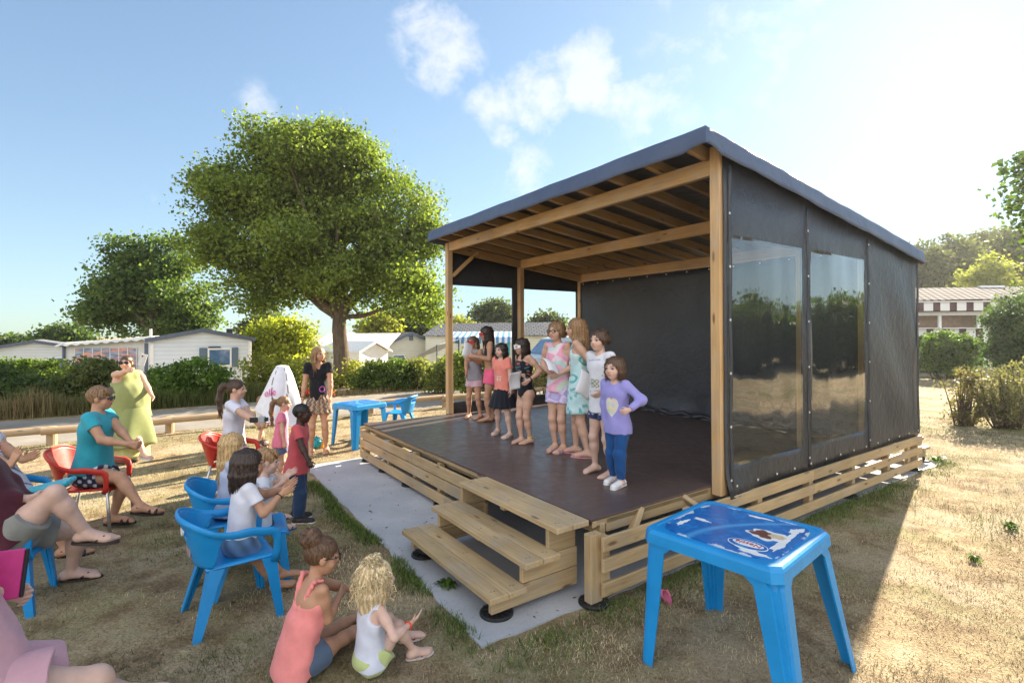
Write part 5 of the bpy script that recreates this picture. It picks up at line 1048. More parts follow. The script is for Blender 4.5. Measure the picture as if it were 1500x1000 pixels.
    for nm in 'LR':
        S0, e, wr_ = limbs['A'+nm]; body += [cap(S0, S0+(e-S0)*.4, .026*h*aw, .0265*h*aw), cap(S0+(e-S0)*.35, e, .028*h*aw, .0225*h*aw), cap(e, e+(wr_-e)*.35, .0235*h*aw, .0235*h*aw), cap(e+(wr_-e)*.3, wr_, .0235*h*aw, .0155*h*aw)]
        H0, k, an = limbs['L'+nm]; dv = nrm(an-k); kb = nrm(np.cross(np.cross(dv, k-H0), dv)) if np.linalg.norm(np.cross(dv, k-H0)) > 1e-4 else -f0
        cb = -nrm((k-(H0+an)/2)) if np.linalg.norm(k-(H0+an)/2) > .01*h else -f0; cb = nrm(cb-dv*np.dot(cb, dv))
        body += [cap(H0, H0+(k-H0)*.5, .054*h*lw, .044*h*lw), cap(H0+(k-H0)*.45, k, .044*h*lw, .030*h*lw), ball(k, .031*h*lw), cap(k, k+(an-k)*.35, .028*h*lw, .030*h*lw), cap(k+(an-k)*.3, an, .030*h*lw, .0175*h*lw), cap(k+(an-k)*.14+cb*.010*h, k+(an-k)*.45+cb*.008*h, .026*h*lw, .022*h*lw)]
    feet = {}
    for s, nm, ty, pt in ((-1, 'L', ltoe, lpitch), (1, 'R', rtoe, rpitch)):
        k, an = limbs['L'+nm][1:]; fy = rotm(Z3, R(ty)) @ f0; fr_ = np.cross(fy, Z3); fy = rotm(fr_, R(pt)) @ fy; fu = np.cross(fr_, fy); FF = np.array([fr_, fy, fu]); z0 = -.028*h
        heel = an-fy*.022*h+fu*(z0+.012*h); bl = an+fy*.085*h+fu*(z0+.004*h); body += [ball(an, .0195*h), ball(heel, .022*h), cap(an+fy*.01*h-fu*.004*h, bl, .022*h, .016*h, FF, (1.25, 1, .9)), cap(heel, bl, .019*h, .015*h, FF, (1.3, 1, .85))]
        tp_ = []
        for q in range(5):
            o = bl+fr_*s*(-.018+.0085*q)*h*1.0+fy*(.004-.004*q*q*.5)*h-fu*.003*h; L_ = (.026 if q == 0 else .020)*h; tp_.append(cap(o, o+fy*L_-fu*.003*h, (.0085 if q == 0 else .0062)*h))
        body += tp_; feet[nm] = (an, heel, bl, fy, fr_, fu)
    hd = []
    for nm, s, cu, dr, pal in (('L', -1, lcurl, ldir, lpal), ('R', 1, rcurl, rdir, rpal)):
        S0, e, wr_ = limbs['A'+nm]; cu = curl if cu is None else cu; d = nrm(wr_-e) if dr is None else nrm(dr); n_ = (-r0*s*.9+f0*.1) if pal is None else np.asarray(pal, float); n_ = nrm(n_-d*np.dot(n_, d)); x = np.cross(d, n_)*s*1.0      # x towards the thumb side
        x = nrm(x); 
        if np.dot(x, f0) < -.2 and pal is None: x = -x
        hs = hl; kn = []
        for q, (off, ln) in enumerate(((.165, .43), (.055, .47), (-.055, .43), (-.16, .34))):
            kp = wr_+d*hs*(.50-.02*abs(q-1))+x*off*hs; hd.append((cap(wr_+d*hs*.08+x*off*.55*hs, kp, .075*hs, .068*hs), .012)); d1 = nrm(d*math.cos(cu*1.2)+n_*math.sin(cu*1.2)+x*off*.35); d2 = nrm(d*math.cos(cu*2.5)+n_*math.sin(cu*2.5)+x*off*.2); m_ = kp+d1*hs*ln*.52; hd.append((cap(kp, m_, .052*hs, .046*hs), .004)); hd.append((cap(m_, m_+d2*hs*ln*.48, .046*hs, .036*hs), .003))
        tb0 = wr_+d*hs*.14+x*.10*hs; td = nrm(d*.72+x*.72+n_*.35); t1 = tb0+td*hs*.24; td2 = nrm(d*.95+x*.25+n_*(.35+cu*.4)); hd += [(cap(tb0, t1, .075*hs, .058*hs), .008), (cap(t1, t1+td2*hs*.24, .052*hs, .040*hs), .004)]
        hands[nm] = (wr_, d, n_, x)
    def hp(x, y, z): return Hc+rH*x*hh+fH*y*hh+uH*z*hh
    face = [ball(hp(0, -.05, .12), .40*hh, FH, (.86, 1.06, .95)), ball(hp(0, .10, -.17), .30*hh, FH, (.90, 1.0, 1.12)), ball(hp(0, .245, -.39), .095*hh), cap(hp(-.17, .20, -.16), hp(.17, .20, -.16), .13*hh), cap(hp(0, .385, .03), hp(0, .455, -.10), .032*hh, .048*hh), cap(hp(-.05, .415, -.115), hp(.05, .415, -.115), .034*hh), ball(hp(0, .37, -.245), .055*hh, FH, (1.5, .8, .75))]
    for s in (-1, 1): face += [ball(hp(s*.345, -.04, -.04), .12*hh, FH, (.35, .75, 1.0)), cap(hp(s*.08, .37, .085), hp(s*.2, .335, .08), .035*hh)]
    root = empty('person', base if base is not None else (pel[0], pel[1], min(feet['L'][1][2], feet['R'][1][2])-.02*h), label, 'person', group); org = np.array(root.location)
    P = [(p, .028*h/1.5*1.5) for p in tor+nk]; prims = [(tor+nk, .035, 0), (body, .022, 0), (face, .012, 0)]+[([p], k, 0) for p, k in hd]
    eyes = [ball(hp(s*.145, .435, .02), .06*hh) for s in (-1, 1)]
    V, Q = implicit(prims, vox, None, eyes)
    q = (V-Hc) @ FH.T/hh; col = np.tile(sk, (len(V), 1)); lipcol = sk*np.array([.92, .62, .62]) if lipc is None else np.array(lipc)
    front = q[:, 1] > .22; hcl = np.array(HAIR[hair])
    ck = np.exp(-(((np.abs(q[:, 0])-.2)/.1)**2+((q[:, 2]+.14)/.1)**2))*front; col = col*(1-ck[:, None]*np.array([.0, .12, .10]))
    lip = front & ((q[:, 0]/.125)**2+((q[:, 2]+.245)/.045)**2 < 1); col[lip] = lipcol
    for s in (-1, 1):
        e_ = front & (((q[:, 0]-s*.145)/.085)**2+((q[:, 2]-.02)/.042)**2 < 1); col[e_] = (.55, .53, .50); ir = front & (((q[:, 0]-s*.145)/.042)**2+((q[:, 2]-.02)/.045)**2 < 1); col[ir] = (.03, .02, .015)
        br = front & (((q[:, 0]-s*.155)/.11)**2+((q[:, 2]-.125)/.026)**2 < 1); col[br] = hcl*.6+sk*.25
    mesh_np('body', V-org, Q, M['skin'], root, smooth=True, col=col)
    K.update(root=root, org=org, pel=pel, waist=waist, chest=chest, neck=neck, shz=shz, r0=r0, f0=f0, r1=r1, f1=f1, u1=u1, r2=r2, f2=f2, u2=u2, Fa=Fa, Fc=Fc, FH=FH, rH=rH, fH=fH, uH=uH, Hc=Hc, hh=hh, limbs=limbs, feet=feet, hands=hands, w=w, sw=sw, hw=hw, T=T, tor=tor, aw=aw, lw=lw, vox=vox, hp=hp, belly=belly, hipz=hipz, body=body)
    if style: mk_hair(K, style, hlen, np.array(HAIR[hair])*hv)
    return K
def mk_hair(K, style, hlen, hc):
    hp, FH, hh, Hc, rH, fH, uH, h = K['hp'], K['FH'], K['hh'], K['Hc'], K['rH'], K['fH'], K['uH'], K['h']; pr = []; tubes = []; rnd = random.Random(int(hlen*1000)+len(style)*7+int(abs(Hc[0])*100))
    capd = ball(hp(0, -.07, .135), .415*hh, FH, (.885, 1.07, .985)); pr.append(capd); subs = [ball(hp(0, .50, -.16), .33*hh, FH, (.92, 1.0, 1.22))]
    low = hp(0, -.05, -.10); pr[0]['clip'] = [(low, nrm(-uH*.9+fH*.45))] if style not in ('bob', 'long', 'curly') else [(hp(0, 0, -.22), nrm(-uH+fH*.3))]
    fwd = K['f2']; backn = -K['f2']
    def surf(az, pol, k=1.03): return hp(.36*k*math.sin(pol)*math.sin(az), -.07-.44*k*math.sin(pol)*math.cos(az), .13+.41*k*math.cos(pol))
    if style in ('long', 'bob', 'wavy', 'curly'):
        NS = 26 if style != 'curly' else 34
        for i in range(NS):
            az = -1.95+3.9*i/(NS-1); p0 = surf(az, 1.0); p1 = surf(az, 1.62); out = nrm(p1-Hc); L = hlen*(1-.10*abs(az))*rnd.uniform(.88, 1.05); L = min(L, hlen)
            fd = backn*.012*max(0, math.cos(az))
            p2 = p1+(-Z3)*L*.5+fd*h*.5+out*.004*h; p3 = p1-Z3*L+fd*h*.6-out*.010*h+np.array([rnd.uniform(-1, 1), rnd.uniform(-1, 1), 0])*.008*h
            pr += [cap(p0, p1, .055*hh, .065*hh), cap(p1, p2, .065*hh, .06*hh), cap(p2, p3, .06*hh, .022*hh)]
    if style == 'wavy':
        pass
    if style == 'pony':
        a = hp(0, -.47, .22); pts = [a, hp(0, -.68, .20), hp(0, -.80, -.02)]; b = pts[-1]; pts += [b-Z3*hlen*.4+backn*.012*h, b-Z3*hlen*.75+backn*.006*h, b-Z3*hlen]; rr = [.10, .15, .16, .16, .12, .03]
        for i in range(5): pr.append(cap(pts[i], pts[i+1], rr[i]*hh, rr[i+1]*hh))
        for _ in range(26):
            o = np.array([rnd.uniform(-1, 1) for _ in range(3)])*.10*hh; tubes.append(([p+o*(1 if i else .3) for i, p in enumerate(pts)]+[pts[-1]-Z3*rnd.uniform(0, .2)*hlen+o*1.5], .006*hh*3))
    if style == 'bun':
        b = hp(0, -.38, .50); pr.append(ball(b, .22*hh))
        for i in range(46):
            d = nrm([rnd.gauss(0, 1) for _ in range(3)]); pr.append(ball(b+d*.20*hh, .065*hh))
        for i in range(70):
            d = nrm([rnd.gauss(0, 1) for _ in range(3)]); x = nrm(np.cross(d, [rnd.gauss(0, 1) for _ in range(3)])); c_ = b+d*.23*hh; tubes.append(([c_+(x*math.cos(t_)+np.cross(d, x)*math.sin(t_))*.06*hh+d*.012*hh*t_ for t_ in np.linspace(0, 5, 9)], .011*hh))
    if style == 'short':
        for i in range(60):
            az = rnd.uniform(-2.4, 2.4); po = rnd.uniform(.1, 1.45); p0 = surf(az, po, 1.0); pr.append(cap(p0, surf(az+.1, po+.28, 1.05)+rH*rnd.uniform(-.02, .02)*hh, .055*hh, .03*hh))
        for i in range(9): x = -.28+.07*i; pr.append(cap(hp(x, .26, .42), hp(x+.03, .40, .22), .075*hh, .035*hh))
        subs = [ball(hp(0, .53, -.20), .33*hh, FH, (.92, 1.0, 1.15))]
    if style == 'crop':
        pr = [ball(hp(0, -.07, .14), .415*hh, FH, (.88, 1.07, .97), [(hp(0, -.05, -.05), nrm(-uH*.8+fH*.6))])]
        pr[0]['clip'].append((hp(0, .27, .2), nrm(fH*.9+uH*-.35)))
    if style in ('fringe', ) or K.get('fringe'):
        pass
    if style == 'curly':
        for i in range(300):
            az = rnd.uniform(-2.1, 2.1); po = rnd.uniform(.05, 1.6); p = surf(az, po, rnd.uniform(1.04, 1.2)); dr = nrm(p-Hc); n_ = 16; L = hlen*rnd.uniform(.45, 1.0); rad = .06*hh*rnd.uniform(.5, 1.5); ph = rnd.uniform(0, 6); q = []
            for j in range(n_):
                t_ = j/(n_-1); c_ = p+dr*(.06+.16*math.sin(t_*1.7))*hh-Z3*L*max(0, t_-.12*(po < .8))*(.35+.65*t_)*(1 if po > .6 else .7); a = ph+t_*rnd.uniform(9, 15)*.9; q.append(c_+np.array([math.cos(a), math.sin(a), 0])*rad*(.3+t_))
            tubes.append((q, .015*hh*rnd.uniform(.5, 1.3)))
    if style in ('long', 'bob'):
        for i in range(150):
            az = rnd.uniform(-2.0, 2.0); q = [surf(az*.8, .25, 1.05), surf(az, .8, 1.07), surf(az, 1.35, 1.10), surf(az, 1.65, 1.12)]; b = q[-1]; L = hlen*rnd.uniform(.75, 1.06); out = nrm(b-Hc); wv = rnd.uniform(0, 6); fd = backn*.014*max(0, math.cos(az))*min(1, L/.15)
            for j in range(1, 7): t_ = j/6; q.append(b-Z3*L*t_+fd*h*.8*min(1, t_*1.4)+out*(.008*(1-t_)+.005*math.sin(wv+t_*7))*h+rH*.007*h*math.sin(wv*2+t_*8))
            tubes.append((q, .010*hh*rnd.uniform(.7, 1.6)))
    if style in ('pony', 'bun', 'long', 'bob', 'short'):
        for i in range(70):
            az = rnd.uniform(-2.3, 2.3); po = rnd.uniform(.2, 1.2)
            if style in ('pony', 'bun'): q = [surf(az, po+.5, 1.02), surf(az*.75, po+.2, 1.045), surf(az*.4, max(.3, po*.7), 1.05), hp(0, -.46, .3)]
            else: q = [surf(az, po*.5, 1.03), surf(az, po, 1.06), surf(az+.05, po+.35, 1.06)]
            if np.dot(q[0]-Hc, fH) < .30*hh: tubes.append((q, .009*hh))
    if style in ('long', 'bob') and K.get('bangs', True):
        pass
    V, Q = implicit([(pr, .020 if style != 'short' else .008, 0)], max(.0045, K['vox']*.9), (.0018, 120, 1.0), subs)
    # strand relief
    hq = (V-Hc) @ FH.T/hh; az = np.arctan2(hq[:, 0], -hq[:, 1]); V = V+(FH.T @ hq.T).T*hh*0+ (nrm_rows(hq) @ FH)*(np.sin(az*38+hq[:, 2]*3)*.006*hh)[:, None]
    c = np.tile(hc, (len(V), 1))*(1+.22*np.sin(az*23)+.12*np.sin(az*57+1))[:, None]
    mb = MB(); nt = 0; cols = []
    for pts, r_ in tubes:
        n0 = len(mb.v); k_ = len(pts); mb.tube(pts, [r_*(1-.6*i/(k_-1)) for i in range(k_)], 4, caps=False); cols += [hc*rnd.uniform(.45, 1.8)]*(len(mb.v)-n0)
    if tubes: V2 = np.concatenate([V, np.array(mb.v)]); F2 = [tuple(x) for x in Q.tolist()]+[tuple(i+len(V) for i in f) for f in mb.f]; C2 = np.concatenate([c, np.array(cols)])
    else: V2, F2, C2 = V, Q, c
    mesh_np('hair', V2-K['org'], F2 if tubes else Q, M['hair'], K['root'], smooth=True, col=np.clip(C2, 0, 1))
def nrm_rows(a): return a/(np.linalg.norm(a, axis=1)[:, None]+1e-9)
def garment(K, name, groups, colfn, wr=(.0016, 42, 1.), subs=(), vox=None, mat='cloth', parent=None):
    V, Q = implicit(groups, vox or K['vox'], wr, subs)
    if len(V) == 0: return None
    tl = (V-K['pel']) @ np.array([K['r2'], K['f2'], K['u2']]).T            # torso-local: right, front, up (m)
    col = np.asarray(colfn if not callable(colfn) else colfn(V, tl)); col = np.tile(col, (len(V), 1)) if col.ndim == 1 else col
    return mesh_np(name, V-K['org'], Q, M[mat], parent or K['root'], smooth=True, col=col)
def sleeves(K, frac, off, flare=0., full=False):
    out = []; h = K['h']
    for nm in 'LR':
        S0, e, w_ = K['limbs']['A'+nm]; d = nrm(e-S0); L = np.linalg.norm(e-S0); aw = K['aw']
        if frac <= 1: c = S0+d*L*frac; out.append(cap(S0, c+d*.03, .0255*h*aw+off, .029*h*aw+off+flare, clip=[(c, d)]))
        else:
            d2 = nrm(w_-e); c = e+(w_-e)*(frac-1); out += [cap(S0, e, .028*h*aw+off, .028*h*aw+off), cap(e, c+d2*.02, .026*h*aw+off, .019*h*aw+off*1.2, clip=[(c, d2)])]
    return out
def top(K, name='tshirt', col=(.8, .8, .8), sleeve=.5, off=.010, hem=.0, flare=.02, neckr=.040, tank=False, wr=(.0036, 36, 1.), drop=.0):
    """hem: metres below the pelvis centre (negative: above)"""
    h = K['h']; w = K['w']; hemc = K['pel']-K['u1']*hem; cl = [(hemc, -K['u1'])]; tor = []
    for p in K['tor']: p2 = dict(p); p2['clip'] = list(p['clip'])+cl; tor.append(p2)
    ra = .074*h*w; bl = K['belly']
    tor.append(cap(K['waist']+K['u1']*.03*h, hemc-K['u1']*.02, ra*1.0, max(ra*1.05, .094*h*w if hem > -.02 else 0)+flare, K['Fa'], (1.06, .80, 1), cl))
    if bl: tor.append(cap(K['waist']+K['f1']*.03*h, hemc, .085*h*bl, .09*h*bl, K['Fa'], (1.1, .9, 1), cl))
    if sleeve: tor = tor+sleeves(K, sleeve, -.002, .005)
    subs = [ball(K['neck']+K['f2']*.014*h+K['u2']*.02*h, neckr*h)]
    if tank:
        for s in (-1, 1): subs.append(cap(K['shz']+K['r2']*s*(K['sw']+.012*h)-K['u2']*.035*h-K['f2']*.08*h, K['shz']+K['r2']*s*(K['sw']+.012*h)-K['u2']*.035*h+K['f2']*.08*h, .043*h))
    return garment(K, name, [(tor, .036, off)], col, wr, subs)
def shorts(K, name='shorts', col=(.3, .3, .3), frac=.4, off=.010, flare=.012, rise=.07, wr=(.0032, 42, 2.)):
    h = K['h']; w = K['w']; g = []; topc = K['pel']+K['u1']*rise*h; cl = [(topc, K['u1'])]
    for p in K['tor'][:2]+K['tor'][-1:]: p2 = dict(p); p2['clip'] = list(p['clip'])+cl; g.append(p2)
    lw = K['lw']; g.append(ball(K['pel']-K['u1']*.045*h, .050*h, K['Fa'], (1.1, 1, .9)))
    for nm in 'LR':
        H0, k, an = K['limbs']['L'+nm]; d = nrm(k-H0)
        if frac <= 1: c = H0+(k-H0)*frac; g.append(cap(H0, c+d*.03, .058*h*lw, (.056-.016*frac)*h*lw+flare, clip=[(c, d)]+cl))
        else: d2 = nrm(an-k); c = k+(an-k)*(frac-1); g += [cap(H0, k, .056*h*lw, .036*h*lw, clip=cl), cap(k, c+d2*.03, .038*h*lw, .0255*h*lw+flare, clip=[(c, d2)]), cap(k, k+(c-k)*.6, .037*h*lw, .036*h*lw)]
    return garment(K, name, [(g, .026, off)], col, wr)
def skirt(K, name, col, length, r0=.085, r1=.13, off=.008, up=.06, folds=9, amp=.012, S=(1.05, .85, 1), wr=None, dirv=None):
    """a real hollow skirt sheet hanging from the waist"""
    h = K['h']; n = 84; m = 14; a0 = K['pel']+K['u1']*up*h; dn = -Z3 if dirv is None else nrm(dirv); vs = []
    for j in range(m+1):
        t_ = j/m
        for i in range(n+1):
            a = 2*math.pi*i/n; rr = (r0+(r1-r0)*t_**.8)*h; rr = rr+amp*t_*math.sin(folds*a+1.5*math.sin(a*2)); vs.append(a0+dn*length*t_+K['r1']*math.cos(a)*rr*S[0]+K['f1']*math.sin(a)*rr*S[1])
    fs = [(j*(n+1)+i, j*(n+1)+i+1, (j+1)*(n+1)+i+1, (j+1)*(n+1)+i) for j in range(m) for i in range(n)]
    V = np.array(vs); c = col(V) if callable(col) else np.tile(np.array(col), (len(V), 1))
    V = np.concatenate([V, V+(K['pel']-V)*np.array([1, 1, 0])*.02]); N = len(vs); fs2 = fs+[tuple(N+i for i in f[::-1]) for f in fs]; rim = [(m*(n+1)+i, m*(n+1)+i+1, N+m*(n+1)+i+1, N+m*(n+1)+i) for i in range(n)]
    return mesh_np(name, V-K['org'], fs2+rim, M['cloth'], K['root'], smooth=True, col=np.concatenate([c, c]))
def footwear(K, kind, col, strap=(.1, .1, .1), name=None, sides='LR'):
    h = K['h']
    for nm in sides:
        an, heel, bl, fy, fr_, fu = K['feet'][nm]; s = -1 if nm == 'L' else 1; z = -.014*h
        if kind == 'shoe':
            g = [cap(heel+fu*.006*h, bl+fy*.022*h+fu*.004*h, .027*h, .024*h, np.array([fr_, fy, fu]), (1.05, 1.05, .95), [(heel-fu*.021*h, -fu)]), cap(an-fy*.006*h-fu*.012*h, bl-fy*.02*h+fu*.010*h, .027*h, .020*h, clip=[(an+fu*.012*h, fu), (heel-fu*.021*h, -fu)])]; S_ = [cap(heel+fu*(-.015)*h-fy*.004*h, bl+fy*.026*h-fu*.012*h, .030*h, .027*h, np.array([fr_, fy, fu]), (1.08, 1.04, .30))]
            o = garment(K, name or 'shoe', [(g, .008, .002), (S_, 0, 0)], lambda V, t_: np.where((((V-heel) @ fu) < -.011*h)[:, None], np.array([.66, .65, .62]), np.array(col)), None, vox=min(K['vox'], .0055), mat='shoe')
        else:
            Fm = np.array([fr_, fy, fu]); c_ = (heel+bl)/2; n = 26; q = []; L = np.linalg.norm(bl-heel)
            for k in range(n):
                a = 2*math.pi*k/n; y = math.cos(a); q.append(c_+fy*(y*(L/2+.035*h)+.006*h)+fr_*math.sin(a)*(.030+.006*y)*h+fu*(-.016*h-.0))
            th2 = .011*h if kind != 'slide' else .016*h
            mb = MB(); mb.raw(q+[p-fu*th2 for p in q], [tuple(range(n))[::-1], tuple(range(n, 2*n))]+[(i, (i+1) % n, n+(i+1) % n, n+i) for i in range(n)]); V = np.array(mb.v)-K['org']
            sole = mesh_np('sandal' if kind != 'flip' else 'flip_flop', V, mb.f, M['shoe'], K['root'], col=np.tile(np.array(col), (len(V), 1)))
            mb = MB(); up = bl+fu*.012*h
            if kind == 'flip':
                t_ = bl+fy*.018*h-fr_*s*.012*h
                for e in (-1, 1): mb.tube([t_-fu*.006*h, bl-fy*.012*h+fr_*e*.016*h+fu*.013*h, bl-fy*.045*h+fr_*e*.030*h-fu*.010*h], [.0035*h, .0048*h, .004*h], 8)
            elif kind == 'slide':
                for o_ in (-.02, 0, .018): mb.tube([bl+fy*o_*h+fr_*.034*h*math.cos(a)+fu*(.022*h*math.sin(a)-.010*h) for a in np.linspace(0, math.pi, 11)], .009*h, 8)
            else:
                for (o_, zz) in ((.004, .020), (-.028, .026)): mb.tube([bl+fy*o_*h+fr_*.029*h*math.cos(a)+fu*(zz*h*math.sin(a)-.012*h) for a in np.linspace(0, math.pi, 11)], .0085*h, 8)
                mb.tube([an+fy*.026*h*math.sin(a)*0-fu*.004*h+(fr_*math.cos(a)+fy*math.sin(a))*.0235*h for a in np.linspace(0, 2*math.pi, 17)], .005*h, 8)
            V = np.array(mb.v)-K['org']; mesh_np('strap', V, mb.f, M['shoe'], sole, smooth=True, col=np.tile(np.array(strap), (len(V), 1)))
def ring(K, limb, t_, r_, th2, col, name='bracelet', j=1):
    L = K['limbs'][limb]; a, b = (L[1], L[2]) if j == 1 else (L[0], L[1]); c = a+(b-a)*t_; d = nrm(b-a); x = nrm(np.cross(d, [.3, .5, .8])); y = np.cross(d, x); mb = MB(); mb.tube([c+(x*math.cos(q)+y*math.sin(q))*r_ for q in np.linspace(0, 2*math.pi, 19)], th2, 6, caps=False); V = np.array(mb.v)-K['org']
    mesh_np(name, V, mb.f, M['shoe'], K['root'], smooth=True, col=np.tile(np.array(col), (len(V), 1)))
def glasses(K, frame=(.03, .03, .03), lens=None, name='glasses', big=1.):
    hp, hh = K['hp'], K['hh']; mb = MB()
    for s in (-1, 1):
        mb.tube([hp(s*.165+.115*big*math.cos(a), .455-.05*abs(.115*math.cos(a)+s*.165)*2, .015+.085*big*math.sin(a)) for a in np.linspace(0, 2*math.pi, 17)], .012*hh, 5, caps=False); mb.tube([hp(s*.28, .42, .04), hp(s*.36, .2, .03), hp(s*.37, -.02, .02)], .012*hh, 5)
        if lens is not None: mb.raw([hp(s*.165+.11*big*math.cos(a), .452-.05*abs(.115*math.cos(a)+s*.165)*2, .015+.08*big*math.sin(a)) for a in np.linspace(0, 2*math.pi, 16, endpoint=False)], [tuple(range(16))])
    mb.tube([hp(-.05, .46, .03), hp(.05, .46, .03)], .012*hh, 5)
    V = np.array(mb.v)-K['org']; c = np.tile(np.array(lens if lens is not None else frame), (len(V), 1)); return mesh_np(name, V, mb.f, M['shoe'], K['root'], smooth=True, col=c)
def mask(K, col, name='mask', lens=(.05, .02, .02)):
    hp, hh = K['hp'], K['hh']
    vs, fs = sheet(lambda a, b: hp((a-.5)*.74, .475-.42*(a-.5)**2*2.2, .03+(b-.5)*.27*(1-.35*abs(a-.5)*2)-.05*(abs(a-.5) < .06)*(b < .5)), 28, 10, None)
    hol = [f for k, f in enumerate(fs) if not any((((k % 28+.5)/28-.5-s*.22)/.10)**2+(((k//28+.5)/10-.52)/.24)**2 < 1 for s in (-1, 1))]
    o = solidify(name, vs, hol, .004, M[col], K['root']); mb = MB(); mb.tube([hp(.40*math.sin(a), -.05-.44*math.cos(a), .06+.05*math.cos(a)) for a in np.linspace(-1.9, 1.9, 24)], .012*hh, 5); V = np.array(mb.v)-K['org']; mesh_np('mask_strap', V, mb.f, M['shoe'], K['root'], smooth=True, col=np.tile(np.array((.5, .48, .45)), (len(V), 1)))
    return o
# ---------------------------------------------------------------- the people
ST = 'children performing on the stage'; AU = 'people watching from the lawn'
def feet(l, r, z, h): a = G(*l, z)+Z3*.038*h; b = G(*r, z)+Z3*.038*h; return a, b
def stand(label, h, l, r, z, yaw, group, **k):
    a, b = feet(l, r, z, h); hr = k.get('hr', .145); hz_ = (.485 if hr < .15 else .46)*h; mid = (a+b)/2; sh = k.pop('shift', (0, 0))
    return mk_person(label, h, (mid[0]+sh[0], mid[1]+sh[1], z+hz_-.006*h), yaw, LF=a, RF=b, group=group, base=(mid[0], mid[1], z), **k)
W_ = lambda c: np.array(c)
def dots(base, dot, sc_=28., th_=.75):
    def f(V, t): q = np.sin(V[:, 0]*sc_*3+V[:, 1]*sc_*2)*np.sin(V[:, 2]*sc_*3.3+V[:, 1]*9); return np.where((q > th_)[:, None], W_(dot), W_(base))
    return f
def patches(cols, sc_=9., seed=0):
    def f(V, t):
        a = np.sin(V[:, 0]*sc_*2.1+seed+1.5*np.sin(V[:, 2]*sc_))+np.sin(V[:, 2]*sc_*2.6+V[:, 1]*sc_+seed*2); k = np.clip(((a+2)/4*len(cols)).astype(int), 0, len(cols)-1); return W_(cols)[k]
    return f
def sheet_paper(c, x, y, label, w=.15, l=.21):
    o = empty('sheet_of_paper', c, label, 'paper', 'song sheets held by the children'); x = nrm(x); y = nrm(np.asarray(y)-x*np.dot(y, x)); n = np.cross(x, y)
    vs, fs = sheet(lambda a, b: c+x*(a-.5)*w+y*(b-.5)*l+n*(.03*math.sin(b*2.6)+.012*math.sin(a*5)), 8, 10); solidify('sheet', vs, fs, .0008, M['paper'], o); return o
M['paper'] = plain('paper', (.74, .74, .77), .8, .04, 6)
Zd = HD+.001
# --- on stage, from far left to near right
K = stand('person in a grey tank top and pale pink shorts wearing big red goggles', 1.30, (704, 613), (687, 611), Zd, 152, ST, skin='tan', hair='brownlt', style='pony', hlen=.2, LH=D(692, 527, 7.72), RH=D(683, 548, 7.9), lpole=(.5, 0, -1), ltoe=-8, rtoe=12, vox=.0075)
top(K, 'tank_top', (.30, .30, .33), 0, .008, .015, .01, tank=True); shorts(K, 'shorts', (.62, .42, .46), .42, .010, .012); glasses(K, (.5, .03, .03), (.42, .02, .03), 'goggles', 1.5); ring(K, 'LR', .92, .026, .006, (.7, .55, .03), 'ankle_band'); ring(K, 'AR', .9, .022, .005, (.5, .1, .1))
K = stand('person in a black bikini top and bright pink shorts wearing a red mask', 1.45, (716, 617), (722, 615), Zd, 104, ST, skin='tan', hair='dark', style='long', hlen=.30, LH=D(697, 522, 7.62), RH=D(693, 519, 7.85), lpole=(.3, -.2, -1), rpole=(.3, .2, -1), head=(0, -8, 0), vox=.0075)
h = K['h']; garment(K, 'bikini_top', [([dict(K['tor'][3], clip=[(K['chest']-K['u2']*.045*h, -K['u2']), (K['chest']+K['u2']*.035*h, K['u2'])]), cap(K['chest']-K['u2']*.02*h-K['r2']*.05*h, K['chest']-K['u2']*.02*h+K['r2']*.05*h, .07*h, None, K['Fc'], (1, .8, 1), [(K['chest']-K['u2']*.045*h, -K['u2'])])], .01, .006)]+[([cap(K['chest']+K['r2']*s*.05*h+K['u2']*.03*h+K['f2']*.045*h, K['shz']+K['r2']*s*.05*h+K['u2']*.02*h, .008*h), cap(K['chest']+K['r2']*s*.05*h+K['u2']*.03*h-K['f2']*.05*h, K['shz']+K['r2']*s*.05*h+K['u2']*.02*h, .008*h)], .005, .004) for s in (-1, 1)], (.012, .014, .022), None)
shorts(K, 'shorts', (.85, .13, .25), .36, .012, .016); mask(K, 'logo_red')
sheet_paper(D(684, 513, 7.72), (.8, .5, -.4), (-.4, .1, .9), 'white song sheet held up by the person in the black bikini top', .16, .24)
K = stand('person in a coral T-shirt and black tulle skirt with silver sandals', 1.21, (747, 640), (729, 635), Zd, 138, ST, skin='pale', hair='dark', style='bob', hlen=.17, LH=D(749, 574, 6.5), RH=D(730, 576, 6.75), ltoe=0, rtoe=14, vox=.007)
top(K, 'tshirt', lambda V, t: np.where(((np.abs(t[:, 0]) < .05) & (np.abs(t[:, 2]-.17) < .035) & (t[:, 1] > 0) & (np.sin(V[:, 0]*190)+np.sin(V[:, 2]*170) > 0))[:, None], W_((.75, .6, .5)), W_((.78, .25, .19))), .55, .008, .04, .02)
skirt(K, 'tulle_skirt', (.014, .015, .022), .26, .088, .165, up=.05, folds=17, amp=.010); footwear(K, 'sandal', (.5, .46, .40), (.55, .53, .5))
K = stand('person in a black swimsuit with long dark hair wearing a white mask', 1.28, (777, 649), (764, 648), Zd, 122, ST, skin='fair', hair='dark', style='long', hlen=.22, LH=D(776, 556, 6.02), RH=D(765, 549, 6.2), lpole=(.9, .1, -.5), rpole=(.2, .4, -1), w=1.08, vox=.007, head=(-4, -6, 0))
h = K['h']; hemc = K['pel']-K['u1']*.085*h; cl = [(K['chest']+K['u2']*.05*h, K['u2'])]; g = [dict(p, clip=list(p['clip'])+cl) for p in K['tor'][:4]+K['tor'][-1:]]
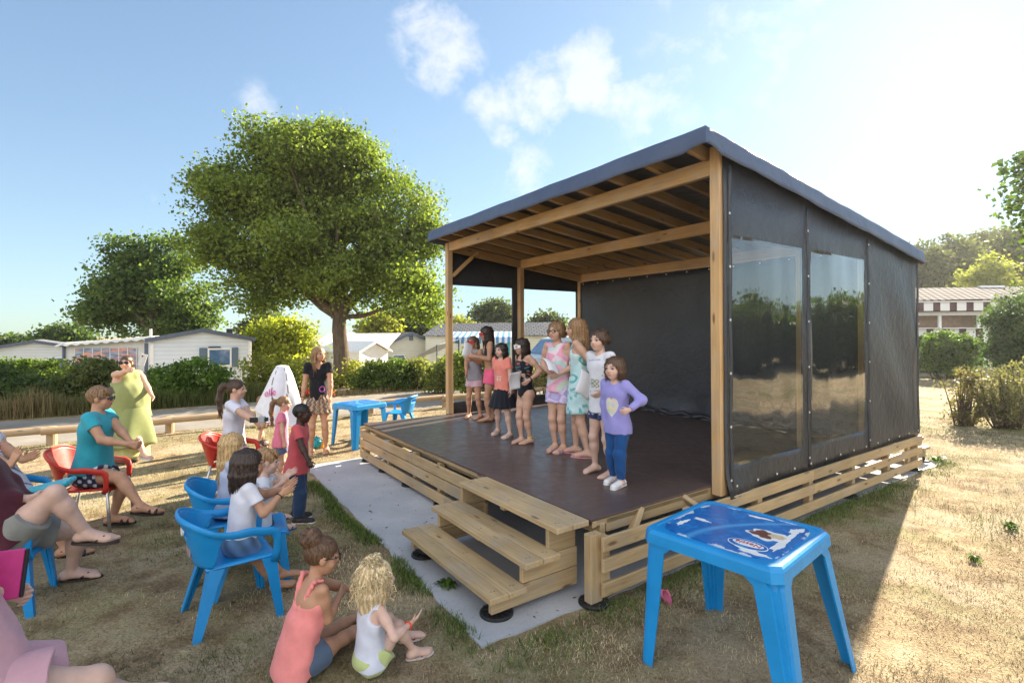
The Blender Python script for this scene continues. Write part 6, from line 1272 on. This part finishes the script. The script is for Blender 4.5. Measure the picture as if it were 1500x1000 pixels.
garment(K, 'swimsuit', [(g, .03, .005), ([cap(K['chest']+K['r2']*s*.055*h+K['f2']*y*.04*h, K['shz']+K['r2']*s*.055*h+K['u2']*.012*h, .012*h) for s in (-1, 1) for y in (-1, 1)], .01, .003)], lambda V, t: np.where(((t[:, 2] > .14) & (t[:, 1] > -.2) & (np.sin(V[:, 0]*60+3*np.sin(V[:, 2]*40))*np.sin(V[:, 2]*75) > .45))[:, None], W_((.35, .10, .09))*(np.sin(V[:, 2:3]*50) > 0)+W_((.05, .16, .20))*(np.sin(V[:, 2:3]*50) <= 0), W_((.012, .012, .018))), (.001, 40, 1), [ball(K['limbs']['L'+n_][1]*.45+K['limbs']['L'+n_][0]*.55+K['r1']*s*.03*h, .10*h) for n_, s in (('L', -1), ('R', 1))])
mask(K, 'white'); ring(K, 'LL', .88, .028, .006, (.75, .6, .03), 'ankle_band'); ring(K, 'AL', .93, .022, .008, (.03, .04, .06), 'watch')
sheet_paper(D(756, 558, 6.1), (.75, .5, .2), (.1, .3, -.9), 'white song sheet held low by the person in the black swimsuit', .16, .22)
K = stand('person in a tie-dye tank top and lilac shorts wearing glasses', 1.47, (826, 661), (814, 659), Zd, 140, ST, skin='fair', hair='dkblond', style='bob', hlen=.10, LH=D(820, 547, 5.62), RH=D(802, 543, 5.75), lpole=(.8, .2, -.7), rpole=(-.2, .4, -1), vox=.007, w=.95)
top(K, 'tank_top', patches([(.55, .62, .50), (.80, .45, .55), (.78, .36, .48), (.75, .62, .66), (.46, .66, .62), (.70, .40, .52)], 7, 2), 0, .008, .02, .012, tank=True); shorts(K, 'shorts', patches([(.48, .42, .66), (.40, .32, .56), (.62, .52, .70), (.50, .40, .60)], 16, 1), .46, .012, .016); glasses(K); footwear(K, 'sandal', (.42, .30, .22), (.30, .18, .28))
sheet_paper(D(806, 536, 5.6), (.8, .5, -.25), (-.5, .4, .45), 'white song sheet held by the person wearing glasses on stage', .15, .22)
K = stand('person in a long pale aqua patterned dress and pink flip-flops seen from the side', 1.50, (861, 670), (844, 663), Zd, 74, ST, skin='fair', hair='dkblond', style='long', hlen=.34, hv=1.25, LH=D(871, 558, 5.36), RH=D(845, 560, 5.6), lpole=(1, -.1, -.6), vox=.007, head=(6, 0, 0))
aq = patches([(.46, .66, .68), (.50, .70, .72), (.56, .74, .76), (.10, .42, .42), (.52, .70, .72)], 13, 4); h = K['h']
top(K, 'dress_top', aq, 0, .008, .02, .01, tank=True); skirt(K, 'dress_skirt', lambda V: aq(V, None), .40, .088, .118, up=.10, folds=4, amp=.010, S=(1.0, .9, 1)); footwear(K, 'flip', (.72, .40, .46), (.75, .10, .26))
sheet_paper(D(856, 563, 5.3), (.7, .35, -.45), (.5, .5, .45), 'large white song sheet held between the aqua dress and the white T-shirt', .20, .26)
K = stand('person in a white spotted T-shirt and navy shorts standing barefoot', 1.37, (897, 698), (872, 690), Zd, 124, ST, skin='pale', hair='brown', style='bob', hlen=.06, LH=D(884, 572, 4.72), RH=D(879, 586, 4.95), lpole=(1, .1, -.8), rpole=(-.3, .8, -.2), vox=.0065, w=1.0, head=(8, 0, 0))
top(K, 'tshirt', lambda V, t: np.where(((np.abs(t[:, 0]+.0) < .055) & (np.abs(t[:, 2]-.21) < .04) & (t[:, 1] > 0))[:, None], W_((.42, .42, .36))*(1+.6*np.sin(V[:, 2:3]*160)*np.sin(V[:, 0:1]*190)), dots((.70, .70, .74), (.35, .35, .45), 26, .9)(V, t)), .6, .010, .06, .018); shorts(K, 'shorts', dots((.025, .04, .12), (.5, .5, .55), 30, .85), .42, .010, .012); ring(K, 'AR', .95, .021, .005, (.5, .3, .2))
K = stand('person in a lilac long-sleeved top and blue leggings with a hand on the hip', 1.125, (910, 712), (900, 705), Zd, 136, ST, hr=.172, skin='pale', hair='brown', style='long', hlen=.14, hv=1.3, LH=D(922, 600, 4.25), RH=D(887, 624, 4.58), lpole=(1, .25, .15), rpole=(-.2, .8, -.2), vox=.0055, w=1.02, lcurl=.8, ldir=(-.8, -.4, -.25))
li = W_((.30, .28, .62))
def lil(V, t):
    x = t[:, 0]/.062; z = (t[:, 2]-.165)/.08; ht = (x*x+(z*1.05-.55*np.sqrt(np.abs(x)))**2 < 1) & (t[:, 1] > 0); inn = W_((.66, .62, .60))+np.stack([.12*np.sin(V[:, 2]*90+V[:, 0]*40), .02*np.sin(V[:, 0]*120), -.1+.1*np.sin(V[:, 2]*70)], -1)*(np.abs(x) < .6)[:, None]; return np.where(ht[:, None], inn, li)
top(K, 'long_sleeved_top', lil, 1.93, .009, .055, .006, wr=(.003, 34, 2)); shorts(K, 'leggings', (.012, .07, .22), 1.9, .005, .002); footwear(K, 'shoe', (.72, .72, .72))
# --- standing on the lawn
K = stand('person in a black T-shirt and patterned shorts standing barefoot by the far blue table', 1.70, (478, 662), (456, 664), 0, 196, AU, hr=.132, skin='tan', hair='dkblond', style='long', hlen=.36, hv=1.2, head=(42, 4, 0), LH=D(484, 588, 8.02), RH=D(443, 586, 8.02), vox=.0075, w=.86, legw=.95, lpole=(.35, 1, 0), rpole=(-.35, 1, 0))
top(K, 'tshirt', lambda V, t: np.where((((t[:, 0]+.06)/.045)**2+((t[:, 2]-.22)/.05)**2 < 1)[:, None] & ((((t[:, 0]+.06)/.03)**2+((t[:, 2]-.22)/.034)**2 > 1)[:, None]) & (t[:, 1] > 0)[:, None], W_((.45, .12, .45)), W_((.012, .012, .016))), .5, .007, -.055, .002, neckr=.046)
def ethnic(V, t): k = (np.arctan2(t[:, 0], t[:, 1])*9+.4*np.sign(np.sin(V[:, 2]*90))).astype(int) % 4; return np.where((np.sin(V[:, 2]*140)*np.sin(t[:, 0]*200) > .55)[:, None], W_((.05, .05, .06)), W_([(.34, .22, .11), (.46, .38, .28), (.36, .16, .06), (.10, .10, .13)])[k])
shorts(K, 'shorts', ethnic, .46, .022, .03, rise=.09, wr=(.005, 40, 2)); ring(K, 'AR', .93, .026, .006, (.04, .03, .03))
K = stand('person in a long sleeveless green dress holding a phone up in front of the face', 1.60, (188, 672), (216, 682), 0, -118, AU, hr=.135, skin='fair', hair='brown', style='pony', hlen=.06, w=1.35, belly=1.55, lean=-7, head=(-46, 0, 0), RH=D(207, 538, 6.96), LH=D(233, 598, 7.5), rpole=(.1, -.2, -1), lpole=(.2, .6, -1), vox=.008, legw=1.1, rcurl=.8, shift=(-.12, -.0))
gr_ = W_((.27, .30, .115)); top(K, 'dress_top', gr_, 0, .014, .10, .05, tank=True, wr=(.005, 22, 1)); skirt(K, 'dress_skirt', gr_*.97, .56, .135, .19, up=.02, folds=7, amp=.035, S=(1.05, 1.2, 1)); skirt(K, 'underskirt', (.52, .50, .22), .70, .12, .15, up=.0, folds=6, amp=.02); glasses(K, (.02, .02, .02), (.012, .012, .012), 'sunglasses', 1.15); footwear(K, 'flip', (.6, .6, .62), (.62, .62, .64))
p = D(209, 527, 6.90); o = empty('phone', p, 'pale phone held up by the person in the green dress', 'phone'); mb = MB(); mb.box(p, (nrm((.25, .1, .95)), nrm((.9, .4, -.28)), nrm(np.cross((.25, .1, .95), (.9, .4, -.28)))), (.16, .078, .010), .003); mb.build('casing', M['offwhite'], o); mb = MB(); n_ = nrm(np.cross((.25, .1, .95), (.9, .4, -.28))); mb.lathe(p-n_*.006+Z3*.05, [(.011, 0), (.011, .001)], 12, axis=(nrm((.9, .4, -.28)), nrm((.25, .1, .95)), n_)); mb.build('camera_lens', M['black'], o)
# child under a towel
K = stand('person wrapped in a big white printed towel pulled over the head', 1.38, (415, 655), (405, 657), 0, -60, AU, skin='mid', hair='black', style='short', LH=D(398, 568, 8.55), RH=D(425, 578, 8.45), vox=.009, group=None) if False else stand('person wrapped in a big white printed towel pulled over the head', 1.36, (415, 655), (405, 657), 0, -60, AU, skin='mid', hair='black', style='short', vox=.009)
shorts(K, 'shorts', (.05, .06, .10), .5, .012, .01)
tw_ = empty('towel', (K['pel'][0], K['pel'][1], K['pel'][2]), 'white towel with pink lettering and a curved black line over the standing child', 'towel'); hc_ = K['Hc']; f0 = K['f0']; r0 = K['r0']
def twf(a, b):
    an = -2.8+5.6*a; t_ = b; up = hc_+Z3*.13; rr = .125*math.sin(min(t_*4.2, 1.57))+max(0, t_-.20)*.33; rr *= 1+.10*math.sin(an*5+t_*3)*max(0, t_-.3)*1.6
    return up-f0*(.015+rr*math.cos(an))+r0*rr*math.sin(an)*(1.0)-Z3*(.03*(1-math.cos(min(t_*4.2, 1.57)))+max(0, t_-.2)*1.02*(1-.16*math.cos(an*1.3+.6)))
vs, fs = sheet(twf, 64, 40); V = np.array(vs)-np.array(tw_.location); aa = np.array([-2.8+5.6*i/64 for j in range(41) for i in range(65)]); bb = np.array([j/40 for j in range(41) for i in range(65)])
cc = np.tile(W_((.70, .70, .76)), (len(V), 1)); ex = (aa-1.25)/.62; ez = (bb-.42)/.30; ln = np.abs(np.sqrt(ex**2+ez**2)-1) < .05; cc[ln & (ez > -.7)] = (.015, .015, .02); 
o = mesh_np('towelling', V, fs, M['cloth'], tw_, smooth=True, col=cc)
def on_towel(a, b): p = twf(a, b); x = nrm(twf(a+.02, b)-p); y = nrm(twf(a, b-.02)-p); y = nrm(y-x*np.dot(x, y)); n = np.cross(x, y); return p, x, y, n
p, x, y, n = on_towel(.635, .60); n_out = n if np.dot(n, p-(K['pel'])) > 0 else -n; x2 = np.cross(y, n_out); c45 = nrm(x2+y*.55); text('towel_lettering', 'elle', .17, p+n_out*.03, c45, nrm(np.cross(n_out, c45)), M['magenta'], tw_)
K = stand('small person in a white top and yellow shorts with long auburn hair seen from behind', .84, (386, 650), (379, 651), 0, -28, AU, hr=.20, skin='fair', hair='auburn', style='long', hlen=.12, hv=1.8, vox=.0075, w=1.2); top(K, 'tshirt', (.62, .60, .60), .5, .008, .0, .015); shorts(K, 'shorts', (.80, .56, .05), .5, .018, .02)
K = mk_person('baby sitting on the lawn looking towards the camera beside the red chair', .78, D(388, 688, 6.75)*np.array([1, 1, 0])+Z3*.09, 165, hr=.235, w=1.35, LF=D(400, 690, 6.5)*np.array([1, 1, 0])+Z3*.04, RF=D(375, 690, 6.5)*np.array([1, 1, 0])+Z3*.04, lk=(1, -.3, .5), rk=(-1, -.3, .5), skin='fair', hair='brown', style='crop', vox=.007, group=AU); top(K, 'romper', (.45, .35, .36), .6, .010, .02, .01)
K = stand('person in a pink top with a long fair ponytail standing behind the boy in red', 1.10, (414, 704), (408, 706), 0, -72, AU, hr=.165, skin='fair', hair='dkblond', style='pony', hlen=.26, vox=.007); top(K, 'tshirt', (.72, .22, .32), .5, .008, .04, .015); shorts(K, 'shorts', (.10, .14, .26), .5, .010, .01)
K = stand('person in a red T-shirt and dark jeans with short black hair and glasses', 1.19, (434, 757), (437, 766), 0, -84, AU, hr=.16, skin='dark', hair='black', style='crop', RH=D(452, 676, 4.96), LH=D(450, 670, 5.22), rpole=(-1, -.3, -.5), vox=.0058, lipc=(.075, .03, .025), w=1.06, rcurl=.9)
top(K, 'tshirt', (.52, .085, .095), .62, .012, .045, .022, wr=(.003, 34, 1)); shorts(K, 'jeans', (.022, .045, .10), 1.93, .012, .006, wr=(.003, 40, 1)); glasses(K, (.05, .02, .015)); footwear(K, 'shoe', (.018, .018, .022))
# --- seated
def seat_person(label, h, pel, yaw, **k): return mk_person(label, h, pel, yaw, group=AU, **k)
K = seat_person('person in a white frilled top with a dark ponytail filming with a small camera', 1.60, (-3.27, 5.98, .54), -78, hr=.135, skin='fair', hair='brown', style='pony', hlen=.30, RH=D(385, 622, 5.62), LH=D(379, 622, 5.88), rpole=(-.3, -.5, -1), lpole=(-.3, .5, -1), RF=D(449, 716, 5.75), LF=G(440, 724, 0)+Z3*.07, rk=(.3, -.1, 1), lk=(.3, .1, 1), vox=.0062, lean=2, rcurl=.7, lcurl=.7, rtoe=6)
top(K, 'frilled_top', (.68, .66, .74), .62, .010, .0, .012, wr=(.004, 34, 1)); shorts(K, 'shorts', (.09, .10, .14), .5, .010, .01); footwear(K, 'slide', (.68, .68, .68), (.06, .06, .09))
p = D(384, 614, 5.52); o = empty('camera', p, 'small black compact camera with flip-out screen held by the seated girl', 'camera'); ax = (nrm((.95, .15, 0)), nrm((-.15, .95, 0)), Z3); mb = MB(); mb.box(p, ax, (.06, .05, .065), .006); mb.build('camera_body', M['grey'], o); mb = MB(); mb.box(p-ax[0]*.075-ax[1]*.03, ax, (.085, .008, .055), .003); mb.build('flip_screen', M['black'], o); mb = MB(); mb.lathe(p+ax[0]*.03, [(.022, 0), (.022, .03), (.016, .032)], 16, axis=(ax[1], Z3, ax[0])); mb.build('lens', M['black'], o)
K = seat_person('person in a turquoise top and patterned shorts with short brown hair and glasses', 1.63, (-4.17, 5.08, .54), -76, hr=.138, skin='tan', hair='brownlt', style='short', w=1.22, RH=D(187, 650, 4.92), LH=D(190, 646, 5.06), rpole=(-.5, -.5, -1), lpole=(-.5, .5, -1), LF=D(165, 757, 5.05), RF=D(206, 741, 4.90), rk=(.6, -.1, 1), lk=(.5, 0, 1), vox=.006, rcurl=.9, lcurl=.9, lean=4, head=(6, 0, 0), rpitch=-6, legw=1.0, hv=1.5)
top(K, 'top', (.035, .34, .42), .5, .012, -.01, .012, wr=(.003, 30, 1)); shorts(K, 'shorts', dots((.025, .03, .07), (.60, .60, .64), 22, .30), .48, .014, .012); glasses(K, (.02, .02, .02), (.05, .06, .07)); footwear(K, 'sandal', (.03, .022, .02), (.035, .025, .022))
K = seat_person('person in dark maroon and grey shorts with legs crossed in the left foreground', 1.66, (-3.44, 3.52, .545), -64, hr=.135, skin='pale', hair='brown', style='long', hlen=.2, w=1.22, RH=D(40, 730, 3.52), LH=D(50, 741, 3.62), rpole=(-.6, -.6, -.8), lpole=(-.6, .5, -1), LF=G(104, 850, 0)+Z3*.075, RF=D(126, 780, 3.66), rk=(.35, 0, 1), lk=(.5, 0, 1), vox=.0052, lean=-24, ltoe=-8, rtoe=-10, rpitch=-4, legw=1.12, tint=.95)
top(K, 'jumper', (.075, .016, .026), 1.9, .014, .06, .015, wr=(.004, 30, 1)); shorts(K, 'shorts', (.24, .24, .22), .5, .018, .02, wr=(.004, 30, 1)); footwear(K, 'flip', (.045, .035, .03), (.05, .04, .035))
K = seat_person('person in a white floral top clapping, behind the person in maroon', 1.62, (-4.33, 4.36, .54), -72, hr=.135, skin='tan', hair='brown', style='bob', hlen=.1, w=1.2, RH=D(50, 700, 4.10), LH=D(62, 697, 4.28), rpole=(-.6, -.6, -.8), lpole=(-.6, .5, -1), RF=G(96, 814, 0)+Z3*.06, LF=G(144, 795, 0)+Z3*.06, vox=.006, rdir=(.35, .1, .9), ldir=(.85, .2, .45), rpal=(.2, 1, 0), lpal=(.1, -1, .1), curl=.12, lean=-22)
fl = patches([(.68, .69, .74), (.70, .70, .74), (.66, .68, .74), (.13, .18, .38), (.68, .69, .73), (.52, .12, .10)], 16, 3); top(K, 'floral_top', fl, .6, .014, .06, .02); shorts(K, 'shorts', (.03, .04, .06), .9, .02, .02); footwear(K, 'sandal', (.02, .02, .02), (.03, .03, .05))
# bag on the lap of the floral top
p = D(72, 712, 4.05); o = empty('beach_bag', p, 'flat turquoise beach bag on the lap of the person in the floral top', 'bag'); mb = MB(); ax = (nrm((.85, .4, .18)), nrm((-.4, .9, .0)), nrm(np.cross((.85, .4, .18), (-.4, .9, 0)))); mb.box(p, ax, (.30, .20, .035), .012); mb.build('pouch', M['teal'], o); mb = MB(); mb.box(p-ax[2]*.028, ax, (.24, .18, .016), .006); mb.build('flap', M['offwhite'], o)
K = seat_person('person in pink at the lower left corner with a bare knee raised, holding a phone', 1.60, (-2.08, 2.00, .52), -54, hr=.135, skin='pale', hair='brown', style='short', w=1.2, RH=D(-6, 868, 2.10), LH=D(4, 866, 2.24), rpole=(-.6, -.6, -.8), lpole=(-.6, .5, -1), RF=np.array([-1.70, 2.28, .12]), LF=np.array([-1.93, 2.62, .07]), vox=.0052, lean=-14, rk=(.7, .3, .75), lk=(.5, .6, .8), legw=1.15, rcurl=.8, lcurl=.8)
pk = W_((.58, .33, .37)); top(K, 'pink_top', pk, .6, .02, .10, .03, wr=(.006, 22, 1)); shorts(K, 'pink_skirt', pk*.97, .55, .03, .04, wr=(.006, 22, 2)); footwear(K, 'sandal', (.03, .05, .05), (.16, .09, .05))
p = D(9, 842, 2.12); o = empty('phone', p, 'phone in a bright magenta case held at the left edge', 'phone'); ax = (nrm((.05, .1, 1)), nrm((.80, .55, -.08)), nrm(np.cross((.05, .1, 1), (.80, .55, -.08)))); mb = MB(); mb.box(p, ax, (.20, .10, .012), .004); mb.build('case', M['magenta'], o); mb = MB(); mb.box(p+ax[1]*.056, ax, (.195, .014, .018), .004); mb.build('cover_spine', M['black'], o)
# plush toy paws on the lap
p = D(10, 958, 2.02); o = empty('plush_toy', p, 'black and white plush toy lying on the pink lap at the left edge', 'toy'); mb = MB(); sphere_mb(mb, p+np.array([-.10, -.03, .02]), (.08, .06, .06), 10); mb.build('plush_body', M['white'], o)
for q, e in ((D(2, 962, 2.0), D(27, 955, 2.08)), (D(-4, 943, 2.05), D(24, 934, 2.15))): mb = MB(); mb.tube([q, (q+e)/2+Z3*.004, e, e+(e-q)*.12], [.016, .019, .020, .008], 10); mb.build('paw', M['black'], o, smooth=True)
K = seat_person('person in a white T-shirt and denim shorts with straight dark hair in a chair', 1.15, (-1.88, 3.53, .475), -52, hr=.178, skin='tan', hair='dark', style='bob', hlen=.20, hv=1.4, RH=D(411, 724, 3.58), LH=D(416, 715, 3.72), rpole=(-.3, -.8, -.8), lpole=(-.3, .6, -1), RF=G(410, 868, 0)+Z3*.05, LF=G(425, 856, 0)+Z3*.05, rk=(.6, .1, 1), lk=(.6, .1, 1), vox=.0046, w=1.05, rdir=(.75, .4, .42), ldir=(.75, .4, .55), rpal=(-.3, .9, .1), lpal=(.3, -.9, .1), curl=.15, lean=5)
top(K, 'tshirt', (.66, .66, .72), .55, .010, -.035, .004, wr=(.003, 34, 1)); shorts(K, 'denim_shorts', lambda V, t: W_((.10, .19, .32))*(1+.35*np.sin(V[:, 0:1]*60+V[:, 2:3]*40)*np.sin(V[:, 1:2]*50)), .46, .014, .014, wr=(.003, 40, 2)); ring(K, 'AR', .92, .022, .0035, (.02, .02, .02))
K = seat_person('person with long straight blonde hair seated on the rear blue chair', 1.12, (-2.34, 4.20, .475), -60, hr=.176, skin='pale', hair='blond', style='long', hlen=.36, hv=1.25, RH=D(398, 702, 4.1), LH=D(402, 698, 4.25), RF=G(420, 795, 0)+Z3*.05, LF=G(428, 787, 0)+Z3*.05, rk=(.6, .1, 1), lk=(.6, .1, 1), vox=.0055); top(K, 'tshirt', (.42, .46, .58), .5, .010, .045, .012); shorts(K, 'shorts', (.05, .07, .14), .5, .012, .01)
K = seat_person('person in a white T-shirt with short blond hair clapping on a seat', 1.04, (-1.97, 3.96, .44), -62, hr=.185, skin='pale', hair='dkblond', style='short', hv=1.5, RH=D(414, 706, 3.82), LH=D(419, 698, 3.95), rpole=(-.2, -.8, -.6), lpole=(-.2, .6, -.8), RF=G(436, 772, .12)+Z3*.02, LF=G(442, 742, .14)+Z3*.02, rk=(.7, 0, 1), lk=(.7, 0, 1), vox=.0046, rdir=(.45, .3, .8), ldir=(.75, .3, .55), rpal=(0, 1, 0), lpal=(.2, -.9, .2), curl=.10, lean=6, w=1.05)
top(K, 'tshirt', (.66, .67, .73), .62, .010, .01, .012, wr=(.003, 34, 1)); shorts(K, 'shorts', (.018, .02, .03), .55, .012, .014); footwear(K, 'sandal', (.04, .10, .22), (.04, .10, .22))
c_ = chair((-2.0, 3.96, 0), R(-62), 'blue plastic seat hidden under the small clapping boy', group=None, sc_=.95)
for o in list(c_.children):
    if o.name.split('.')[0] in ('armrest', 'backrest'): bpy.data.objects.remove(o)
# --- seated on the ground
K = seat_person('person in a pink strappy top with curly bun sitting on the grass', 1.18, (-1.17, 2.88, .10), -46, hr=.178, skin='tan', hair='brown', style='bun', hv=1.5, RH=D(497, 873, 3.04), LH=D(512, 862, 3.25), rpole=(-.1, -1, -.5), lpole=(-.5, .5, -1), RF=np.array([-.86, 3.33, .05]), LF=np.array([-.98, 3.42, .05]), rk=(.1, 0, 1), lk=(.1, 0, 1), vox=.0044, lean=2, bend=10, head=(-14, -4, 0), w=1.05)
co_ = W_((.82, .27, .25)); h = K['h']; c0 = K['chest']+K['u2']*.012*h
g = [dict(p, clip=list(p['clip'])+[(c0+K['u2']*.01*h, nrm(K['u2']+K['f2']*-.55))]) for p in K['tor'][:4]+K['tor'][-1:]]; hem = np.array([K['pel'][0], K['pel'][1], .03])-K['f0']*.02
g += [cap(K['waist']-K['f2']*.02*h, hem-K['f0']*.05, .080*h, .105*h, K['Fa'], (1.12, .85, 1), [(hem, -Z3)]), cap(K['chest']-K['u2']*.02*h, K['waist'], .078*h, .086*h, K['Fc'], (1.1, .85, 1), [(c0+K['u2']*.01*h, nrm(K['u2']+K['f2']*-.55))])]
for s in (-1, 1): a = c0-K['f2']*.062*h+K['r2']*s*.02*h-K['u2']*.03*h; b = K['shz']+K['r2']*s*.062*h+K['u2']*.030*h; g += [cap(a, b-K['f2']*.035*h, .003*h), cap(b-K['f2']*.035*h, b+K['f2']*.01*h, .003*h)]; g += [ball(a+(b-K['f2']*.035*h-a)*t_+K['r2']*s*(.008+.006*math.sin(t_*40))*h, .004*h) for t_ in np.linspace(.25, 1, 9)]
garment(K, 'strappy_top', [(g, .012, .008)], co_, (.0045, 30, 1)); shorts(K, 'denim_shorts', (.09, .13, .20), .35, .012, .012); glasses(K, (.03, .02, .02))
K = seat_person('small person in white vest and lime shorts with curly pale hair sitting on grass', .96, (-.80, 2.88, .09), -50, hr=.203, skin='pale', hair='pale', style='curly', hlen=.20, RH=D(601, 913, 2.86), LH=D(538, 856, 3.12), rpole=(.5, -1, -.8), lpole=(-.4, .3, -1), RF=G(606, 965, 0)+Z3*.05, LF=G(595, 940, 0)+Z3*.05, rk=(0, 0, 1), lk=(-.1, .1, 1), vox=.0042, rdir=(.7, .3, .55), rpal=(-.5, .3, .8), rcurl=.18, lean=-2, bend=9, rtoe=-14, ltoe=-14, head=(-8, 0, 0), hv=1.1)
top(K, 'vest', (.64, .66, .76), 0, .010, .03, .012, tank=True, wr=(.003, 34, 1)); shorts(K, 'shorts', (.50, .56, .24), .40, .016, .016); footwear(K, 'flip', (.62, .55, .52), (.42, .05, .16)); ring(K, 'AR', .86, .021, .005, (.72, .10, .05))
p = D(528, 851, 3.14); o = empty('water_bottle', p, 'small clear plastic bottle held by the curly haired child', 'bottle'); tg_ = NT('clear_bottle'); b_ = tg_.pbr((.75, .78, .84), .08, spec=.6); b_.inputs['Transmission Weight'].default_value = .85; M['clear'] = tg_.m
ax = nrm((.45, -.1, .35)); x_ = nrm(np.cross(ax, Z3)); y_ = np.cross(ax, x_); mb = MB(); mb.lathe(p, [(.018, -.05), (.024, -.045), (.024, .03), (.012, .05), (.012, .058)], 16, axis=(x_, y_, ax)); mb.build('bottle_wall', M['clear'], o, smooth=True); mb = MB(); mb.lathe(p+ax*.058, [(.014, 0), (.014, .014)], 14, axis=(x_, y_, ax)); mb.build('cap', M['magenta'], o)
# --- shoes left on the lawn
def loose_shoe(name, label, p, yaw, L, col, sole=None):
    o = empty(name, p, label, 'shoe', 'shoes left on the lawn'); f = np.array([-math.sin(yaw), math.cos(yaw), 0]); r_ = np.array([math.cos(yaw), math.sin(yaw), 0]); Fm = np.array([r_, f, Z3]); b = p+Z3*.03*L/.22
    a0, a1 = b-f*L*.30, b+f*L*.28; V, Q = implicit([([cap(a0, a1, L*.155, L*.16, Fm, (1.05, 1.05, .55), [(p+Z3*.002, -Z3)]), cap(a0+Z3*.02, b+f*L*.05+Z3*L*.10, L*.15, L*.12, clip=[(a0+Z3*L*.26, Z3)]), cap(b+f*L*.05+Z3*L*.06, a1, L*.14, L*.11)], .02, 0)], .004, None, [cap(a0+Z3*L*.34, b-f*L*.02+Z3*L*.28, L*.11, L*.09), cap(a0+Z3*L*.2, b-f*L*.02+Z3*L*.2, L*.10, L*.08)])
    mesh_np('upper', V-p, Q, M['shoe'], o, smooth=True, col=np.tile(W_(col), (len(V), 1))); mb = MB(); n = 26; q = []
    for k in range(n): a = 2*math.pi*k/n; y = math.cos(a); q.append(p+f*y*L*.5+r_*math.sin(a)*L*(.17+.02*y)+Z3*.001)
    mb.raw(q+[x+Z3*.016 for x in q], [tuple(range(n)), tuple(range(n, 2*n))[::-1]]+[(i, n+i, n+(i+1) % n, (i+1) % n) for i in range(n)]); V = np.array(mb.v)-p; mesh_np('sole', V, mb.f, M['shoe'], o, col=np.tile(W_(sole or col), (len(V), 1))); return o
flipflop(G(975, 876, .0), R(2), .20, 'single bright pink foam sandal lying on the grass left of the table leg', 'pink', 'pink', 'shoes left on the lawn')
loose_shoe('canvas_shoe', 'single off-white slip-on shoe between the table legs', G(1135, 862), R(-20), .20, (.55, .53, .52), (.5, .5, .5))
loose_shoe('trainer', 'white trainer lying beside the pink sandal beyond the table', G(1130, 822), R(-70), .21, (.68, .66, .64)); flipflop(G(1153, 815), R(-60), .19, 'magenta sandal next to the white trainer beyond the table', 'magenta', 'magenta', 'shoes left on the lawn')
flipflop(G(1066, 832), R(-80), .20, 'magenta sandal on the grass seen under the table top', 'magenta', 'pink', 'shoes left on the lawn')

# --- weeds and straw tufts on the lawn
for i, (px, py, r_, lb) in enumerate(((1427, 822, .06, 'small leafy weed in the sunlit dirt right of the table'), (1480, 775, .08, 'leafy weed at the right edge of the lawn'), (1370, 676, .14, 'bright green weed at the far right corner of the concrete pad'), (655, 860, .10, 'broad leaved weed at the pad edge beside the curly haired child'))):
    p = G(px, py, 0); o = empty('weed', p, lb, 'weed', 'weeds in the lawn'); vs = []; fs = []; cs_ = []
    for k in range(34):
        a = random.uniform(0, 6.28); L = r_*random.uniform(.5, 1.2); e = random.uniform(.15, .8); d = np.array([math.cos(a)*math.cos(e), math.sin(a)*math.cos(e), math.sin(e)]); s_ = np.array([-math.sin(a), math.cos(a), 0]); w_ = L*.16; n0 = len(vs)
        for t_, ww, dz in ((0, .3, 0), (.35, 1, .02), (.7, .8, .015), (1, .05, -.02)): q = d*L*t_+Z3*(dz+.004); vs += [q-s_*w_*ww, q+s_*w_*ww+Z3*.004]
        fs += [(n0+2*j, n0+2*j+1, n0+2*j+3, n0+2*j+2) for j in range(3)]; c_ = np.array([.10, .17, .03])*random.uniform(.6, 1.5); cs_ += [c_]*8
    mesh_np('leaf_rosette', vs, fs, M['leaf'], o, col=np.array(cs_)); mb = MB(); mb.tube([p-Z3*.02, p+Z3*.03], [.01, .006], 6); mb.build('root_crown', M['bark'], o)

# dead leaves and bits of straw blown over the pad and lawn
n = 420; u = RNG.uniform(-1.5, 5.2, n); v = -RNG.uniform(.02, 2.6, n)**1.0; p = SO[None]+u[:, None]*UD[None]+v[:, None]*VD[None]; zz = np.where(inpad(p[:, 0], p[:, 1]), .0135, ground_z(p[:, 0], p[:, 1])+.016); a = RNG.uniform(0, 6.28, n); L = RNG.uniform(.006, .022, n)
ax_ = np.stack([np.cos(a), np.sin(a), RNG.uniform(-.1, .25, n)], -1)*L[:, None]; sx_2 = np.stack([-np.sin(a), np.cos(a), RNG.uniform(-.2, .3, n)], -1)*L[:, None]*.4; c = np.stack([p[:, 0], p[:, 1], zz+.002], -1)
V = np.stack([c-ax_, c+sx_2, c+ax_, c-sx_2], 1).reshape(-1, 3); tag(mesh_np('leaf_litter', V, np.arange(n*4).reshape(-1, 4), tb.m, col=np.repeat(np.array([.16, .10, .05])*RNG.uniform(.4, 2.4, (n, 1)), 4, 0)), 'dead leaves and straw scattered over the pad and the lawn before it', 'leaf litter', kind='stuff')
